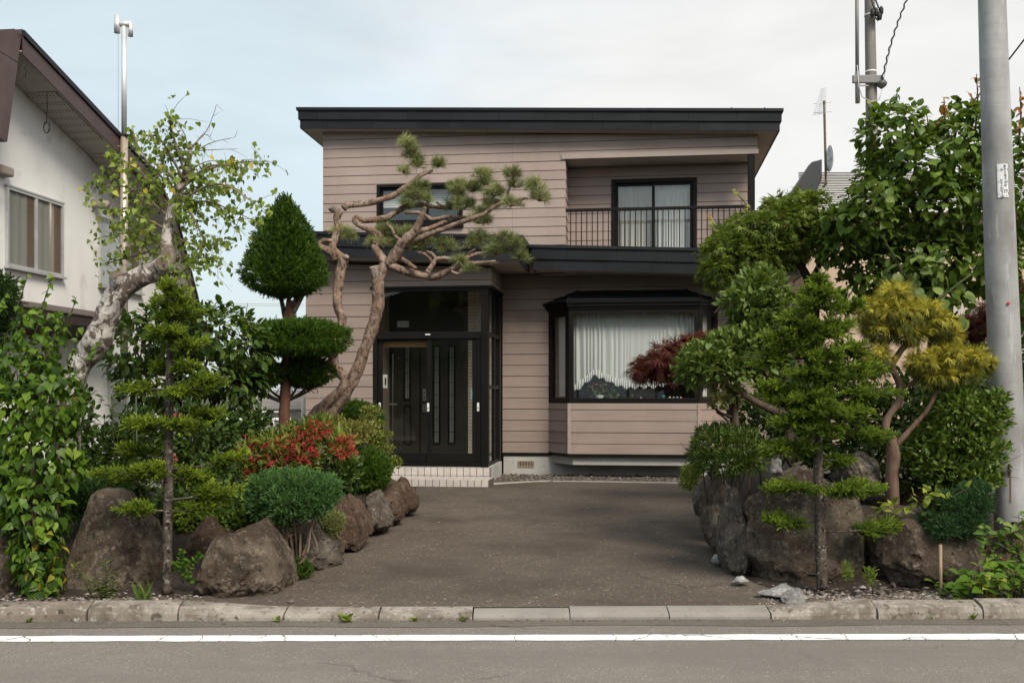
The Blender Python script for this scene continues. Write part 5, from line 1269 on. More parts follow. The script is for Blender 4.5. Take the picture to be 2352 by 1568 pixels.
for x, y in ((2306.5,395),(2309.5,395)): pole_patch('emblem_stroke', x, x+0.8, y-1.5, y+2.2, M['ink'], 0.0075, plate)
pole_patch('emblem_stroke', 2306.5, 2310.3, 396.8, 397.4, M['ink'], 0.0075, plate)
for x, y in ((2302, 395.5), (2304.5, 456.5)):
    c = on_pole(x, y, 0.0065); mb = MB(); mb.tube([c, c+Vector((0,-0.008,0))], 0.011, 10); mb.build('plate_bolt', M['galv'], plate)
for x, y in ((2292,396),(2313,395),(2293.2,423),(2313.8,422),(2294.5,450),(2315.5,449)): pole_patch('plate_slot', x, x+0.7, y, y+3.5, M['ink'], 0.0072, plate, nx=2)
c = on_pole(2315.5, 700, 0.001); mb = MB(); mb.tube([c, c+Vector((0,-0.012,0))], 0.013, 12); mb.build('red_stud', flat('red_stud', (0.45,0.03,0.025), 0.4), pl)
c = on_pole(2319, 1075, 0.0); mb = MB(); mb.tube([c+Vector((0,0,0.05)), c+Vector((0,-0.014,0.0)), c+Vector((0,0,-0.06))], [0.008,0.014,0.006], 8); mb.build('step_bolt', M['rust'], pl)
pole_patch('rust_streak', 2319.5, 2322.5, 1082, 1150, surf('rust_stain', (0.22,0.10,0.045), (0.30,0.19,0.11), 20, 0.8), 0.0015, pl, 0.6, 3)

YF = 27.0
def fp(y): return at(np.interp(y, [-300, 0, 340, 900], [1996, 1997.5, 2003.5, 2012]), y, YF)
fpo = thing('utility_pole', 'slim brown-grey utility pole rising behind the right-hand trees', 'utility pole', (fp(1030)[0], YF, 0.1))
ys_ = list(np.linspace(1030, -400, 14)); mb = MB(); mb.tube([fp(y) for y in ys_], [float(np.interp(y, [-400, 0, 340, 1030], [10, 11.6, 13.6, 16]))/F*YF for y in ys_], 18)
mb.build('shaft', surf('old_pole', (0.17,0.155,0.14), (0.25,0.235,0.215), 4, 0.8, stretch=(2,2,0.3)), fpo, smooth=True)
for y in (36, 166, 253, 292): 
    c = fp(y); mb = MB(); mb.tube([c+np.array((0,0,-0.02)), c+np.array((0,0,0.03))], 0.152, 18); mb.build('band', M['white_plastic'] if y in (36,166,292) else M['galv'], fpo, smooth=True)
p = at(1970, 0, YF-0.25); mb = MB(); mb.tube([at(1968, -60, YF-0.2), at(1969, 165, YF-0.2)], 0.05, 10); mb.build('conduit', flat('grey_pvc', (0.20,0.20,0.20), 0.5), fpo, smooth=True)
mb = MB(); mb.tube([at(1969, 165, YF-0.2), at(1970, 237, YF-0.2)], 0.062, 10); mb.build('conduit', bpy.data.materials['grey_pvc'], fpo, smooth=True)
a, b = at(1958, 181, YF-0.22), at(2026, 181, YF-0.22); mb = MB(); mb.box((a[0], YF-0.27, a[2]-0.12), (b[0], YF-0.17, a[2]+0.09)); mb.build('crossarm', bpy.data.materials['grey_pvc'], fpo, bevel=0.02)
a, b = at(1970, 197, YF-0.2), at(1995, 197, YF-0.2); mb = MB(); mb.tube([a, b], 0.02, 6); mb.build('stay', M['galv'], fpo)
c = at(2025, 192, YF-0.2); mb = MB(); mb.lathe(c, [(0.03,-0.14),(0.13,-0.06),(0.15,0.0),(0.10,0.08),(0.02,0.12)], 12); mb.build('insulator', flat('grey_insulator', (0.09,0.09,0.09), 0.4), fpo, smooth=True)
for k, pts in enumerate(([(2000,-8),(2006,14),(2012,26),(2020,22),(2024,38),(2016,48),(2010,40)], [(2008,-8),(2018,18),(2026,28),(2023,46)])):
    mb = MB(); mb.tube([at(x, y, YF-0.3) for x, y in pts], 0.022, 6); mb.build('jumper_cable', M['wire'], fpo, smooth=True)
for x, y in ((2004, 30), (2012, 28), (2019, 37), (2024, 25)):
    c = at(x, y, YF-0.3); mb = MB(); mb.lathe(c, [(0.02,-0.12),(0.06,-0.06),(0.065,0.05),(0.02,0.12)], 8); mb.build('clamp', M['wire'], fpo, smooth=True)
pts = [at(1969, 150, YF-0.25), at(1972, 195, YF-0.3), at(1980, 222, YF-0.3), at(2000, 234, YF-0.3), at(2020, 228, YF-0.3), at(2026, 205, YF-0.3)]
mb = MB(); mb.tube(pts, 0.014, 6); mb.build('drop_wire', M['galv'], fpo, smooth=True)
mb = MB(); pts = [at(2009+9*math.cos(t), 296+10*math.sin(t), YF-0.25) for t in np.linspace(0, 12.2, 40)]; mb.tube(pts, 0.012, 5); mb.build('coiled_wire', M['galv'], fpo, smooth=True)
def tw(x): return x
pts = [at(2085-(2085-2025)*t - 6*math.sin(t*3.14), -6+(190+6)*t, YF-0.3-t*0.0) + np.array((0.02*math.sin(t*60), 0, 0.0)) for t in np.linspace(0, 1, 60)]
cable('drop_cable', pts, 0.022, M['wire'], 'twisted black drop cable running down to the slim pole', 'cable', 'overhead cables at right')
cable('drop_cable', [at(2083-(2083-2028)*t - 5*math.sin(t*3.14), -6+196*t, YF-0.1) for t in np.linspace(0, 1, 12)], 0.010, M['galv'], 'thin pale cable beside the twisted one at the slim pole', 'cable', 'overhead cables at right')
cable('guy_cable', [at(2380, 50, 13), at(2352, 92, 13.2), at(2315, 140, 13.5), at(2230, 240, 14), at(2150, 330, 14.4)], 0.012, M['wire'], 'black cable slanting behind the thick grey pole', 'cable', 'overhead cables at right')

# ================================================================== BEHIND THE CAMERA (seen only in the window glass)
mb = MB(); vs = []; n = 90
for i in range(n+1):
    x = -110 + 220*i/n; h = 12.5 + 4.5*mnoise.noise((x*0.06, 0, 0)) + 2.2*mnoise.noise((x*0.35, 2, 0)) + 1.2*mnoise.noise((x*1.2, 4, 0))
    vs += [(x, -62+8*math.sin(x*0.02), -0.1), (x, -66+8*math.sin(x*0.02), h), (x, -95, -0.1)]
fs = []
for i in range(n): fs += [(3*i, 3*i+1, 3*i+4, 3*i+3), (3*i+1, 3*i+2, 3*i+5, 3*i+4)]
mb.add(vs, fs); mb.build('wooded_hill', surf('far_woods', (0.02,0.03,0.015), (0.05,0.065,0.035), 0.5, 1.0), None, kind='structure')

opp = thing('opposite_house', 'pale house across the road, mirrored in the front windows', 'house', (1.0, -15.0, 0))
mb = MB(); mb.box((-9, -22, -0.04), (9.5, -15, 4.6)); mb.build('wall', surf('pale_blue_wall', (0.68,0.74,0.78), (0.76,0.81,0.85), 1.5, 0.8), opp)
mb = MB(); mb.box((-9.6, -22.4, 4.605), (10.1, -14.4, 4.85)); mb.build('roof', M['black'], opp)
for x0, x1, z0, z1 in ((-7,-4.6,0.9,2.2),(-2.2,-0.8,0.05,2.1),(1.4,4.2,0.8,2.3),(6,7.8,0.9,2.2),(-6.5,-4.8,3.0,4.1),(2,4,3.0,4.1)):
    mb = MB(); mb.box((x0, -14.998, z0), (x1, -14.94, z1)); w_ = mb.build('window', M['frame'], opp)
    mb = MB(); mb.box((x0+0.06, -14.938, z0+0.06), (x1-0.06, -14.93, z1-0.06)); mb.build('pane', M['lace'], w_)

# ================================================================== FOLIAGE TOOLS
GAIN = (1.42, 1.38, 1.05)
def leafmat(name, stops, rough=0.5, tr=0.3, spec=0.4, obj=False):
    spec = spec*0.5; stops = [(p_, tuple(min(0.75, c_*k_*(0.72+0.36*p_)) for c_, k_ in zip(c, GAIN))) for p_, c in stops]
    """leaf colours run over a per-leaf random value; some light passes through"""
    m, t, out = newmat(name)
    if obj: at_ = t.nodes.new('ShaderNodeObjectInfo').outputs['Random']
    else:
        a = t.nodes.new('ShaderNodeAttribute'); a.attribute_name = 'rnd'; at_ = a.outputs['Fac']
    c = ramp(t, at_, stops)
    p = t.nodes.new('ShaderNodeBsdfPrincipled'); p.inputs['Roughness'].default_value = rough; p.inputs['Specular IOR Level'].default_value = spec
    t.links.new(c, p.inputs['Base Color'])
    k = t.nodes.new('ShaderNodeBsdfTranslucent'); vm = t.nodes.new('ShaderNodeVectorMath'); vm.operation = 'MULTIPLY'; vm.inputs[1].default_value = (1.15, 1.15, 0.6)
    t.links.new(c, vm.inputs[0]); t.links.new(vm.outputs[0], k.inputs[0])
    mxs = t.nodes.new('ShaderNodeMixShader'); mxs.inputs[0].default_value = tr
    t.links.new(p.outputs[0], mxs.inputs[1]); t.links.new(k.outputs[0], mxs.inputs[2]); t.links.new(mxs.outputs[0], out.inputs[0]); return m
def bark(name, c1, c2, scale=14, stretch=(1,1,0.25), bump=0.7, speck=None):
    return surf(name, c1, c2, scale, 0.9, bump=bump, bscale=scale*2.2, stretch=stretch, speck=speck, spec=0.2)

GAIN = (1.42, 1.38, 1.05)
# --- templates: x along the leaf, y across, z up; lists of faces
def T(v, f): return np.array(v, float), f
T_DIA = T([(0,0,0),(0.45,0.24,0.06),(1,0,-0.08),(0.45,-0.24,0.06)], [(0,3,2),(0,2,1)])
T_OV = T([(0,0,0),(0.38,0,-0.02),(0.75,0,-0.05),(1,0,-0.14),(0.33,0.27,0.05),(0.70,0.20,0.02),(0.33,-0.27,0.05),(0.70,-0.20,0.02)],
         [(0,1,4),(1,2,5,4),(2,3,5),(0,6,1),(6,7,2,1),(7,3,2)])
T_LAN = T([(0,0,0),(0.45,0,-0.03),(1,0,-0.16),(0.4,0.13,0.04),(0.4,-0.13,0.04)], [(0,1,3),(1,2,3),(0,4,1),(4,2,1)])
T_BROAD = T([(0,0,0),(0.35,0,-0.02),(0.72,0,-0.05),(1,0,-0.16),(0.22,0.30,0.05),(0.55,0.36,0.05),(0.82,0.18,-0.02),(0.22,-0.30,0.05),(0.55,-0.36,0.05),(0.82,-0.18,-0.02)],
            [(0,1,4),(1,5,4),(1,2,5),(2,6,5),(2,3,6),(0,7,1),(7,8,1),(1,8,2),(8,9,2),(9,3,2)])
T_HEART = T([(0.08,0,0.02),(0.45,0,-0.03),(0.75,0,-0.07),(1.08,0,-0.2),(-0.04,0.2,0.03),(0.18,0.38,0.06),(0.5,0.32,0.04),(0.8,0.14,-0.03),(-0.04,-0.2,0.03),(0.18,-0.38,0.06),(0.5,-0.32,0.04),(0.8,-0.14,-0.03)],
            [(0,5,4),(0,1,6,5),(1,2,7,6),(2,3,7),(0,8,9),(0,9,10,1),(1,10,11,2),(11,3,2)])
def palm(lobes, notch, droop, wid):
    v = [(0,0,0)]; f = []; k = len(lobes)
    pts = []
    for i, (a, l) in enumerate(lobes):
        a = R(a); pts.append((l*math.cos(a), l*math.sin(a), -droop*l*l, 1))
        if i < k-1:
            b = (a+R(lobes[i+1][0]))/2; pts.append((notch*math.cos(b), notch*math.sin(b), 0.02, 0))
    v += [p[:3] for p in pts]
    for i in range(1, len(v)-1): f.append((0, i, i+1))
    return T(v, f)
T_MAPLE = palm([(-110,0.35),(-72,0.62),(-36,0.92),(0,1.08),(36,0.92),(72,0.62),(110,0.35)], 0.30, 0.22, 0)
def lace():
    v = []; f = []
    for a, l in ((-95,0.5),(-62,0.8),(-30,1.0),(0,1.1),(30,1.0),(62,0.8),(95,0.5)):
        a = R(a); n = len(v); d = np.array((math.cos(a), math.sin(a))); q = np.array((-d[1], d[0]))*0.055
        for s, w, z in ((0.03,0.5,0),(0.45,1.0,-0.03),(1,0,-0.25)):
            for sg in ((1,-1) if w else (0,)): p = d*l*s+q*w*sg; v.append((p[0], p[1], z*l))
        f += [(n,n+1,n+3,n+2),(n+2,n+3,n+4)]
    return T(v, f)
T_LACE = lace()
def shoot(nn, ang, nl, wid, hemi=0.0, seed=0, lift=0.0):
    """a conifer shoot: needles round an axis of length 1"""
    r = np.random.default_rng(seed); v = []; f = []
    for i in range(nn):
        s = 0.05+0.95*i/(nn-1); ph = i*2.399+r.normal(0,0.2)
        dy, dzz = math.cos(ph), math.sin(ph)
        if hemi and dzz < -0.2: dzz = -dzz*hemi
        a = R(ang*(1-0.55*s)); l = nl*(1-0.45*s)*r.uniform(0.85,1.15)
        d = np.array((math.cos(a), math.sin(a)*dy, math.sin(a)*dzz+lift)); b = np.array((s*0.8,0,0)); q = np.cross(d, (r.normal(),r.normal(),r.normal())); q = q/np.linalg.norm(q)*wid
        n = len(v); v += [b-q, b+q, b+d*l*0.6+q*0.8, b+d*l]; f += [(n,n+1,n+2,n+3)]
    return T(v, f)
T_SPRUCE = shoot(24, 60, 0.30, 0.055, 0.8, 1)
T_YEW = shoot(14, 58, 0.42, 0.06, 0.6, 2)
T_JUN = shoot(12, 40, 0.45, 0.05, 0.0, 3)
def pinetuft(n, seed, wid=0.014, cone=1.1):
    r = np.random.default_rng(seed); v = []; f = []
    for i in range(n):
        a = cone*math.sqrt((i+0.5)/n); ph = i*2.399+r.normal(0,0.15); l = r.uniform(0.75,1.08)
        d = np.array((math.cos(a), math.sin(a)*math.cos(ph), math.sin(a)*math.sin(ph))); b = np.array((r.uniform(-0.55,0.12),0,0))
        q = np.cross(d, (r.normal(),r.normal(),r.normal())); q = q/np.linalg.norm(q)*wid; k = len(v)
        v += [b-q, b+q, b+d*l+q*0.35+np.array((0,0,-0.06*l)), b+d*l-q*0.35+np.array((0,0,-0.06*l))]; f.append((k,k+1,k+2,k+3))
    return T(v, f)
T_PINE = pinetuft(30, 4, 0.028, 1.3)
def threads(seed):
    r = np.random.default_rng(seed); v = []; f = []
    for i in range(13):
        a = r.uniform(-0.8,0.8); k = len(v); l = r.uniform(0.6,1.05); q = np.array((-math.sin(a), math.cos(a), 0))*0.020; d = np.array((math.cos(a), math.sin(a), r.normal(0,0.25)))
        for s, w in ((0.05,0.8),(0.5,1.0),(1.0,0.35)):
            c = d*l*s+np.array((0,0,-0.30*s*s)); v += [c-q*w, c+q*w]
        f += [(k,k+1,k+3,k+2),(k+2,k+3,k+5,k+4)]
    return T(v, f)
T_THREAD = threads(5)
T_BLADE = T([(0,0.035,0),(0,-0.035,0),(0.4,0.04,0.10),(0.4,-0.04,0.10),(0.75,0.028,0.10),(0.75,-0.028,0.10),(1,0,0.0)], [(0,1,3,2),(2,3,5,4),(4,5,6)])
T_FLOWER = T([(0,0,0),(0.7,0.12,0.1),(1,0.42,0.02),(0.75,0.0,0.2),(1,-0.42,0.02),(0.7,-0.12,0.1),(0.9,0.1,0.5),(0.9,-0.1,0.5)], [(0,1,3),(1,2,3),(0,3,5),(3,4,5),(0,6,3),(0,3,7)])

def unit(a): return a/np.maximum(1e-9, np.linalg.norm(a, axis=-1, keepdims=True))
def scatter(name, tmpl, P, D, N, S, mat, parent, rnd, kind='stuff', yscale=None):
    tv, tf = tmpl; n = len(P)
    if n == 0: return None
    x = unit(D); z = N-(N*x).sum(1, keepdims=True)*x; z = unit(z); y = np.cross(z, x)
    S = np.asarray(S).reshape(-1,1,1); ys_ = 1.0 if yscale is None else np.asarray(yscale).reshape(-1,1,1)
    V = (tv[None,:,0:1]*x[:,None,:] + tv[None,:,1:2]*ys_*y[:,None,:] + tv[None,:,2:3]*z[:,None,:])*S + P[:,None,:]
    org = np.array(worldloc(parent)) if parent is not None else np.zeros(3)
    V = (V.reshape(-1,3)-org).astype(np.float32); k = len(tv)
    loops = np.concatenate([np.array(f) for f in tf]); tot = np.array([len(f) for f in tf])
    LI = (loops[None,:]+(np.arange(n)*k)[:,None]).ravel().astype(np.int32); LT = np.tile(tot, n).astype(np.int32); LS = np.concatenate([[0], np.cumsum(LT)[:-1]]).astype(np.int32)
    me = bpy.data.meshes.new(name); me.vertices.add(len(V)); me.vertices.foreach_set('co', V.ravel())
    me.loops.add(len(LI)); me.loops.foreach_set('vertex_index', LI); me.polygons.add(len(LT)); me.polygons.foreach_set('loop_start', LS)
    try: me.polygons.foreach_set('loop_total', LT)
    except Exception: pass
    a = me.attributes.new('rnd', 'FLOAT', 'POINT'); a.data.foreach_set('value', np.repeat(np.clip(rnd, 0, 1), k).astype(np.float32))
    me.update(calc_edges=True); me.validate()
    return link_mesh(name, me, mat, parent, kind=kind)
LEAFMESH = {}
def leaf_objs(tmpl, key, P, D, N, S, mat, parent, name='leaf'):
    """single leaves, each an object that shares one mesh"""
    if key not in LEAFMESH:
        me = bpy.data.meshes.new(name); me.from_pydata([tuple(v) for v in tmpl[0]], [], tmpl[1]); me.materials.append(mat)
        me.polygons.foreach_set('use_smooth', [True]*len(me.polygons)); me.update(); LEAFMESH[key] = me
    me = LEAFMESH[key]; x = unit(D); z = unit(N-(N*x).sum(1, keepdims=True)*x); y = np.cross(z, x); org = np.array(worldloc(parent))
    for i in range(len(P)):
        o = bpy.data.objects.new(name, me); COL.objects.link(o); o.parent = parent
        s = float(S[i]); p = P[i]-org
        o.matrix_local = Matrix(((x[i][0]*s,y[i][0]*s,z[i][0]*s,p[0]),(x[i][1]*s,y[i][1]*s,z[i][1]*s,p[1]),(x[i][2]*s,y[i][2]*s,z[i][2]*s,p[2]),(0,0,0,1)))
def sph(r, n):
    v = r.normal(0, 1, (n, 3)); return unit(v)
def lump(d, ph, k=3.0):
    return (np.sin(d[:,0]*k*1.9+ph)*np.sin(d[:,1]*k*1.7+1.3*ph+1)+np.sin(d[:,2]*k*2.3+2.1*ph)*np.sin(d[:,0]*k*2.9+0.7*ph)+0.6*np.sin(d[:,2]*k*5.1+ph*3)*np.sin(d[:,0]*k*4.7-ph))/2.2
def blob_pts(blobs, n, r, shell=0.55, rough=0.16, top=0.0, inner=0.72):
    """points in the outer part of ellipsoid clumps (x, y, depth, half width px, half height px, half depth m); returns points, outward normals, clump value"""
    B = []
    for b in blobs:
        c = at(b[0], b[1], b[2]); k = b[2]/F; B.append((c, np.array((b[3]*k, b[5] if len(b) > 5 else b[3]*k*0.9, b[4]*k))))
    w = np.array([ (R_[0]*R_[1]*R_[2])**0.667 for _, R_ in B]); w /= w.sum(); out = []
    for i, (c, R_) in enumerate(B):
        m = int(n*w[i]*1.25)+4; d = sph(r, m)
        if top: d[:,2] = np.where((d[:,2] < 0) & (r.random(m) < top), -d[:,2], d[:,2])
        rad = (shell**3+(1-shell**3)*r.random(m))**(1/3)*(1+rough*lump(d, i*1.7+c[0]*3+c[2]))
        P = c+d*R_*rad[:,None]; N = unit(d/R_)
        ok = np.ones(m, bool)
        for j, (c2, R2) in enumerate(B):
            if j != i: ok &= (((P-c2)/R2)**2).sum(1) > inner**2
        out.append((P[ok], N[ok], np.full(ok.sum(), i), np.clip(0.5+0.5*lump(d[ok], i*0.9+2, 5.0), 0, 1)))
    P = np.concatenate([o[0] for o in out]); N = np.concatenate([o[1] for o in out]); I = np.concatenate([o[2] for o in out]); C = np.concatenate([o[3] for o in out])
    if len(P) > n:
        s = r.permutation(len(P))[:n]; P, N, I, C = P[s], N[s], I[s], C[s]
    return P, N, I, C
UPV = np.array((0,0,1.0))
def orient(N, r, out=1.0, up=0.3, rnd=0.5, droop=0.0, nup=0.7, nout=0.5, nrnd=0.35):
    n = len(N); D = unit(N*out+UPV*(up-droop)+r.normal(0, rnd, (n,3))); Nn = unit(UPV*nup+N*nout+r.normal(0, nrnd, (n,3))); return D, Nn
def foliage(parent, blobs, n, tmpl, size, mat, seed, shell=0.55, rough=0.16, top=0.0, inner=0.72, name='foliage', svar=0.42, o=None, cmix=0.5, core=0.3):
    r = np.random.default_rng(seed); P, N, I, C = blob_pts(blobs, n, r, shell, rough, top, inner)
    D, Nn = orient(N, r, **(o or {}))
    rnd = cmix*C+(1-cmix)*r.random(len(P)); S = size*(1+r.uniform(-svar, svar, len(P)))
    if core:
        P2, N2, _, C2 = blob_pts([b[:3]+(b[3]*0.72, b[4]*0.72)+((b[5]*0.72,) if len(b) > 5 else ()) for b in blobs], int(n*core), r, 0.15, 0.1, 0, 0.3)
        k = len(P2); P = np.concatenate([P, P2]); D = np.concatenate([D, unit(r.normal(0,1,(k,3)))]); Nn = np.concatenate([Nn, unit(r.normal(0,1,(k,3)))])
        rnd = np.concatenate([rnd, r.random(k)]); S = np.concatenate([S, size*1.25*np.ones(k)])
    return scatter(name, tmpl, P, D, Nn, S, mat, parent, rnd)
def curve(pts, n):
    """smooth path through points"""
    P = np.array(pts, float); t = np.linspace(0, len(P)-1, n); out = []
    for s in t:
        i = min(int(s), len(P)-2); f = s-i; p0, p1, p2, p3 = P[max(i-1,0)], P[i], P[i+1], P[min(i+2,len(P)-1)]
        out.append(0.5*((2*p1)+(-p0+p2)*f+(2*p0-5*p1+4*p2-p3)*f*f+(-p0+3*p1-3*p2+p3)*f**3))
    return np.array(out)
def limb(parent, pts, rad, mat, name='branch', n=None, seg=8, wob=0.18, mb=None):
    """pts: list of (x, y, Y) picture positions with their depth; rad in picture px at the points"""
    W = [at(*p) for p in pts]; n = n or max(6, len(pts)*5); C = curve(W, n)
    rr = np.interp(np.linspace(0, len(pts)-1, n), range(len(pts)), [r_/F*p[2] for r_, p in zip(rad, pts)])
    m_ = mb or MB(); m_.tube(C, rr, seg, wob=wob)
    if mb is None: m_.build(name, mat, parent, smooth=True)
    return C
def twigs(parent, base, targets, r0, mat, seed, name='branches', sub=2, bend=0.25, rend=0.25):
    """thin wood from base points to targets, all of one plant"""
    r = np.random.default_rng(seed); mb = MB()
    for i, tgt in enumerate(targets):
        b = np.array(base[i % len(base)]) if isinstance(base, list) else np.array(base)
        tgt = np.array(tgt); m_ = (b+tgt)/2+r.normal(0, bend*0.3, 3)*np.linalg.norm(tgt-b)+np.array((0,0,0.05))
        C = curve([b, m_, tgt], 8); mb.tube(C, list(np.linspace(r0, r0*rend, 8)), 5)
        for _ in range(sub):
            k = r.integers(3, 7); e = C[k]+(r.normal(0, 1, 3)*0.12+(tgt-b)*0.25); mb.tube(curve([C[k], (C[k]+e)/2+r.normal(0,0.015,3), e], 5), list(np.linspace(r0*0.45, r0*0.12, 5)), 4)
    return mb.build(name, mat, parent, smooth=True, kind='stuff')
def bc(b): return at(b[0], b[1], b[2])
def on_bed(x, Y, side=-1):
    X = (x-CX)/F*Y; return np.array((X, Y, bedL(X, Y) if side < 0 else bedR(X, Y)))

B_brown = bark('brown_bark', (0.045,0.032,0.024), (0.11,0.082,0.062))
B_grey = bark('grey_bark', (0.042,0.034,0.027), (0.12,0.10,0.082), 26, (1,1,0.6), 1.0, [((0.22,0.20,0.17), 30, 0.60, 0.06), ((0.022,0.018,0.015), 34, 0.57, 0.05)])
B_red = bark('red_brown_bark', (0.075,0.032,0.022), (0.155,0.076,0.052), 12)
B_dark = bark('dark_bark', (0.022,0.018,0.014), (0.055,0.043,0.034))
B_stem = bark('green_stem', (0.045,0.055,0.02), (0.09,0.10,0.045), 10)

# ================================================================== LEFT GARDEN
# ---- young spruce in front of the rocks
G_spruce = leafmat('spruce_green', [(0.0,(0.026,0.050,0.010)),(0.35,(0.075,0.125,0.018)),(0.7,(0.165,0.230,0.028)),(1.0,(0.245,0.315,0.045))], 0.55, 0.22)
def spruce(label, Y, trunk, tr, pads, seed, mat, nper=1.0, ssize=0.058, front=0.0):
    b = at(trunk[0][0], trunk[0][1], Y); t = thing('spruce', label, 'spruce tree', b, 'young spruces trimmed into layers')
    C = limb(t, [(x, y, Y) for x, y in trunk], tr, B_grey, 'trunk', 40, 10, 0.14)
    r = np.random.default_rng(seed); bm_ = MB(); Pn = []; Nn = []; Cn = []
    for i, p in enumerate(pads):
        x, y, rx, ry = p[:4]; tilt = p[4] if len(p) > 4 else 0.0
        dY = p[5] if len(p) > 5 else r.uniform(-0.16, 0.12)-front; Yc = Y+dY
        c = at(x, y, Yc); k = Yc/F; R3 = np.array((rx*k, max(0.11, min(rx*k*0.8, 0.26)), ry*k))
        j = int(np.argmin(np.abs(C[:,2]-(c[2]-0.03)))); s = C[j]
        mid = (s+c)/2+np.array((0,0,-0.015)); bm_.tube(curve([s, mid, c, c+(c-s)*0.5], 9), list(np.linspace(0.010, 0.003, 9)), 6)
        nb = 9+int(R3[0]/0.022)                       # side sprays of the branch, each a flat feather of shoots
        for q in range(nb):
            d = sph(r, 1)[0]; e = c+d*R3*np.array((1.12,1.0,0.95))*r.uniform(0.62,1.1); e[2] += (e[0]-c[0])*tilt
            o_ = c+(s-c)*0.25+np.array((0,0,-0.2*R3[2])); L_ = np.linalg.norm(e-o_); dr = (e-o_)/max(L_, 1e-6)
            bm_.tube([o_, (o_+e)/2+np.array((0,0,-0.01)), e], [0.004,0.003,0.0012], 4)
            m = int(nper*(8+L_*95)); f = r.random(m)**0.75; sd = r.normal(0, 1, (m,3))*np.array((1,1,0.45)); sd -= (sd@dr)[:,None]*dr; sd = unit(sd)
            w = (0.055*(1.05-f)+0.008)*r.random(m); P = o_+np.outer(f*L_, dr)+sd*w[:,None]+np.array((0,0,-0.01))
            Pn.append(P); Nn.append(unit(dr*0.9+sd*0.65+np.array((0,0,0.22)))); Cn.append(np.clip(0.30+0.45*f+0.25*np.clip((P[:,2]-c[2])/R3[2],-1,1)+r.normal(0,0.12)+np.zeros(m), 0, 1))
    bm_.build('branches', B_grey, t, smooth=True, kind='stuff')
    P = np.concatenate(Pn); N = np.concatenate(Nn); Cc = np.concatenate(Cn); n = len(P)
    D = unit(N+r.normal(0, 0.28, (n,3))); Nv = unit(UPV+r.normal(0, 0.4, (n,3)))
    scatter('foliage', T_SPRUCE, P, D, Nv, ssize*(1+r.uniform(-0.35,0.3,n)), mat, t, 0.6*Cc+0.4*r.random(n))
    return t
padsL = [(397,662,22,20),(397,690,42,24),(399,716,52,20),(372,760,50,18),(433,792,36,27),(361,840,20,16),(428,840,27,13),(440,893,46,26),(482,872,30,18),(318,890,40,18),(345,972,46,24),(432,972,52,26),(480,945,36,18),
         (305,1032,42,22),(290,1085,68,26),(350,1075,34,26),(440,1085,48,30),(530,1055,40,18,0.5),(500,1125,46,32),(445,1168,56,24,0.35),(310,1164,37,16)]
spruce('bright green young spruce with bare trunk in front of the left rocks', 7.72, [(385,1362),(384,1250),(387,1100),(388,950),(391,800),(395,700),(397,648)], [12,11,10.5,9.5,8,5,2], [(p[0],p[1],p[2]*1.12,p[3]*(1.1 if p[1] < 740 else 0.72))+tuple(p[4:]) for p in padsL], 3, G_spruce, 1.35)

# ---- vine on the left with large heart-shaped leaves
G_vine = leafmat('vine_leaf', [(0.0,(0.024,0.058,0.008)),(0.4,(0.045,0.095,0.011)),(0.8,(0.072,0.135,0.015)),(1.0,(0.12,0.19,0.03))], 0.42, 0.34, 0.5, obj=True)
G_vine2 = leafmat('vine_leaf_inner', [(0.0,(0.024,0.058,0.008)),(0.4,(0.045,0.095,0.011)),(0.8,(0.072,0.135,0.015)),(0.985,(0.12,0.19,0.03)),(1.0,(0.22,0.12,0.04))], 0.42, 0.34, 0.5)
vb = on_bed(75, 7.75); vine = thing('climbing_vine', 'bright green heart-leaved climbing vine covering the stump at the left edge', 'vine', vb)
vbl = [(90,770,8.15,62,70,0.22),(50,850,8.1,80,80,0.25),(110,920,8.0,88,90,0.28),(40,960,8.0,80,100,0.28),(95,1060,7.95,95,100,0.28),(30,1100,7.95,70,90,0.25),(85,1180,7.85,78,90,0.24),(85,1270,7.7,62,70,0.18),(92,1330,7.6,50,48,0.14)]
r = np.random.default_rng(21); P, N, I, C = blob_pts(vbl, 2600, r, 0.72, 0.14)
front = N[:,1] < 0.25
D, Nn = orient(N, r, 0.35, 0, 0.45, 0.75, 0.35, 1.0, 0.25); S = 0.074*(1+r.uniform(-0.5,0.4,len(P)))*np.where(P[:,2] > 1.9, 0.72, 1.0)
idx = np.argsort(N[:,1]+0.3*r.random(len(P)))[:290]; rest = np.setdiff1d(np.arange(len(P)), idx)
leaf_objs(T_HEART, 'vine', P[idx], D[idx], Nn[idx], S[idx], G_vine, vine)
scatter('foliage', T_HEART, P[rest], D[rest], Nn[rest], S[rest], G_vine2, vine, r.random(len(rest)))
twigs(vine, [vb+np.array((0,0.15,0))], [at(b[0]+r.normal(0,20), b[1]-10, b[2]) for b in vbl for _ in range(2)], 0.014, B_brown, 5, 'stems')
G_autumn = leafmat('autumn_vine_leaf', [(0,(0.10,0.15,0.02)),(0.5,(0.24,0.20,0.03)),(0.85,(0.34,0.16,0.03)),(1,(0.36,0.10,0.03))], 0.5, 0.3)
foliage(vine, [(100,1290,7.6,55,70,0.15)], 18, T_HEART, 0.05, G_autumn, 23, 0.9, o=dict(out=0.4, up=0, droop=0.7, nup=0.4, nout=1.0), name='turning_leaves')
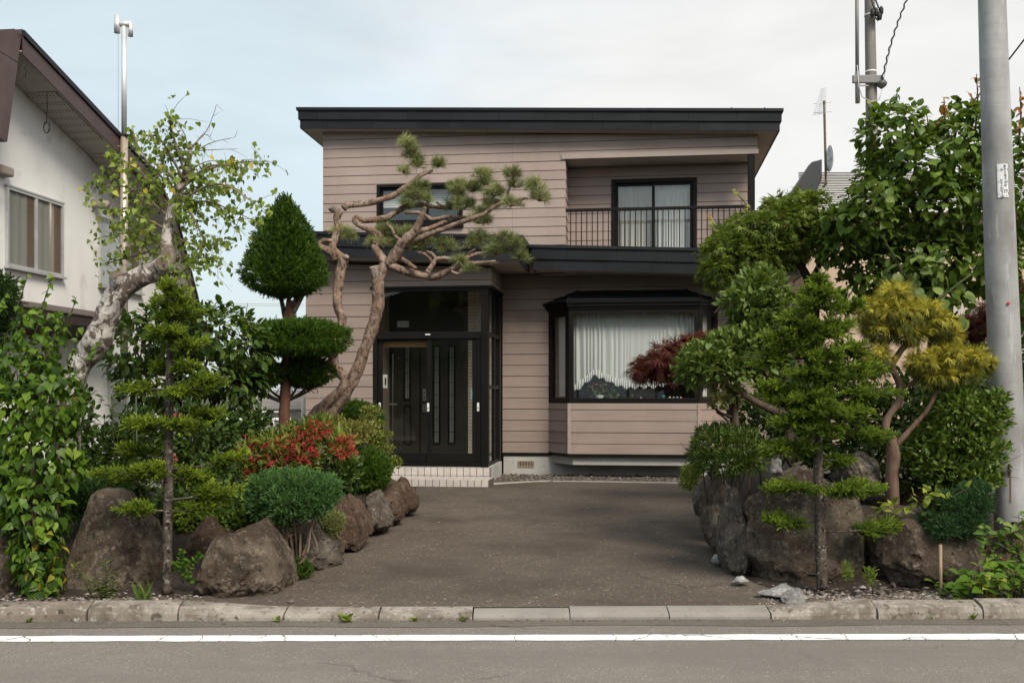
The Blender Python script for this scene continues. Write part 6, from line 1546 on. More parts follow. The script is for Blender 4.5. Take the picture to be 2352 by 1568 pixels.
for i, (x, y) in enumerate(((58,640),(115,640),(170,690),(10,680),(140,730),(215,800),(180,760))):   # loose climbing shoots
    pts = [(x-20, y+70, 8.1),(x-5, y+25, 8.08),(x+5, y-8, 8.05)]; Cv = limb(vine, pts, [1.5,1.2,0.6], B_stem, 'tendril', 10, 5, 0)
    rr = np.random.default_rng(40+i); q = Cv[rr.integers(1, 10, 9)]; dd = unit(rr.normal(0,1,(9,3))+np.array((0,-0.6,-0.6)))
    scatter('foliage', T_HEART, q, dd, unit(np.array((0,-1.0,0.5))+rr.normal(0,0.3,(9,3))), 0.05*(1+rr.uniform(-0.3,0.3,9)), G_vine2, vine, rr.uniform(0.5,0.95,9))

# ---- birch with leaning white trunk
def birch_bark():
    m, t, out = newmat('birch_bark'); p = principled(t, out, 0.8, 0, 0.3)
    c = ramp(t, noise_n(t, 7, 6, 0.6), [(0.3, (0.42,0.38,0.35)), (0.7, (0.66,0.63,0.60))])
    n1 = noise_n(t, 9, 8, 0.72, stretch=(1.0,1.0,0.8), dist=1.2)
    c = mixc(t, ramp(t, n1, [(0.46, (0,0,0)), (0.53, (0.95,)*3)]), c, (0.085,0.062,0.048))
    c = mixc(t, ramp(t, noise_n(t, 3.2, 4, 0.6), [(0.54, (0,0,0)), (0.68, (0.8,)*3)]), c, (0.19,0.145,0.115))
    c = mixc(t, ramp(t, noise_n(t, 40, 3, 0.7, stretch=(1,1,3)), [(0.60, (0,0,0)), (0.68, (0.7,)*3)]), c, (0.10,0.075,0.06))
    t.links.new(c, p.inputs['Base Color']); t.links.new(bump_n(t, n1, 1.0, 0.03), p.inputs['Normal']); return m
B_birch = birch_bark(); YBi = 8.9
bi = thing('birch', 'leaning white-barked birch with sawn stubs and thin leafy crown at left', 'birch tree', on_bed(160, YBi))
tb = [(150,1110,YBi),(158,960,YBi),(168,875,YBi),(192,826,YBi),(225,782,YBi-0.05),(240,735,YBi-0.08),(262,688,YBi-0.1),(292,655,YBi-0.1),(332,632,YBi-0.08),(368,618,YBi-0.05),(384,592,YBi),(385,550,YBi+0.02),(390,510,YBi+0.03),(402,465,YBi+0.05),(418,420,YBi+0.08),(434,370,YBi+0.1),(438,330,YBi+0.1)]
TB = limb(bi, tb, [30,28,27,26,32,27,25,24,24,24,19,15,14,11,9,6,3], B_birch, 'trunk', 90, 18, 0.16)
M['cut_wood'] = surf('sawn_wood', (0.085,0.062,0.046), (0.17,0.128,0.098), 20, 0.9)
for a, b, rad in (((272,662,YBi-0.14),(266,630,YBi-0.22),[17,14.5]), ((368,622,YBi-0.05),(372,604,YBi-0.20),[18,15])):
    A_, B_ = at(*a), at(*b); mb = MB(); mb.tube([A_, (A_+B_)/2, B_], [rad[0]/F*YBi, rad[0]/F*YBi*0.97, rad[1]/F*YBi], 14, wob=0.1); mb.build('stub', B_birch, bi, smooth=False)
    d = unit(B_-A_); mb = MB(); mb.tube([B_+d*0.0005, B_+d*0.006], [rad[1]/F*YBi*0.97, rad[1]/F*YBi*0.92], 14, wob=0.05); mb.build('sawn_face', M['cut_wood'], bi)
G_birch = leafmat('birch_leaf', [(0.0,(0.070,0.118,0.02)),(0.5,(0.13,0.195,0.04)),(0.94,(0.205,0.27,0.065)),(0.98,(0.33,0.31,0.06)),(1,(0.38,0.27,0.05))], 0.5, 0.38)
B_twig = bark('birch_twig', (0.13,0.10,0.075), (0.25,0.205,0.155), 20)
br = [((390,500),(300,440),(210,432),1.0),((395,480),(320,400),(250,352),1.0),((405,440),(340,380),(300,300),1.0),((420,410),(370,330),(335,310),0.9),((425,400),(395,310),(388,268),0.8),
      ((410,440),(480,390),(560,385),1.0),((400,470),(500,430),(595,475),1.0),((395,490),(470,470),(590,510),1.1),((420,410),(520,385),(615,370),0.9),((390,540),(450,570),(520,560),0.9),((386,560),(330,590),(240,605),0.9),
      ((388,530),(310,500),(250,480),1.0),((388,590),(440,600),(500,590),0.9),((392,500),(350,470),(300,520),1.0),((400,460),(440,500),(470,560),1.0),((410,440),(380,400),(330,440),1.0),((385,570),(350,560),(300,560),0.8),((395,480),(440,440),(520,430),1.0),((386,600),(400,640),(455,600),0.9),((420,400),(460,430),(520,500),0.9),((387,560),(330,540),(230,545),0.9),((430,380),(400,350),(360,360),0.9)]
wood = MB(); r = np.random.default_rng(8); LP = []; LD = []
for i, (a, b, c, k) in enumerate(br):
    dy = r.uniform(-0.55, 0.55); pts = [at(a[0],a[1],YBi+0.03), at(b[0],b[1]-8,YBi+dy*0.5), at(c[0],c[1],YBi+dy)]; C = curve(pts, 12); wood.tube(C, list(np.linspace(0.014,0.003,12)), 6)
    for j in range(3, 12):
        for q in range(2):
            e = C[j]+r.normal(0,0.13,3)*np.array((1,1,0.7))+np.array((0,0,-0.05)); tw_ = curve([C[j], (C[j]+e)/2+np.array((0,0,0.02)), e], 5); wood.tube(tw_, [0.003,0.0025,0.002,0.0015,0.001], 4)
            m_ = int(4.6*k)
            for _ in range(m_):
                LP.append(tw_[r.integers(1,5)]+r.normal(0,0.028,3)); LD.append(unit(r.normal(0,0.55,3)+np.array((0,0,-0.7))))
        for _ in range(2): LP.append(C[j]+r.normal(0,0.03,3)); LD.append(unit(r.normal(0,0.6,3)+np.array((0,0,-0.6))))
for a, b, c in (((436,340),(475,300),(498,240)),((434,360),(480,330),(540,315)),((436,350),(470,345),(545,342)),((432,345),(420,300),(380,262)),((436,350),(465,310),(485,318)),((432,390),(480,370),(520,372))):
    C = curve([at(a[0],a[1],YBi+0.1), at(b[0],b[1],YBi+0.15), at(c[0],c[1],YBi+0.1)], 9); wood.tube(C, list(np.linspace(0.007,0.0015,9)), 5)
    for j in range(3, 9): e = C[j]+r.normal(0,0.05,3); wood.tube([C[j], e], [0.002,0.001], 4)
wood.build('branches', B_twig, bi, smooth=True, kind='stuff')
LP = np.array(LP); LD = np.array(LD); n = len(LP)
scatter('foliage', T_HEART, LP, LD, unit(np.array((0.1,-0.9,0.35))+r.normal(0,0.5,(n,3))), 0.046*(1+r.uniform(-0.35,0.35,n)), G_birch, bi, r.random(n))
foliage(bi, [(438,395,YBi+0.1,26,30,0.1),(425,480,YBi,40,50,0.2)], 140, T_HEART, 0.042, G_birch, 9, 0.2, o=dict(out=0.4, droop=0.7, up=0, nup=0.2, nout=0.9, rnd=0.7), name='inner_leaves')

# ---- large-leaved shrub behind the spruce
G_lilac = leafmat('lilac_leaf', [(0.0,(0.028,0.060,0.014)),(0.5,(0.058,0.105,0.024)),(0.85,(0.10,0.155,0.038)),(1,(0.15,0.20,0.055))], 0.40, 0.30, 0.5, obj=True)
G_lilac2 = leafmat('lilac_leaf_inner', [(0.0,(0.028,0.060,0.014)),(0.5,(0.058,0.105,0.024)),(0.85,(0.10,0.155,0.038)),(1,(0.15,0.20,0.055))], 0.40, 0.30, 0.5)
sh_ = thing('leafy_shrub', 'spreading green large-leaved shrub behind the young spruce', 'shrub', on_bed(420, 10.4))
sbl = [(310,800,10.2,68,75,0.45),(400,760,10.3,95,72,0.5),(500,765,10.4,90,70,0.5),(570,790,10.4,55,55,0.4),(480,850,10.4,95,60,0.5),(350,880,10.3,80,60,0.45),(560,870,10.5,55,50,0.4)]
r = np.random.default_rng(33); P, N, I, C = blob_pts(sbl, 2600, r, 0.6, 0.2)
D, Nn = orient(N, r, 0.9, 0, 0.45, 0.45, 0.8, 0.6, 0.25); S = 0.105*(1+r.uniform(-0.4,0.3,len(P)))
idx = np.argsort(N[:,1]-0.35*N[:,2]+0.3*r.random(len(P)))[:250]; rest = np.setdiff1d(np.arange(len(P)), idx)
leaf_objs(T_OV, 'lilac', P[idx], D[idx], Nn[idx], S[idx], G_lilac, sh_); scatter('foliage', T_OV, P[rest], D[rest], Nn[rest], S[rest], G_lilac2, sh_, 0.5*C[rest]+0.5*r.random(len(rest)))
twigs(sh_, [on_bed(400,10.4), on_bed(440,10.4), on_bed(470,10.45)], [bc(b) for b in sbl for _ in range(2)], 0.024, B_brown, 12, sub=4)

# ---- yew clipped into drop and discs
G_yew = leafmat('yew_green', [(0.0,(0.014,0.034,0.006)),(0.5,(0.036,0.080,0.010)),(0.85,(0.075,0.145,0.016)),(1,(0.12,0.195,0.024))], 0.5, 0.2)
YY = 11.0; yw = thing('yew', 'dark green clipped yew with drop-shaped top over flat discs, red-brown trunk', 'yew tree', on_bed(652, YY))
limb(yw, [(650,1075,YY),(652,1000,YY),(655,900,YY),(660,820,YY),(665,740,YY),(668,690,YY)], [15,13,12,11,14,10], B_red, 'trunk', 30, 12, 0.2)
for dx, x2 in ((-10, 640), (8, 690), (-2, 668), (14, 705)): limb(yw, [(664+dx*0.4,745,YY),(662+dx,715,YY-0.03*dx/10),(x2,660,YY)], [7,6,4], B_grey, 'stem', 10, 7, 0.2)
def revolve(prof, xc, Yc, n, r, lumpy=0.07, squash=0.92):
    ys_ = np.array([p[0] for p in prof], float); rs = np.array([p[1] for p in prof], float)
    t = np.linspace(0,1,400); yy = np.interp(t, np.linspace(0,1,len(ys_)), ys_); r0 = np.interp(t, np.linspace(0,1,len(rs)), rs); w = (r0+8)*np.hypot(np.gradient(yy), np.gradient(r0)); w /= w.sum()
    k = r.choice(400, n, p=w); th = r.uniform(0, 2*math.pi, n); y = yy[k]+r.normal(0,1.5,n); rad = r0[k]; dr = np.gradient(r0)[k]; dy = np.gradient(yy)[k]
    d3 = np.stack([np.cos(th), np.sin(th), (y-ys_.mean())/60], 1); f = (1-0.30*r.random(n)**2.2)*(1+lumpy*lump(d3, xc, 3.5)+0.5*lumpy*lump(d3, xc*2+1, 9)); kk = Yc/F
    P = np.stack([(xc-CX)*kk+rad*kk*np.cos(th)*f, Yc+rad*kk*squash*np.sin(th)*f, CAMZ+(HY-y)*kk], 1)
    sgn = np.where(dy == 0, 1, 1); L_ = np.hypot(dr, dy)+1e-9; nr_, nz_ = np.abs(dy)/L_, np.where(dy > 0, dr/L_, -dr/L_)
    N = unit(np.stack([np.cos(th)*nr_, np.sin(th)*nr_, nz_], 1)); return P, N, np.clip(0.5+0.5*lump(d3, xc+3, 6), 0, 1)
def clipped(parent, prof, xc, Yc, n, seed, size, mat, tmpl=T_YEW, lumpy=0.17, squash=0.92, name='foliage', up=0.35):
    r = np.random.default_rng(seed); P, N, C = revolve(prof, xc, Yc, n, r, lumpy, squash); D = unit(N+UPV*up+r.normal(0,0.48,(n,3))); Nn = unit(N*0.4+UPV+r.normal(0,0.4,(n,3))); st = r.random(n) < 0.05; P[st] += N[st]*r.uniform(0.01,0.05,(st.sum(),1))
    m = int(n*0.55); P2, N2, C2 = revolve(prof, xc, Yc, m, r, 0.0, squash*0.8); ax = np.array(((xc-CX)*Yc/F, Yc, 0.0)); P2[:,:2] = ax[:2]+(P2[:,:2]-ax[:2])*(0.72*np.sqrt(r.random(m)))[:,None]; P2[:,2] = P2[:,2].mean()+(P2[:,2]-P2[:,2].mean())*0.86
    P = np.concatenate([P, P2]); D = np.concatenate([D, unit(r.normal(0,1,(m,3)))]); Nn = np.concatenate([Nn, unit(r.normal(0,1,(m,3)))]); C = np.concatenate([C, C2]); n = n+m
    S = size*(1+r.uniform(-0.35,0.35,n)); S[-m:] *= 1.5
    return scatter(name, tmpl, P, D, Nn, S, mat, parent, 0.5*C+0.5*r.random(n))
clipped(yw, [(457,3),(471,13),(491,33),(530,57),(571,72),(611,89),(633,93),(654,82),(670,47),(678,14)], 655, YY, 9500, 51, 0.05, G_yew, up=0.5)
r = np.random.default_rng(52)                                       # ragged leaders on the drop
q = np.array([at(x, y, YY-0.05) for x, y in ((650,462),(658,460),(640,472),(668,470),(630,486),(676,484),(664,464),(646,466))]); scatter('leading_shoots', T_YEW, np.repeat(q,3,0)+r.normal(0,0.015,(24,3)), unit(UPV+r.normal(0,0.3,(24,3))), unit(r.normal(0,1,(24,3))), 0.09*(1+r.uniform(-0.2,0.3,24)), G_yew, yw, r.random(24))
clipped(yw, [(742,8),(744,45),(751,84),(763,106),(778,113),(792,108),(802,90),(808,56),(810,12)], 690, YY-0.1, 8000, 53, 0.05, G_yew, up=0.3, squash=0.85, name='foliage')
clipped(yw, [(832,8),(836,40),(846,62),(862,68),(876,52),(886,20)], 585, YY-0.05, 3600, 54, 0.05, G_yew, up=0.25)
clipped(yw, [(826,8),(832,40),(842,58),(858,62),(874,48),(884,16)], 702, YY+0.15, 3600, 55, 0.05, G_yew, up=0.25)
mb = MB(); r = np.random.default_rng(56)
for (x, y, x0, y0) in ((560,868,655,925),(520,862,655,925),(600,872,656,920),(720,872,660,920),(750,866,660,920),(690,875,660,915),(620,825,658,850),(740,830,662,852),(770,820,662,852),(600,815,658,850)):
    a, b = at(x0,y0,YY), at(x,y,YY+r.uniform(-0.15,0.15)); C = curve([a, (a+b)/2+np.array((0,0,-0.03)), b], 8); mb.tube(C, list(np.linspace(0.022,0.006,8)), 6, wob=0.2)
    for _ in range(6): k = r.integers(2,8); e = C[k]+r.normal(0,0.08,3)+np.array((0,0,0.07)); mb.tube([C[k],(C[k]+e)/2+r.normal(0,0.01,3),e], [0.007,0.005,0.003], 4)
mb.build('branches', B_dark, yw, smooth=True, kind='stuff')

# ---- red pine with two sinuous stems
def pine_bark():
    m, t, out = newmat('pine_bark'); p = principled(t, out, 0.88, 0, 0.2)
    c = ramp(t, noise_n(t, 10, 7, 0.65), [(0.3, (0.125,0.082,0.060)), (0.5, (0.245,0.172,0.132)), (0.72, (0.43,0.335,0.275))])
    c = mixc(t, ramp(t, noise_n(t, 4.5, 4, 0.6), [(0.54, (0,0,0)), (0.70, (0.6,)*3)]), c, (0.225,0.115,0.065))
    v = noise_n(t, 26, 5, 0.7, stretch=(1,1,0.55)); c = mixc(t, ramp(t, v, [(0.36, (0.95,)*3), (0.50, (0,0,0))]), c, (0.045,0.03,0.022))
    t.links.new(c, p.inputs['Base Color']); t.links.new(bump_n(t, v, 0.9, 0.02), p.inputs['Normal']); return m
B_pine = pine_bark(); YPi = 11.6
pn = thing('pine', 'red pine with two twisting bare stems and needle clusters in front of the porch', 'pine tree', on_bed(690, YPi))
s1 = [(680,1080,YPi),(700,985,YPi),(722,955,YPi),(752,925,YPi),(782,898,YPi-0.03),(793,870,YPi-0.05),(770,845,YPi-0.05),(764,812,YPi-0.08),(776,770,YPi-0.08),(785,735,YPi-0.06),(776,700,YPi-0.05),(776,660,YPi-0.02),(783,620,YPi),(786,595,YPi),(764,572,YPi),(770,545,YPi+0.03),(776,520,YPi+0.05),(773,500,YPi+0.05),(783,482,YPi+0.05)]
w1 = [17,16,16,14,12,12,13,12,11,11,11,12,13,12,10,10,9,9,8.5]
limb(pn, s1, [q*0.92 for q in w1], B_pine, 'stem', 110, 14, 0.24)
s2 = [(700,1080,YPi+0.1),(730,985,YPi+0.08),(768,940,YPi+0.05),(800,890,YPi),(822,848,YPi-0.03),(838,800,YPi-0.06),(854,755,YPi-0.08),(868,700,YPi-0.1),(868,650,YPi-0.1),(876,622,YPi-0.1),(888,600,YPi-0.08)]
limb(pn, s2, [17,16,15,14.5,13.5,13,13,14,14,13,11], B_pine, 'stem', 80, 14, 0.24)
def c1p(L_, d0=0.0, d1=None):
    d1 = d0 if d1 is None else d1; n_ = len(L_)
    return [C1(x, y)+(d0+(d1-d0)*i/max(1, n_-1),) for i, (x, y) in enumerate(L_)]
bn = [  # limbs traced in the enlarged view: points with depth offsets, radii
 (c1p([(430,970),(470,945),(620,930),(720,905),(830,870),(910,820),(980,770),(1040,725),(1080,690),(1130,670),(1175,655)],.05,.25),[8,7.5,7,6.5,6.5,6.5,6,5.5,5,4,2.5]),
 (c1p([(350,1390),(330,1345),(270,1310),(210,1280),(160,1255),(145,1265)],0,-.15),[10,9,8,7,6,5]),
 (c1p([(215,1275),(260,1235),(345,1245)],-.1,0),[4,4.5,5]),
 (c1p([(790,1450),(740,1370),(700,1310),(690,1280),(725,1200),(650,1150),(570,1110),(530,1075),(545,1050),(620,1070),(720,1060),(800,1040),(870,1000),(950,955),(1050,940),(1150,950),(1290,972)],-.1,.3),[11,10,9,9,8.5,8,7.5,7.5,7.5,7.5,7.5,7.5,7,7,6.5,5.5,3]),
 (c1p([(800,1430),(850,1370),(900,1300),(930,1250),(985,1210),(1030,1160),(1060,1090),(1090,1020),(1110,960)],-.1,-.35),[12,13,13,12,11,9,8,6,4]),
 (c1p([(1000,1240),(1100,1205),(1200,1165),(1300,1130),(1400,1090),(1470,1065),(1590,1020),(1700,950),(1820,910),(1965,885)],-.2,-.5),[7,6.5,6,6,5.5,5.5,5,4.5,4,2.5]),
 (c1p([(1050,1160),(1150,1135),(1230,1100),(1330,1065)],-.2,.1),[6,5.5,4.5,3]),
 (c1p([(940,1005),(1040,1005),(1110,1030),(1180,1062),(1300,1040),(1460,1045),(1600,1050)],.1,.0),[4.5,4.5,4.5,4.5,4,3.5,2.5]),
 (c1p([(915,1240),(860,1200),(830,1140),(785,1095)],-.1,.1),[4.5,4,4,3]),
 (c1p([(820,1450),(900,1480),(1040,1520),(1180,1540),(1260,1515),(1320,1480),(1390,1440),(1480,1430),(1560,1425),(1700,1410)],-.1,-.5),[10,9,8.5,8,7.5,6.5,5.5,5,4.5,2.5]),
 (c1p([(1130,1505),(1170,1445),(1205,1395),(1270,1385),(1360,1400),(1450,1385),(1530,1350),(1620,1340)],-.4,-.3),[6,5.5,5,4.5,4,4,4,2.5]),
 (c1p([(1205,1395),(1170,1350),(1125,1330)],-.35,-.25),[4,3.5,2.5]), (c1p([(1170,1410),(1120,1360),(1080,1345),(1030,1330)],-.3,-.1),[4.5,4,4,3]),
 (c1p([(1330,1495),(1390,1515),(1410,1480)],-.45,-.5),[3,3,2.5]), (c1p([(1030,1470),(960,1420),(910,1380),(840,1310)],-.3,0),[5,5,4.5,3]),
 (c1p([(1805,905),(1800,830),(1830,780)],-.45,-.5),[4,3.5,2]), (c1p([(1060,830),(1020,900),(1040,870)],.15,.1),[3,3,2]),(c1p([(1290,970),(1230,935),(1205,915)],.25,.2),[3,3.5,3]),
 (c1p([(1460,1385),(1480,1340),(1530,1310)],-.3,-.35),[3.5,3,2]),(c1p([(1320,1480),(1450,1440),(1640,1435),(1720,1425)],-.4,-.2),[4,3.5,3,2]),
]
for pts, rad in bn: limb(pn, [(x, y, YPi+d) for x, y, d in pts], rad, B_pine, 'branch', len(pts)*7, 10, 0.24)
for (x, y, d, x2, y2, rr_) in ((768,484,.05,760,474,9),(866,640,-.1,858,612,12),(786,600,-.0,797,588,7),(716,560,-.17,708,552,7)):   # sawn stubs
    a, b = at(x,y,YPi+d), at(x2,y2,YPi+d-0.05); mb = MB(); mb.tube([a,(a+b)/2,b], [rr_/F*YPi, rr_/F*YPi, rr_*0.85/F*YPi], 10, wob=0.2); mb.build('stub', bark('dead_wood', (0.17,0.14,0.12), (0.34,0.29,0.255), 16), pn)
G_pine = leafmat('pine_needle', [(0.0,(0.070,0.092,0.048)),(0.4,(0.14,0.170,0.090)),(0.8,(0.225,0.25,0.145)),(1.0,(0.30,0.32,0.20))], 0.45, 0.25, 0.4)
pads = [C1(x, y)+(d, rx/3.63, ry/3.63) for x, y, rx, ry, d in (
  (960,450,75,80,.2),(1000,530,75,70,.2),(1050,610,70,55,.2),(930,660,45,32,.2),(1220,615,72,58,.25),(1060,800,80,60,.15),(990,870,90,60,.1),(1110,890,60,60,.15),(960,930,75,40,.1),
  (1370,860,110,80,.05),(1440,950,100,80,-.1),(1400,780,60,50,.1),(1330,800,40,55,.15),(1590,690,80,70,-.3),(1610,760,70,50,-.3),(1510,810,90,65,-.1),(1690,850,95,75,-.35),(1650,960,85,75,-.3),(1840,700,70,70,-.5),(1855,780,60,45,-.5),(1840,935,80,45,-.5),(2030,800,85,70,-.5),(2060,890,80,65,-.5),(1560,1080,100,62,-.2),(1600,1010,70,60,-.1),(1320,960,70,60,.2),
  (400,1180,80,70,.05),(470,1200,60,60,.05),(770,1180,95,75,.1),(850,1190,70,60,.1),(690,1265,65,45,.0),(820,1270,80,45,.05),(960,1165,55,40,0),(1130,1260,85,50,-.1),(1040,1290,60,40,-.1),(1310,1310,95,60,-.2),(1260,1270,50,40,-.2),(1550,1215,90,70,-.3),(1520,1280,70,50,-.3),(1770,1240,90,70,-.5),(1850,1310,110,85,-.5),(1700,1340,95,70,-.45),(1900,1380,65,50,-.5),(1390,1405,60,32,-.4),(1500,1480,60,28,-.45))]
r = np.random.default_rng(61); PP = []; DD = []; CC = []
for i, (x, y, d, rx, ry) in enumerate(pads):          # each pad is a loose ball of tufts whose needles point outwards and up
    c = at(x, y, YPi+d); k = YPi/F; R3 = np.array((rx*k, rx*k*0.9, ry*k))*1.2; n = int(9+rx*ry/24)
    dd = sph(r, n); dd[:,2] = np.where(dd[:,2] < -0.3, -dd[:,2], dd[:,2]); rad = r.uniform(0.35, 0.85, n)
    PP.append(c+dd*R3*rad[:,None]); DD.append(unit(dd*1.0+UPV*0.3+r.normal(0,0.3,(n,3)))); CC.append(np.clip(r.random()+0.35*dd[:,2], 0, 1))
P = np.concatenate(PP); D = np.concatenate(DD); C = np.concatenate(CC); n = len(P)
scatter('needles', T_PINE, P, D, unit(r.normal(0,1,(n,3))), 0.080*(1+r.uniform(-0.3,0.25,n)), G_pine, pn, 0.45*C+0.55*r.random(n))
mb = MB()
for (x, y, d, rx, ry), P_ in zip(pads, PP):
    c = at(x, y+ry*0.3, YPi+d)
    for q in P_[::2]: mb.tube([c, (c+q)/2+r.normal(0,0.01,3), q], [0.007,0.005,0.003], 4)
mb.build('twigs', B_pine, pn, smooth=True, kind='stuff')

# ---- weigela with red flowers
G_wei = leafmat('weigela_leaf', [(0.0,(0.05,0.085,0.018)),(0.5,(0.10,0.14,0.03)),(0.85,(0.17,0.20,0.045)),(1,(0.24,0.15,0.045))], 0.45, 0.3)
P_wei = leafmat('weigela_flower', [(0.0,(0.24,0.016,0.030)),(0.5,(0.39,0.036,0.060)),(0.85,(0.48,0.085,0.12)),(1,(0.52,0.20,0.24))], 0.5, 0.3)
YW = 9.5; we = thing('flowering_shrub', 'weigela shrub full of red flowers beside the pine trunks', 'shrub', on_bed(660, YW))
wb = [(600,1045,YW,52,32,0.3),(640,1030,YW,50,36,0.3),(700,1010,YW+0.1,46,44,0.3),(735,985,YW+0.1,26,30,0.2),(780,1025,YW+0.1,32,32,0.25),(585,1090,YW-0.1,32,40,0.2),(670,1062,YW,60,34,0.3)]
foliage(we, wb, 1900, T_LAN, 0.095, G_wei, 71, 0.45, 0.22, o=dict(out=0.8, up=0.5, rnd=0.5))
fb = [(575,1050,YW-0.12,26,34,0.12),(600,1035,YW-0.15,28,20,0.12),(640,1040,YW-0.2,36,24,0.12),(690,1030,YW-0.18,24,28,0.12),(570,1085,YW-0.15,18,32,0.1),(735,985,YW-0.1,24,16,0.1),(790,1025,YW-0.12,24,22,0.1),(712,1045,YW-0.2,12,14,0.08),(600,1085,YW-0.2,26,20,0.1),(660,1015,YW-0.15,16,12,0.08),(700,985,YW-0.1,14,10,0.08)]
foliage(we, [b[:3]+(b[3]*1.1,b[4]*1.1,b[5]*1.2) for b in fb], 1200, T_FLOWER, 0.036, P_wei, 72, 0.3, 0.45, core=0, o=dict(out=1.0, up=0, droop=0.25, rnd=0.5, nrnd=0.8), name='flowers')
twigs(we, [on_bed(650,YW), on_bed(700,YW), on_bed(760,YW+0.1)], [bc(b) for b in wb for _ in range(2)], 0.012, B_brown, 73, sub=3)

# ---- round juniper on bare stems
G_jun = leafmat('juniper_green', [(0.0,(0.026,0.068,0.024)),(0.5,(0.062,0.135,0.052)),(0.85,(0.105,0.195,0.078)),(1,(0.15,0.24,0.10))], 0.5, 0.2)
YJ = 8.35; ju = thing('juniper', 'round blue-green cloud-pruned juniper on bare twisted stems beside the driveway', 'juniper', on_bed(660, YJ)*np.array((1,1,1)))
jb = [(620,1125,YJ,52,36,0.24),(680,1115,YJ,60,34,0.28),(735,1130,YJ,46,38,0.22),(660,1150,YJ-0.08,62,34,0.24),(715,1155,YJ-0.05,46,34,0.22),(608,1160,YJ,34,32,0.2),(640,1178,YJ-0.02,40,20,0.2)]
foliage(ju, jb, 8500, T_JUN, 0.045, G_jun, 81, 0.72, 0.32, top=0.5, inner=0.85, o=dict(out=0.9, up=0.45, rnd=0.38), cmix=0.6)
mb = MB(); r = np.random.default_rng(82); gb = at(672, 1308, YJ-0.1)
for i, (x, y) in enumerate(((600,1180),(620,1190),(640,1190),(660,1185),(680,1190),(700,1185),(720,1190),(740,1175),(610,1195),(650,1195),(690,1195),(730,1190),(630,1180),(670,1180))):
    e = at(x, y, YJ+r.uniform(-0.12,0.15)); b = gb+np.array((r.normal(0,0.06),r.normal(0,0.05),0)); m1 = b+(e-b)*0.35+np.array(((x-665)*0.0012,r.normal(0,0.04),-0.03)); m2 = b+(e-b)*0.7+r.normal(0,0.03,3)
    C = curve([b,m1,m2,e], 16); mb.tube(C, list(np.linspace(0.016,0.006,16)), 6, wob=0.25)
    for _ in range(4): k = r.integers(5,15); q = C[k]+r.normal(0,0.05,3)+np.array((0,0,0.06)); mb.tube([C[k],(C[k]+q)/2+r.normal(0,0.01,3),q], [0.006,0.004,0.002], 4)
mb.tube(curve([at(612,1190,YJ-0.1),at(590,1225,YJ-0.18),at(605,1265,YJ-0.22),at(640,1292,YJ-0.2),at(668,1305,YJ-0.15)], 20), list(np.linspace(0.008,0.017,20)), 7, wob=0.25)
mb.build('stems', bark('juniper_bark', (0.07,0.05,0.036), (0.16,0.12,0.09), 22), ju, smooth=True, kind='stuff')

# ---- clipped mounds by the porch
G_mound = leafmat('clipped_green', [(0.0,(0.020,0.048,0.008)),(0.5,(0.042,0.092,0.012)),(0.85,(0.075,0.14,0.018)),(1,(0.11,0.17,0.03))], 0.5, 0.2)
G_box = leafmat('boxwood_gold', [(0.0,(0.055,0.085,0.02)),(0.5,(0.115,0.145,0.035)),(0.9,(0.21,0.215,0.07)),(1,(0.28,0.25,0.1))], 0.45, 0.25)
m1 = thing('clipped_bush', 'dark green clipped ball beside the lower tiled step', 'bush', on_bed(840, 11.0))
clipped(m1, [(1034,6),(1040,34),(1055,52),(1078,60),(1100,54),(1118,36),(1126,14)], 838, 11.0, 5200, 91, 0.045, G_mound, up=0.3, lumpy=0.08)
m2 = thing('clipped_bush', 'green flat-topped clipped mound left of the porch door', 'bush', on_bed(815, 12.6))
clipped(m2, [(928,6),(932,34),(944,58),(960,66),(985,60),(1010,50),(1060,30)], 812, 12.6, 5200, 92, 0.05, G_mound, up=0.35, lumpy=0.1)
m3 = thing('boxwood', 'yellow-green layered boxwood cut in tiers by the porch door', 'bush', on_bed(862, 12.0))
bxb = [(852,945,12.1,26,13,0.2),(868,975,12.0,18,8,0.15),(880,1000,11.9,24,11,0.2),(862,1018,11.9,28,12,0.2),(885,1032,11.8,22,10,0.18),(905,1062,11.7,20,13,0.18),(850,1000,12.0,22,16,0.2),(845,965,12.1,20,14,0.2)]
foliage(m3, bxb, 2400, T_DIA, 0.034, G_box, 93, 0.6, 0.2, top=0.5, o=dict(out=0.8, up=0.5)); twigs(m3, on_bed(860,12.0), [bc(b) for b in bxb], 0.012, B_grey, 94)
m4 = thing('azalea', 'leggy yellowish azalea between the red flowers and the clipped mound', 'bush', on_bed(800, 10.9))
azb = [(800,985,10.9,38,20,0.25),(840,985,10.9,28,18,0.2),(765,970,11.0,30,18,0.2),(815,1010,10.8,22,12,0.2)]
G_aza = leafmat('azalea_gold', [(0.0,(0.07,0.085,0.025)),(0.5,(0.15,0.16,0.05)),(0.9,(0.26,0.24,0.10)),(1,(0.32,0.22,0.10))], 0.45, 0.25)
foliage(m4, azb, 1000, T_DIA, 0.04, G_aza, 95, 0.5, 0.2, o=dict(out=0.8, up=0.6)); twigs(m4, on_bed(800,10.9), [bc(b) for b in azb for _ in range(4)], 0.010, B_grey, 96)
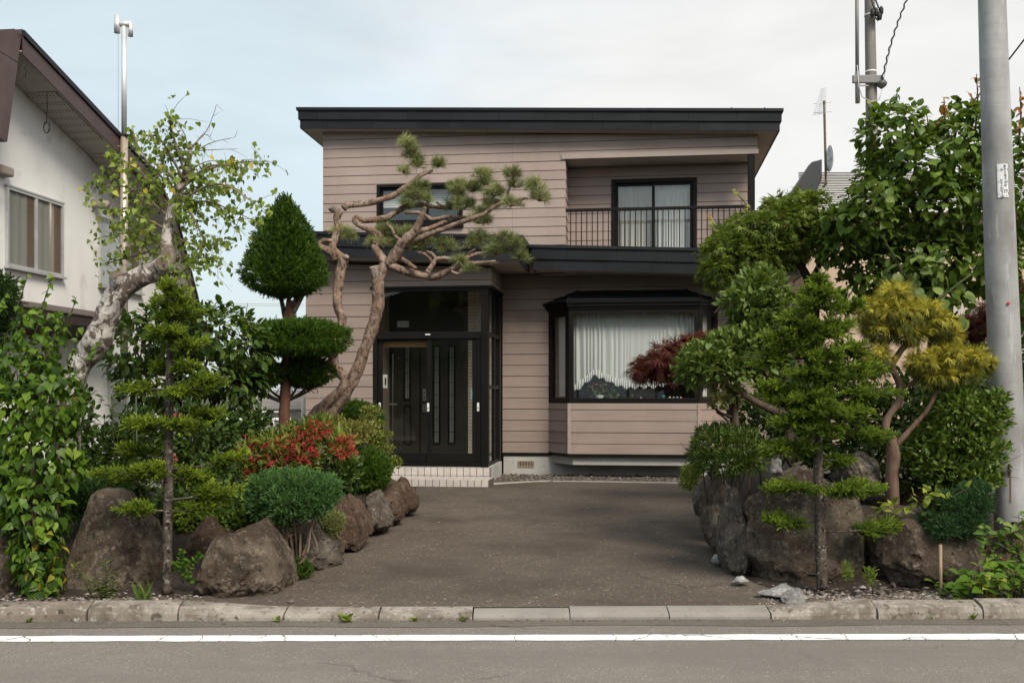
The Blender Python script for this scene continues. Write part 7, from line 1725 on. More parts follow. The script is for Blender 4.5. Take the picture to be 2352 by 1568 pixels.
# ---- undergrowth
G_dark = leafmat('undergrowth', [(0.0,(0.014,0.030,0.009)),(0.5,(0.036,0.070,0.017)),(0.9,(0.075,0.125,0.030)),(1,(0.12,0.175,0.045))], 0.45, 0.25)
ug = thing('undergrowth', 'dark leafy undergrowth filling the left bed behind the boulders', 'undergrowth', on_bed(450, 9.3))
ugb = [(230,1040,9.4,60,60,0.4),(330,1010,9.8,80,70,0.5),(450,1010,9.8,90,80,0.5),(560,990,10.4,70,70,0.5),(500,1110,9.2,70,60,0.4),(420,1150,8.8,70,40,0.3),(560,1160,8.9,60,45,0.3),(300,1110,9.0,60,50,0.3),(200,1100,9.0,50,60,0.3),(700,1120,9.6,70,50,0.4),(780,1090,10.2,60,50,0.4),(620,1200,8.75,50,30,0.2),(150,950,9.6,60,90,0.4)]
foliage(ug, ugb, 5600, T_OV, 0.07, G_dark, 101, 0.55, 0.2, o=dict(out=0.8, up=0.4)); twigs(ug, [on_bed(x, 9.3) for x in (250,350,450,550,650)], [bc(b) for b in ugb], 0.012, B_dark, 102)
ld = thing('dark_lily', 'dark upright lily stems with narrow leaves beside the white house wall', 'lily', on_bed(275, 9.2))
G_lily = leafmat('lily_leaf', [(0.0,(0.022,0.048,0.014)),(0.6,(0.05,0.09,0.026)),(1,(0.10,0.15,0.04))], 0.4, 0.25)
def lily(t, stems, mat, seed, ll, nl=46, stemr=0.006):
    r = np.random.default_rng(seed); P = []; D = []
    for (a, b) in stems:
        C = curve([a, (np.array(a)+np.array(b))/2+r.normal(0,0.02,3), b], 14); mb = MB(); mb.tube(C, list(np.linspace(stemr, stemr*0.5, 14)), 6); mb.build('stem', B_stem, t, smooth=True)
        for i in range(nl): f = 0.15+0.85*i/nl; p = C[int(f*13)]; th = i*2.4; P.append(p); D.append(np.array((math.cos(th), math.sin(th), 0.55 if f > 0.8 else 0.2)))
    P = np.array(P); D = unit(np.array(D)); n = len(P); scatter('foliage', T_LAN, P, D, np.tile(UPV,(n,1)), ll*(1+r.uniform(-0.3,0.3,n)), mat, t, r.random(n), yscale=np.full(n, 0.7))
lily(ld, [(on_bed(x,9.2+d), at(x+e, y, 9.2+d)) for x, y, e, d in ((262,905,-6,0),(285,925,4,0.1),(248,950,-8,0.1),(300,960,8,-0.1),(270,980,0,-0.15),(315,930,4,0.2))], G_lily, 103, 0.13)
lf = thing('lily', 'fresh green lily shoot in front of the big pointed boulder', 'lily', on_bed(238, 7.45))
G_lily2 = leafmat('fresh_lily', [(0.0,(0.055,0.10,0.026)),(0.6,(0.095,0.155,0.036)),(1,(0.15,0.21,0.05))], 0.4, 0.3)
lily(lf, [(on_bed(240,7.48), at(241,1290,7.42)), (on_bed(215,7.5), at(172,1292,7.42)), (on_bed(235,7.5), at(205,1330,7.4)), (on_bed(250,7.5), at(262,1335,7.45))], G_lily2, 104, 0.075, 26, 0.005)
gr = thing('iris_clump', 'small clump of sword-like leaves at the foot of the pointed boulder', 'iris', on_bed(330, 7.4))
r = np.random.default_rng(105); n = 26; bp = on_bed(330,7.4); th = r.uniform(0,6.28,n); D = unit(np.stack([np.cos(th)*0.5, np.sin(th)*0.3, np.ones(n)], 1)); scatter('foliage', T_BLADE, bp+r.normal(0,0.02,(n,3))*np.array((1,1,0.2)), D, unit(np.stack([np.cos(th+1.5),np.sin(th+1.5),np.full(n,0.2)],1)), r.uniform(0.10,0.19,n), G_lily2, gr, r.random(n))
cj = thing('creeping_juniper', 'dark creeping juniper spilling behind the big pointed boulder', 'juniper', on_bed(210, 8.6))
foliage(cj, [(215,1135,8.5,60,26,0.25),(180,1165,8.45,40,30,0.2),(250,1115,8.6,40,18,0.2)], 2600, T_JUN, 0.05, leafmat('dark_juniper', [(0,(0.012,0.036,0.014)),(0.6,(0.028,0.065,0.024)),(1,(0.055,0.10,0.036))], 0.5, 0.15), 106, 0.5, 0.2, top=0.4)
fe = thing('compound_leaf_plant', 'little bright green plant with paired leaflets between the two front boulders', 'plant', on_bed(420, 7.8))
r = np.random.default_rng(107); P = []; D = []
for (x0, y0, x1, y1) in ((420,1340,462,1272),(418,1340,440,1318),(416,1335,432,1285),(414,1330,402,1292),(425,1340,450,1335),(415,1330,420,1262)):
    C = curve([at(x0,y0,7.8), at((x0+x1)/2-3,(y0+y1)/2-8,7.75), at(x1,y1,7.68)], 10); mb = MB(); mb.tube(C, 0.0025, 5); mb.build('stem', B_stem, fe)
    for j in range(3,10):
        for s in (-1,1): P.append(C[j]); d = C[min(9,j+1)]-C[j-1]; D.append(unit(np.array((-d[2]*s, -0.03, d[0]*s))*1.0+d*0.6+r.normal(0,0.006,3)))
P = np.array(P); D = np.array(D); n = len(P); scatter('foliage', T_OV, P, D, unit(np.array((0,-0.8,0.6))+r.normal(0,0.2,(n,3))), 0.042*(1+r.uniform(-0.2,0.2,n)), leafmat('fresh_leaf', [(0,(0.05,0.12,0.016)),(1,(0.10,0.20,0.03))], 0.45, 0.35), fe, r.random(n))
dw = thing('dwarf_shrub', 'pale grey-green dwarf shrub on the rock below the round juniper', 'shrub', at(765, 1235, 9.0))
foliage(dw, [(768,1200,8.95,24,26,0.12),(758,1222,8.95,22,18,0.1)], 1500, T_JUN, 0.03, leafmat('pale_dwarf', [(0,(0.09,0.11,0.045)),(0.6,(0.17,0.19,0.09)),(1,(0.26,0.28,0.15))], 0.6, 0.2), 108, 0.5, 0.2, o=dict(out=0.8, up=0.6, rnd=0.4))
gt = thing('grass_tuft', 'green tuft at the driveway edge beneath the round juniper', 'grass tuft', at(688, 1330, 8.2)*np.array((1,1,0))+np.array((0,0,0.08)))
foliage(gt, [(688,1310,8.2,26,22,0.1)], 700, T_JUN, 0.045, leafmat('tuft_green', [(0,(0.025,0.06,0.014)),(0.6,(0.05,0.10,0.02)),(1,(0.09,0.15,0.035))], 0.5, 0.2), 109, 0.3, 0.2, o=dict(out=0.6, up=0.8))
cf = thing('dark_conifer', 'dark conifer branch at the left edge above the vine', 'conifer', on_bed(-30, 9.2))
foliage(cf, [(0,690,9.2,36,45,0.25),(-20,660,9.2,40,40,0.25),(-40,760,9.2,40,120,0.3)], 2200, T_SPRUCE, 0.07, leafmat('dark_conifer', [(0,(0.012,0.034,0.012)),(0.6,(0.03,0.066,0.018)),(1,(0.06,0.11,0.026))], 0.5, 0.15), 110, 0.4, 0.25); limb(cf, [(-40,1150,9.2),(-35,900,9.2),(-15,680,9.2)], [14,11,4], B_dark, 'trunk')
pk = thing('rose', 'a few pink-red blooms low beside the young spruce trunk', 'flowers', on_bed(360, 9.0))
foliage(pk, [(400,957,9.0,7,6,0.05),(398,970,9.0,6,5,0.05),(320,1097,9.0,7,5,0.05),(395,1052,8.9,6,4,0.05)], 60, T_FLOWER, 0.035, leafmat('pink_bloom', [(0,(0.45,0.07,0.08)),(1,(0.65,0.25,0.25))], 0.5, 0.3), 111, 0.2, 0.1, name='flowers'); twigs(pk, on_bed(370,9.0), [at(400,960,9.0), at(320,1098,9.0), at(395,1055,8.9)], 0.006, B_stem, 112, sub=1)
dai = thing('white_daisies', 'small white daisies behind the pointed boulder', 'flowers', on_bed(355, 8.6))
foliage(dai, [(352,1108,8.6,30,8,0.15)], 40, T_FLOWER, 0.03, leafmat('daisy', [(0,(0.6,0.6,0.56)),(1,(0.75,0.75,0.7))], 0.5, 0.2), 113, 0.1, 0.1, name='flowers'); twigs(dai, on_bed(355,8.6), [at(340,1108,8.6), at(365,1106,8.6), at(352,1112,8.6)], 0.004, B_stem, 114, sub=2)
# weeds in the kerb joints
G_weed = leafmat('weed_green', [(0,(0.07,0.11,0.025)),(0.6,(0.13,0.19,0.04)),(1,(0.2,0.25,0.07))], 0.5, 0.3)
for i, (x, s, lab) in enumerate(((797,0.055,'leafy weed growing in front of the lowered kerb stone with a skewed joint'),(640,0.035,'small weed at the bottom of the sloping left kerb stone'),(955,0.032,'brownish weed under the third low kerb stone'),(1065,0.035,'mossy weed in the broken kerb joint left of the middle'),(70,0.03,'tiny weed at the foot of the leftmost kerb stone'),(372,0.03,'thin weed against the old left kerb stone'),(2245,0.04,'flat weed at the joint of the right-hand kerb stones'),(2150,0.035,'thin grass blades against the right kerb'))):
    p = np.array(((x-CX)/F*6.96, KY0+koff((x-CX)/F*6.96)-0.022, 0.003)); w = thing('weed', lab, 'weed', p, 'weeds along the kerb'); r = np.random.default_rng(200+i); n = 9 if i else 14; th = r.uniform(0,6.28,n)
    D = unit(np.stack([np.cos(th), np.sin(th)*0.6-0.2, r.uniform(0.25,1.6,n)], 1)); Pw = p+r.normal(0,0.3*s,(n,3))*np.array((1,0.3,0.1))+np.array((0,0,0.003))
    scatter('foliage', T_OV if i not in (5,7) else T_BLADE, Pw, D, unit(UPV+r.normal(0,0.3,(n,3))), s*(1+r.uniform(-0.3,0.5,n)), G_weed, w, r.random(n))

gl = thing('low_azalea', 'bright low azalea filling the gap above the low dark rock behind the spruce trunk', 'bush', on_bed(480, 8.9))
glb = [(455,1185,8.75,44,22,0.2),(520,1195,8.75,46,22,0.2),(575,1205,8.7,32,22,0.18),(430,1205,8.65,30,16,0.15),(250,1130,8.9,40,30,0.2)]
foliage(gl, glb, 1500, T_OV, 0.045, leafmat('low_azalea_leaf', [(0,(0.03,0.06,0.012)),(0.5,(0.065,0.115,0.02)),(1,(0.13,0.18,0.035))], 0.45, 0.3), 115, 0.4, 0.25, o=dict(out=0.8, up=0.5)); twigs(gl, on_bed(490,8.9), [bc(b) for b in glb], 0.008, B_dark, 116)

# ================================================================== RIGHT GARDEN
padsR = [(1880,645,24,12),(1880,668,50,22,0,-.1),(1890,700,60,22,0,-.12),(1820,735,52,24,0,-.1),(1870,755,62,30,0,-.18),(1835,790,62,28,0,-.15),(1925,745,50,22,0,-.1),(1960,792,46,24,0,-.05),(1890,805,56,24,0,-.2),(1930,850,60,22,0,-.14),(1850,850,50,20,0,-.2),(1765,885,40,14,0,-.1),(1858,905,64,20,0,-.2),(1985,893,66,22,0,-.1),
         (1818,970,66,16,0,-.12),(1885,938,70,24,0,-.2),(1950,945,52,18,0,-.14),(1890,985,50,16,0,-.18),(1805,1025,64,22,0,-.05),(1992,996,70,18),(1927,1055,44,14),(1812,1116,66,18,0,-.05),(1955,1128,66,18),(1990,1110,46,14),(1807,1188,62,14,-0.12),(2008,1212,58,14,0.2)]
_j = np.random.default_rng(77)
padsR = [(p[0]+_j.normal(0,7),p[1]+_j.normal(0,5),p[2]*_j.uniform(0.85,1.25),p[3]*(1.15 if p[1] < 960 else 0.8)*_j.uniform(0.8,1.25))+tuple(p[4:]) for p in padsR]+[(1795,770,46,24,0,-.1),(1760,820,40,22,0,-.05),(1790,915,44,18,0,-.1),(1995,845,40,20,0,-.05),(1960,700,34,18,0,0)]
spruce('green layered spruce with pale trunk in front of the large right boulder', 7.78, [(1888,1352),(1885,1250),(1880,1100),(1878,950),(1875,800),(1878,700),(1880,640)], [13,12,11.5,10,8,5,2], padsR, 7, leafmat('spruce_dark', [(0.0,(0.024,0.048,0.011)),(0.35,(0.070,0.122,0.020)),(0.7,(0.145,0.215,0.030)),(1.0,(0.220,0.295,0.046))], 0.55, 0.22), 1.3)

# ---- green maple against the house
G_map = leafmat('maple_leaf', [(0.0,(0.048,0.085,0.018)),(0.5,(0.105,0.155,0.034)),(0.85,(0.175,0.225,0.062)),(0.97,(0.26,0.26,0.10)),(1,(0.42,0.24,0.12))], 0.45, 0.34)
YM = 11.6; mp_ = thing('maple', 'green Japanese maple overlapping the right end of the house', 'maple tree', on_bed(1840, YM, 1))
mbl = [(1645,625,YM-0.2,42,42,0.4),(1660,575,YM-0.1,52,40,0.5),(1720,535,YM,70,42,0.6),(1790,515,YM,66,44,0.6),(1845,475,YM+0.1,50,36,0.5),(1720,600,YM,70,48,0.6),(1800,580,YM+0.2,70,50,0.6),(1870,540,YM+0.2,60,50,0.5),(1780,478,YM+0.1,36,26,0.3)]
foliage(mp_, mbl, 3600, T_MAPLE, 0.074, G_map, 121, 0.55, 0.42, top=0.35, o=dict(out=0.9, up=0, droop=0.35, rnd=0.4, nup=0.9, nout=0.45))
limb(mp_, [(1850,1050,YM),(1860,850,YM),(1865,720,YM),(1855,640,YM),(1820,590,YM),(1770,560,YM)], [14,13,12,10,8,4], B_dark, 'trunk', 36, 10, 0.15)
for pts, rad in (([(1858,650,YM),(1885,600,YM+.1),(1890,540,YM+.1)],[8,6,3]), ([(1830,600,YM),(1760,620,YM-.1),(1680,640,YM-.2),(1650,610,YM-.2)],[7,5,4,2]), ([(1690,640,YM-.2),(1665,690,YM-.25),(1640,720,YM-.3)],[4,3,2]), ([(1815,590,YM),(1820,540,YM),(1850,490,YM)],[6,5,2])): limb(mp_, pts, rad, B_dark, 'branch', 14, 8, 0.15)
for i, (x, y) in enumerate(((1690,440),(1700,462),(1630,505),(1760,460),(1840,440),(1640,545))):                   # pinkish young sprays
    pts = [(x+50, y+60, YM),(x+20, y+25, YM-0.05),(x, y, YM-0.1)]; Cv = limb(mp_, pts, [2,1.3,0.7], B_brown, 'spray_twig', 8, 5, 0); rr = np.random.default_rng(300+i); q = Cv[rr.integers(3,8,7)]
    scatter('foliage', T_MAPLE, q+rr.normal(0,0.02,(7,3)), unit(rr.normal(0,1,(7,3))+np.array((-0.4,-0.3,-0.3))), unit(UPV+np.array((0,-0.6,0))+rr.normal(0,0.3,(7,3))), 0.06*(1+rr.uniform(-0.3,0.3,7)), G_map, mp_, rr.uniform(0.86,1.0,7))

# ---- large-leaved tree at the right
G_big = leafmat('broad_leaf', [(0.0,(0.036,0.072,0.014)),(0.5,(0.070,0.122,0.022)),(0.88,(0.115,0.175,0.035)),(1,(0.17,0.23,0.06))], 0.38, 0.34, 0.5, obj=True)
G_big2 = leafmat('broad_leaf_inner', [(0.0,(0.036,0.072,0.014)),(0.5,(0.070,0.122,0.022)),(0.88,(0.115,0.175,0.035)),(1,(0.17,0.23,0.06))], 0.38, 0.34, 0.5)
YT = 11.2; bt = thing('broadleaf_tree', 'large broad-leaved green tree with reddish young tips behind the grey pole', 'tree', on_bed(2140, YT, 1))
bbl = [(1930,515,YT-.2,50,40,0.5),(2005,450,YT-.2,48,50,0.5),(2045,310,YT,62,72,0.6),(2080,400,YT-.1,85,80,0.7),(2170,360,YT,90,80,0.8),(2230,300,YT,66,66,0.6),(2120,480,YT-.2,100,80,0.8),(2220,470,YT-.2,90,100,0.8),(2000,520,YT-.1,80,60,0.6),(2335,420,YT+.3,60,150,0.7),(2120,590,YT-.1,110,70,0.7),(2230,610,YT-.1,80,70,0.7),(2340,620,YT+.3,60,90,0.6),(2000,600,YT,50,40,0.4),(1915,570,YT-.1,46,34,0.4),(1985,640,YT,52,36,0.4),(2060,650,YT-.1,60,40,0.4),(1960,540,YT-.1,60,46,0.5),(2020,420,YT+.1,60,60,0.5),(2150,660,YT-.1,80,44,0.5)]
r = np.random.default_rng(131); P, N, I, C = blob_pts(bbl, 7200, r, 0.62, 0.28, top=0.15)
D, Nn = orient(N, r, 0.7, 0, 0.45, 0.55, 0.85, 0.65, 0.25); S = 0.104*(1+r.uniform(-0.5,0.4,len(P)))
idx = np.argsort(N[:,1]-0.5*N[:,2]+0.35*r.random(len(P)))[:300]; rest = np.setdiff1d(np.arange(len(P)), idx)
leaf_objs(T_BROAD, 'broad', P[idx], D[idx], Nn[idx], S[idx], G_big, bt); scatter('foliage', T_BROAD, P[rest], D[rest], Nn[rest], S[rest], G_big2, bt, 0.5*C[rest]+0.5*r.random(len(rest)))
limb(bt, [(2135,1080,YT),(2140,900,YT),(2150,760,YT),(2140,620,YT),(2110,500,YT),(2090,420,YT)], [22,20,18,15,11,5], B_dark, 'trunk', 36, 12, 0.15)
for pts, rad in (([(2145,700,YT),(2200,600,YT),(2230,480,YT),(2235,350,YT)],[12,9,7,3]), ([(2135,620,YT),(2040,560,YT),(1950,500,YT-.1),(1900,480,YT-.2)],[9,7,5,2]), ([(2110,500,YT),(2060,400,YT),(2040,300,YT)],[8,6,3]), ([(2230,480,YT),(2300,430,YT+.2),(2350,380,YT+.3)],[6,5,3]), ([(2125,560,YT),(2180,440,YT),(2190,360,YT)],[7,5,3])): limb(bt, pts, rad, B_dark, 'branch', 16, 8, 0.15)
G_red = leafmat('young_red_leaf', [(0,(0.14,0.14,0.03)),(0.4,(0.26,0.15,0.05)),(0.8,(0.34,0.13,0.07)),(1,(0.38,0.10,0.07))], 0.45, 0.4)
for i, (x0, y0, x1, y1, n) in enumerate(((2240,300,2243,170,18),(2165,320,2168,225,14),(2130,340,2128,260,14),(2150,350,2145,290,12),(2010,350,2005,335,8),(2340,330,2342,200,16),(2250,260,2225,215,8),(2190,330,2195,270,8),(2040,260,2060,215,8),(1990,300,1995,240,8))):
    Cv = limb(bt, [(x0,y0,YT-.1),((x0+x1)/2+4,(y0+y1)/2,YT-.15),(x1,y1,YT-.15)], [2.6,2,1], B_brown, 'young_shoot', 12, 6, 0); rr = np.random.default_rng(320+i); q = Cv[rr.integers(3,12,n)]
    scatter('young_leaves', T_OV, q, unit(rr.normal(0,1,(n,3))+np.array((0,-0.2,-0.1))), unit(UPV+np.array((0,-0.5,0))+rr.normal(0,0.3,(n,3))), 0.085*(1+rr.uniform(-0.4,0.3,n)), G_red if i not in (8,9) else G_big2, bt, rr.random(n))
# ---- climber with pale bigger leaves hanging in front of the tree
cb = thing('climber', 'pale green climber with oval leaves hanging below the broad-leaved tree', 'climber', on_bed(2130, 10.2, 1))
G_cl = leafmat('climber_leaf', [(0.0,(0.055,0.095,0.03)),(0.5,(0.095,0.145,0.045)),(0.9,(0.15,0.20,0.075)),(1,(0.20,0.24,0.10))], 0.42, 0.34, obj=True)
r = np.random.default_rng(141)
cbb = [(2060,620,10.2,30,40,0.2),(2110,640,10.2,40,46,0.2),(2165,690,10.2,46,36,0.2),(2040,690,10.2,30,30,0.15),(2150,610,10.2,40,40,0.2),(2200,720,10.2,26,30,0.15),(2000,480,10.5,50,60,0.2),(2010,700,10.2,20,20,0.1)]
P, N, I, C = blob_pts(cbb, 150, r, 0.4, 0.2); D, Nn = orient(N, r, 0.5, 0, 0.6, 0.35, 0.5, 0.6, 0.3); leaf_objs(T_BROAD, 'climber', P, D, Nn, 0.13*(1+r.uniform(-0.4,0.25,len(P))), G_cl, cb)
for pts in ([(2090,1000,10.3),(2110,800,10.3),(2090,660,10.2),(2050,590,10.2)], [(2100,720,10.2),(2150,690,10.2),(2230,630,10.2)], [(2080,660,10.2),(2060,600,10.2),(2035,560,10.2)], [(2110,740,10.2),(2170,740,10.2),(2200,715,10.2)]): limb(cb, pts, [4,3,2.5,1.5][:len(pts)], B_stem, 'stem', 14, 6, 0)

# ---- rhododendron-like bush with grey-green leaves reaching over the driveway
G_rho = leafmat('rhododendron_leaf', [(0.0,(0.042,0.078,0.020)),(0.5,(0.082,0.130,0.036)),(0.85,(0.135,0.185,0.060)),(1,(0.19,0.235,0.09))], 0.42, 0.28)
YR = 9.4; rh = thing('rhododendron', 'grey-green leafy bush reaching from the right rocks towards the bay window', 'bush', on_bed(1800, YR, 1))
rbl = [(1745,665,YR+.2,55,40,0.35),(1705,700,YR+.1,42,38,0.3),(1770,710,YR+.2,50,36,0.35),(1715,790,YR,56,40,0.35),(1665,800,YR-.1,44,34,0.3),(1620,835,YR-.15,54,42,0.35),(1590,850,YR-.15,36,32,0.3),(1680,850,YR-.1,52,38,0.35),(1730,740,YR+.1,40,28,0.3),(1760,830,YR,40,30,0.3)]
foliage(rh, [b[:3]+(b[3]*1.1,b[4]*1.1,b[5]) for b in rbl], 3800, T_OV, 0.068, G_rho, 151, 0.6, 0.2, top=0.45, o=dict(out=0.9, up=0.35, rnd=0.42, nup=0.8))
for pts, rad in (([(1812,1060,YR),(1812,965,YR),(1760,935,YR-.1),(1705,905,YR-.1),(1650,870,YR-.15)],[12,11,9,7,3]), ([(1800,960,YR),(1770,880,YR),(1740,800,YR+.1),(1730,720,YR+.1)],[8,7,5,3]), ([(1760,935,YR),(1740,880,YR),(1700,830,YR)],[6,5,3]), ([(1690,980,YR),(1688,920,YR),(1690,880,YR)],[9,7,5]), ([(1690,980,YR+.1),(1665,930,YR),(1640,900,YR-.1)],[5,4,2]), ([(1695,960,YR),(1660,950,YR),(1630,930,YR-.1)],[4,3,2]), ([(1690,1000,YR),(1670,965,YR),(1645,945,YR)],[4,3,2])): limb(rh, pts, rad, B_brown, 'branch', 18, 8, 0.2)
foliage(rh, [(1650,918,YR-.1,24,16,0.15),(1690,905,YR,22,14,0.15)], 160, T_OV, 0.065, leafmat('variegated_leaf', [(0,(0.10,0.13,0.05)),(0.6,(0.19,0.21,0.10)),(1,(0.30,0.29,0.16))], 0.45, 0.25), 152, 0.4, 0.2, name='pale_leaves')
# ---- red laceleaf maple
G_lace = leafmat('laceleaf_red', [(0.0,(0.038,0.012,0.012)),(0.5,(0.088,0.025,0.024)),(0.85,(0.15,0.048,0.042)),(1,(0.22,0.085,0.065))], 0.5, 0.34)
YL = 11.0; lm = thing('red_maple', 'dark red laceleaf maple in front of the bay window', 'maple tree', on_bed(1700, YL, 1))
lbl = [(1478,858,YL,34,20,0.3),(1500,835,YL,50,30,0.35),(1545,820,YL,52,40,0.4),(1590,805,YL,50,34,0.4),(1640,800,YL+.1,40,34,0.4),(1560,855,YL,52,26,0.4),(1620,860,YL,50,30,0.4),(1520,862,YL,36,14,0.3),(1600,780,YL,40,16,0.3)]
foliage(lm, [b[:3]+(b[3]*0.95,b[4]*0.9,b[5]) for b in lbl], 1900, T_LACE, 0.085, G_lace, 161, 0.4, 0.42, core=0.12, top=0.3, o=dict(out=0.9, up=0, droop=0.65, rnd=0.4, nup=0.9, nout=0.4))
limb(lm, [(1690,1020,YL),(1685,940,YL),(1660,870,YL),(1600,830,YL),(1540,830,YL)], [11,10,8,6,3], B_dark, 'trunk', 24, 8, 0.15); twigs(lm, at(1640,855,YL), [bc(b) for b in lbl], 0.010, B_dark, 162)
# second red maple far right behind the pole
lm2 = thing('red_maple', 'dark red maple low behind the thick pole at right', 'maple tree', on_bed(2260, 12.5, 1))
foliage(lm2, [(2235,750,12.5,50,30,0.4),(2280,730,12.5,40,40,0.4),(2220,785,12.5,40,24,0.3),(2345,700,12.5,40,60,0.4)], 1500, T_LACE, 0.085, G_lace, 163, 0.4, 0.2, o=dict(out=0.9, up=0, droop=0.4)); limb(lm2, [(2265,1060,12.5),(2262,900,12.5),(2255,760,12.5)], [9,8,4], B_dark, 'trunk')
# ---- golden thread cypress
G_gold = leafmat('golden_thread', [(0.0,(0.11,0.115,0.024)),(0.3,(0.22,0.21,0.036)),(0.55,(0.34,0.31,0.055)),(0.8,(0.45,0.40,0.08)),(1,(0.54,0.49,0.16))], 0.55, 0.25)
YG = 8.8; gc = thing('golden_cypress', 'golden thread-leaved cypress with twisted trunk beside the thick pole', 'cypress', on_bed(2050, YG, 1))
gbl = [(2053,685,YG,34,26,0.2),(2000,725,YG,34,34,0.22),(2060,730,YG-.1,44,30,0.22),(2110,725,YG,44,30,0.22),(2150,750,YG,36,26,0.2),(2020,765,YG,34,26,0.2),(2085,770,YG-.05,36,20,0.18),(2180,775,YG,22,18,0.15),(2015,832,YG-.05,32,30,0.18),(2120,838,YG-.1,40,22,0.2),(2175,825,YG-.1,44,26,0.22),(2225,830,YG-.05,40,26,0.2),(2262,840,YG-.05,22,18,0.14),(2150,868,YG-.1,40,16,0.16),(2205,862,YG-.1,34,16,0.16)]
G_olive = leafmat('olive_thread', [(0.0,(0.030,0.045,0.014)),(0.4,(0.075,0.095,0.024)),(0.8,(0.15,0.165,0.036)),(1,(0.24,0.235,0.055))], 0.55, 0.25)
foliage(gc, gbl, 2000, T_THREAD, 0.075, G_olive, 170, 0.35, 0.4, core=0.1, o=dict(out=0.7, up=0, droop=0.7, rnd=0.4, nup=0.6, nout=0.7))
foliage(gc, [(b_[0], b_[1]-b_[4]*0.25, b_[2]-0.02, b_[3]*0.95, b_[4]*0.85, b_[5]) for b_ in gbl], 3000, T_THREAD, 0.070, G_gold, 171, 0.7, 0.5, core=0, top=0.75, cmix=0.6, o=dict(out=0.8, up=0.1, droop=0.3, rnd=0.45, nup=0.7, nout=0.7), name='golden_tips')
B_cyp = bark('cypress_bark', (0.085,0.050,0.036), (0.20,0.135,0.10), 15, (1,1,0.2), 1.0)
limb(gc, [(2050,1160,YG),(2049,1090,YG),(2052,1045,YG),(2050,1015,YG),(2035,985,YG),(2042,955,YG),(2066,920,YG),(2066,880,YG-.03),(2050,842,YG-.05),(2066,810,YG-.05),(2085,780,YG-.05),(2074,745,YG),(2068,710,YG)], [15,15,16,13,9,8.5,8.5,8,7.5,7,6,4.5,2.5], B_cyp, 'trunk', 80, 12, 0.2)
for pts, rad in (([(2052,1030,YG),(2072,1008,YG-.05),(2100,975,YG-.08),(2127,945,YG-.1),(2147,908,YG-.1),(2160,870,YG-.1)],[8,6.5,6,5.5,5,2.5]), ([(2068,905,YG),(2100,875,YG-.05),(2130,850,YG-.1)],[6,5,3]), ([(2050,845,YG-.05),(2035,825,YG-.05),(2022,808,YG-.05)],[5,4,2])): limb(gc, pts, rad, B_cyp, 'branch', 18, 8, 0.2)
# ---- azalea hedge by the pole, azalea mound by the drive, backdrop
G_az2 = leafmat('azalea_leaf', [(0.0,(0.034,0.068,0.014)),(0.5,(0.070,0.120,0.024)),(0.85,(0.115,0.175,0.036)),(1,(0.17,0.225,0.06))], 0.4, 0.3)
az = thing('azalea', 'dense green azalea bush leaning on the thick grey pole', 'bush', on_bed(2200, 8.9, 1))
abl = [(2200,935,8.8,70,44,0.35),(2260,960,8.7,48,52,0.3),(2180,1000,8.8,70,50,0.35),(2250,1040,8.65,56,52,0.3),(2160,1070,8.75,70,44,0.3),(2230,1095,8.65,60,34,0.3),(2120,1040,8.9,50,40,0.3),(2290,915,8.6,22,20,0.12)]
foliage(az, abl, 4600, T_OV, 0.050, G_az2, 181, 0.6, 0.2, o=dict(out=0.85, up=0.45)); twigs(az, [on_bed(2180,8.9,1), on_bed(2230,8.9,1)], [bc(b) for b in abl for _ in range(2)], 0.014, B_brown, 182)
am = thing('azalea', 'dark green azalea mound on the right driveway rocks', 'bush', on_bed(1680, 9.4, 1))
aml = [(1640,1025,9.35,52,38,0.35),(1690,1020,9.4,58,42,0.4),(1665,1060,9.3,66,34,0.35),(1725,1050,9.35,46,40,0.3),(1612,1050,9.35,30,30,0.25),(1660,985,9.5,26,10,0.2),(1625,995,9.45,22,14,0.2)]
foliage(am, aml, 4200, T_LAN, 0.052, leafmat('azalea_dark', [(0.0,(0.026,0.050,0.012)),(0.5,(0.052,0.088,0.020)),(0.85,(0.085,0.130,0.030)),(1,(0.13,0.175,0.045))], 0.4, 0.26), 183, 0.68, 0.2, top=0.4, o=dict(out=0.85, up=0.5)); twigs(am, on_bed(1690,9.4,1), [bc(b) for b in aml for _ in range(2)], 0.012, B_brown, 184)
ugr = thing('undergrowth', 'dark leafy undergrowth behind the right-hand trees', 'undergrowth', on_bed(1950, 10.2, 1))
ubl = [(1740,960,10.2,60,60,0.4),(1830,940,10.4,70,80,0.5),(1920,900,10.6,80,90,0.5),(2010,960,10.4,80,80,0.5),(2110,930,10.4,70,90,0.5),(1880,1020,10.0,90,50,0.4),(2000,1040,9.8,80,50,0.4),(2230,870,10.5,80,70,0.5),(2330,960,10.2,70,130,0.5),(2080,1110,9.2,60,34,0.3),(1790,860,10.6,50,50,0.4),(2330,820,11.0,60,80,0.5)]
foliage(ugr, ubl, 6000, T_OV, 0.075, leafmat('undergrowth_right', [(0.0,(0.014,0.030,0.009)),(0.5,(0.032,0.058,0.016)),(0.9,(0.058,0.09,0.026)),(1,(0.09,0.13,0.04))], 0.45, 0.25), 185, 0.5, 0.2, o=dict(out=0.8, up=0.4)); twigs(ugr, [on_bed(x, 10.2, 1) for x in (1750,1850,1950,2050,2150,2300)], [bc(b) for b in ubl for _ in range(2)], 0.014, B_dark, 186, sub=3)
sp = thing('spurge', 'light yellow-green low plant at the back end of the right rocks', 'plant', at(1585, 1128, 11.0)*np.array((1,1,0))+np.array((0,0,0.12)))
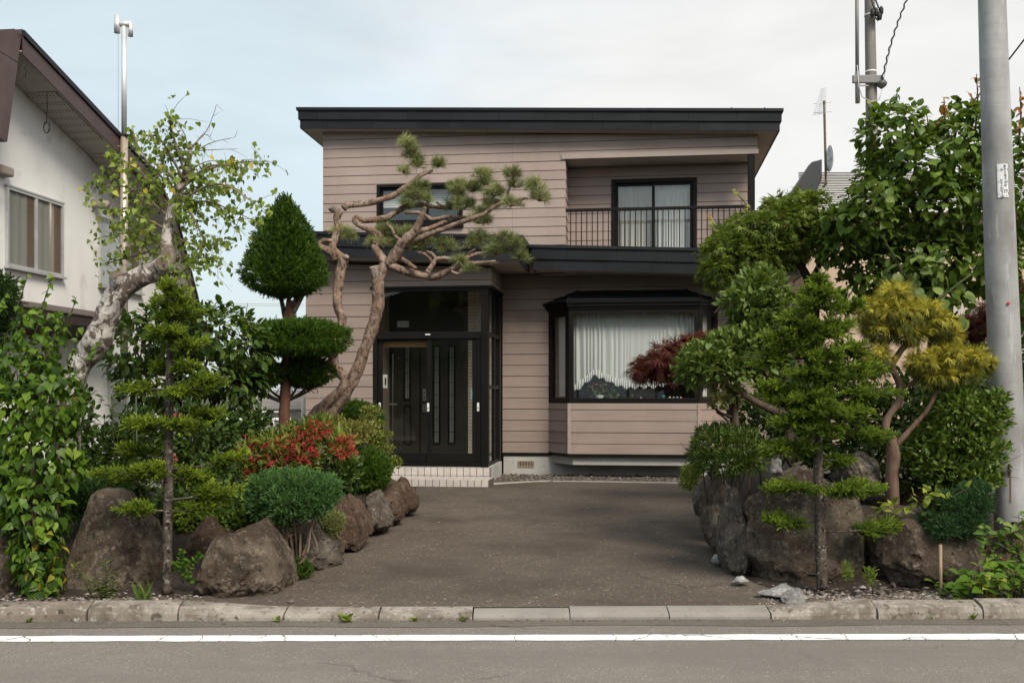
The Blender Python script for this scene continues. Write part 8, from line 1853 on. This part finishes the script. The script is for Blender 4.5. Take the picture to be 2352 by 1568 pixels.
foliage(sp, [(1588,1090,11.0,26,26,0.2),(1580,1112,10.9,20,16,0.15),(1600,1075,11.0,18,14,0.12)], 900, T_DIA, 0.036, leafmat('lime_leaf', [(0,(0.09,0.13,0.03)),(0.6,(0.17,0.21,0.06)),(1,(0.26,0.29,0.10))], 0.5, 0.3), 187, 0.3, 0.2, o=dict(out=0.6, up=0.8))
js = thing('juniper', 'small blue-green juniper beside the wooden stake at right', 'juniper', on_bed(2190, 8.1, 1))
jsl = [(2180,1165,8.05,46,34,0.22),(2225,1160,8.05,44,38,0.22),(2155,1205,7.95,40,30,0.2),(2215,1205,7.98,44,28,0.2),(2240,1130,8.1,28,20,0.15)]
foliage(js, jsl, 4200, T_JUN, 0.045, leafmat('juniper_blue', [(0,(0.014,0.042,0.020)),(0.6,(0.034,0.078,0.036)),(1,(0.065,0.12,0.055))], 0.5, 0.15), 188, 0.6, 0.25, o=dict(out=0.9, up=0.45, rnd=0.4)); limb(js, [(2218,1330,8.1),(2215,1260,8.1),(2195,1190,8.1)], [5,5,3], B_brown, 'trunk')
twigs(js, at(2190,1195,8.0), [bc(b) for b in jsl], 0.008, B_brown, 1881, sub=3)
sg = thing('young_tree', 'sprig of yellow-green oval leaves above the small juniper', 'plant', on_bed(2130, 8.3, 1))
r = np.random.default_rng(189); P = []; 
for (x0,y0,x1,y1) in ((2130,1185,2040,1160),(2130,1185,2090,1135),(2130,1185,2165,1120),(2130,1185,2225,1120),(2130,1180,2130,1115),(2060,1165,2010,1170)):
    C = curve([at(x0,y0,8.1), at((x0+x1)/2,(y0+y1)/2-6,7.95), at(x1,y1,7.9)], 8); mb = MB(); mb.tube(C, 0.004, 5); mb.build('twig', B_brown, sg); P += [C[k]+r.normal(0,0.025,3) for k in r.integers(2,8,11)]
C = limb(sg, [(2135,1300,8.3),(2132,1230,8.2),(2130,1180,8.1)], [3,3,2.5], B_brown, 'stem', 8, 6, 0)
P = np.array(P); n = len(P); leaf_objs(T_OV, 'sprig', P, unit(r.normal(0,0.8,(n,3))+np.array((0,-0.2,-0.15))), unit(UPV+np.array((0,-0.5,0))+r.normal(0,0.25,(n,3))), 0.072*(1+r.uniform(-0.3,0.3,n)), leafmat('sprig_leaf', [(0,(0.09,0.14,0.02)),(0.6,(0.14,0.19,0.03)),(1,(0.21,0.24,0.045))], 0.45, 0.36, obj=True), sg)
# ---- ground cover under the pole
gcv = thing('ground_cover', 'bright green broad-leaved ground cover at the foot of the thick pole', 'ground cover', on_bed(2290, 7.5, 1))
r = np.random.default_rng(191); n = 190; X = r.uniform((2175-CX)/F*7.5, (2420-CX)/F*7.5, n); Yv = 7.30+abs(r.normal(0,0.22,n)); hz = 0.05+0.20*r.random(n)*sm((X-(2165-CX)/F*7.5)/0.25)
P = np.stack([X, Yv, np.array([bedR(a,b) for a, b in zip(X, Yv)])+hz], 1); th = r.uniform(0,6.28,n); D = unit(np.stack([np.cos(th), np.sin(th)*0.8-0.35, r.uniform(-0.25,0.5,n)],1)); Nn = unit(UPV+np.array((0,-0.45,0))+r.normal(0,0.25,(n,3)))
G_gc = leafmat('ground_cover_leaf', [(0,(0.045,0.10,0.014)),(0.5,(0.08,0.155,0.02)),(0.85,(0.125,0.205,0.03)),(0.96,(0.2,0.24,0.05)),(1,(0.32,0.17,0.06))], 0.4, 0.34, 0.5, obj=True)
leaf_objs(T_OV, 'cover', P, D, Nn, 0.115*(1+r.uniform(-0.35,0.3,n)), G_gc, gcv)
mb = MB()
for i in range(0, n): mb.tube([(P[i][0]+0.01, P[i][1]+0.02, bedR(P[i][0], P[i][1])-0.01), tuple(P[i])], 0.002, 4)
mb.build('stalks', B_stem, gcv, kind='stuff')
kn = thing('tall_weed', 'tall leafy weed with drooping leaves at the lower right edge', 'weed', on_bed(2330, 7.6, 1))
r = np.random.default_rng(192); P = []; D = []
for (x0, y0, x1, y1) in ((2290,1330,2262,1205),(2310,1340,2300,1190),(2330,1340,2340,1180),(2350,1340,2365,1170),(2300,1330,2235,1225),(2345,1330,2325,1215)):
    C = curve([at(x0,y0,7.6), at((x0+x1)/2+6,(y0+y1)/2,7.55), at(x1,y1,7.5)], 12); mb = MB(); mb.tube(C, list(np.linspace(0.005,0.002,12)), 5); mb.build('stem', B_stem, kn)
    for j in range(2,12):
        for _ in range(2): th = r.uniform(0,6.28); P.append(C[j]); D.append((math.cos(th), math.sin(th)*0.7-0.2, r.uniform(-0.6,0.4)))
P = np.array(P); D = unit(np.array(D)); n = len(P); leaf_objs(T_OV, 'weedleaf', P, D, unit(UPV+np.array((0,-0.4,0))+r.normal(0,0.3,(n,3))), 0.085*(1+r.uniform(-0.35,0.3,n)), leafmat('tall_weed_leaf', [(0,(0.05,0.10,0.022)),(0.6,(0.09,0.15,0.034)),(1,(0.15,0.21,0.06))], 0.45, 0.34, obj=True), kn)
for i, (x, y, lab) in enumerate(((1945,1335,'feathery seedling in the gravel right of the spruce trunk'),(1998,1345,'small upright seedling by the right kerb'))):
    t = thing('seedling', lab, 'weed', on_bed(x, 7.5, 1)); foliage(t, [(x, y-22, 7.5, 14, 24, 0.05)], 120, T_JUN, 0.03, G_weed, 400+i, 0.1, 0.2, o=dict(out=0.5, up=0.9))
# potted plant on the bay sill
foliage(pot, [(0,0,1,0,0,0)], 0, T_OV, 0.05, G_dark, 1) if False else None
r = np.random.default_rng(193); n = 60; c = np.array(POT_P)+np.array((0,0,0.2)); P = c+r.normal(0,1,(n,3))*np.array((0.09,0.05,0.07)); scatter('foliage', T_OV, P, unit(r.normal(0,1,(n,3))), unit(UPV+r.normal(0,0.4,(n,3))), 0.07*np.ones(n), G_dark, pot, r.random(n))
P = c+np.array((0,0,0.07))+r.normal(0,1,(18,3))*np.array((0.05,0.03,0.05)); scatter('flowers', T_FLOWER, P, unit(r.normal(0,1,(18,3))), unit(r.normal(0,1,(18,3))), 0.05*np.ones(18), P_wei, pot, r.random(18))
hp = thing('houseplant', 'dark leafy houseplant in the left half of the bay window', 'potted plant', sill_pt(620, BF+0.16))
c = np.array(sill_pt(620, BF+0.16)); mb = MB(); mb.lathe(c, [(0.05,0),(0.06,0.08),(0.063,0.09),(0.05,0.09)], 14); mb.build('pot', M['wood_floor'], hp, smooth=True); n = 60
P = c+np.array((0,0,0.14))+r.normal(0,1,(n,3))*np.array((0.07,0.04,0.045)); scatter('foliage', T_OV, P, unit(r.normal(0,1,(n,3))), unit(UPV+r.normal(0,0.4,(n,3))), 0.075*np.ones(n), G_dark, hp, r.random(n))
# ---- wooden stake, stone figure
stk = MB(); stk.tube([on_bed(2161,7.55,1)+np.array((0,0,-0.05)), at(2160,1250,7.55)], 0.013, 8, wob=0.05); stk.build('wooden_stake', surf('stake_wood', (0.22,0.16,0.10), (0.33,0.25,0.165), 20, 0.85, stretch=(3,3,0.4)), None, smooth=True, label='thin wooden stake standing in front of the right-hand boulder', cat='stake')
stk = MB(); stk.tube([on_bed(318,8.9)+np.array((0,0,-0.05)), at(312,900,8.9)], 0.008, 8); stk.build('plant_stake', flat('green_stake', (0.045,0.06,0.035), 0.5), None, smooth=True, label='thin green plant stake among the dark lilies', cat='stake')
def figure():
    """little seated stone animal-like figure, modelled as a lathe-and-lump body"""
    c = at(1782, 1090, 8.62); t = thing('stone_figure', 'small weathered grey stone figure sitting among the right-hand rocks', 'statue', c); k = 8.62/F
    def lumpm(parts):
        bm = bmesh.new()
        for (x, y, z, rx, ry, rz) in parts:
            m_ = bmesh.ops.create_icosphere(bm, subdivisions=3, radius=1.0)
            for v in m_['verts']: v.co = Vector((x+v.co.x*rx, y+v.co.y*ry, z+v.co.z*rz))
        me = bpy.data.meshes.new('tmp'); bm.to_mesh(me); bm.free(); return me
    me = lumpm([(0,0,0.055,0.05,0.045,0.06),(0.0,0.0,0.115,0.036,0.034,0.05),(-0.003,-0.006,0.175,0.030,0.030,0.033),(-0.03,-0.03,0.03,0.022,0.03,0.022),(0.03,-0.03,0.03,0.022,0.03,0.022),(-0.034,-0.018,0.10,0.013,0.016,0.04),(0.03,-0.025,0.10,0.013,0.02,0.036),(0.004,-0.036,0.165,0.012,0.012,0.010)])
    o = link_mesh('body', me, surf('weathered_stone', (0.20,0.18,0.165), (0.34,0.315,0.29), 25, 0.9, bump=0.6, bscale=80), t); me.name = 'body'
    o.modifiers.new('remesh', 'REMESH').mode = 'VOXEL'; o.modifiers['remesh'].voxel_size = 0.006; o.modifiers['remesh'].use_smooth_shade = True
figure()
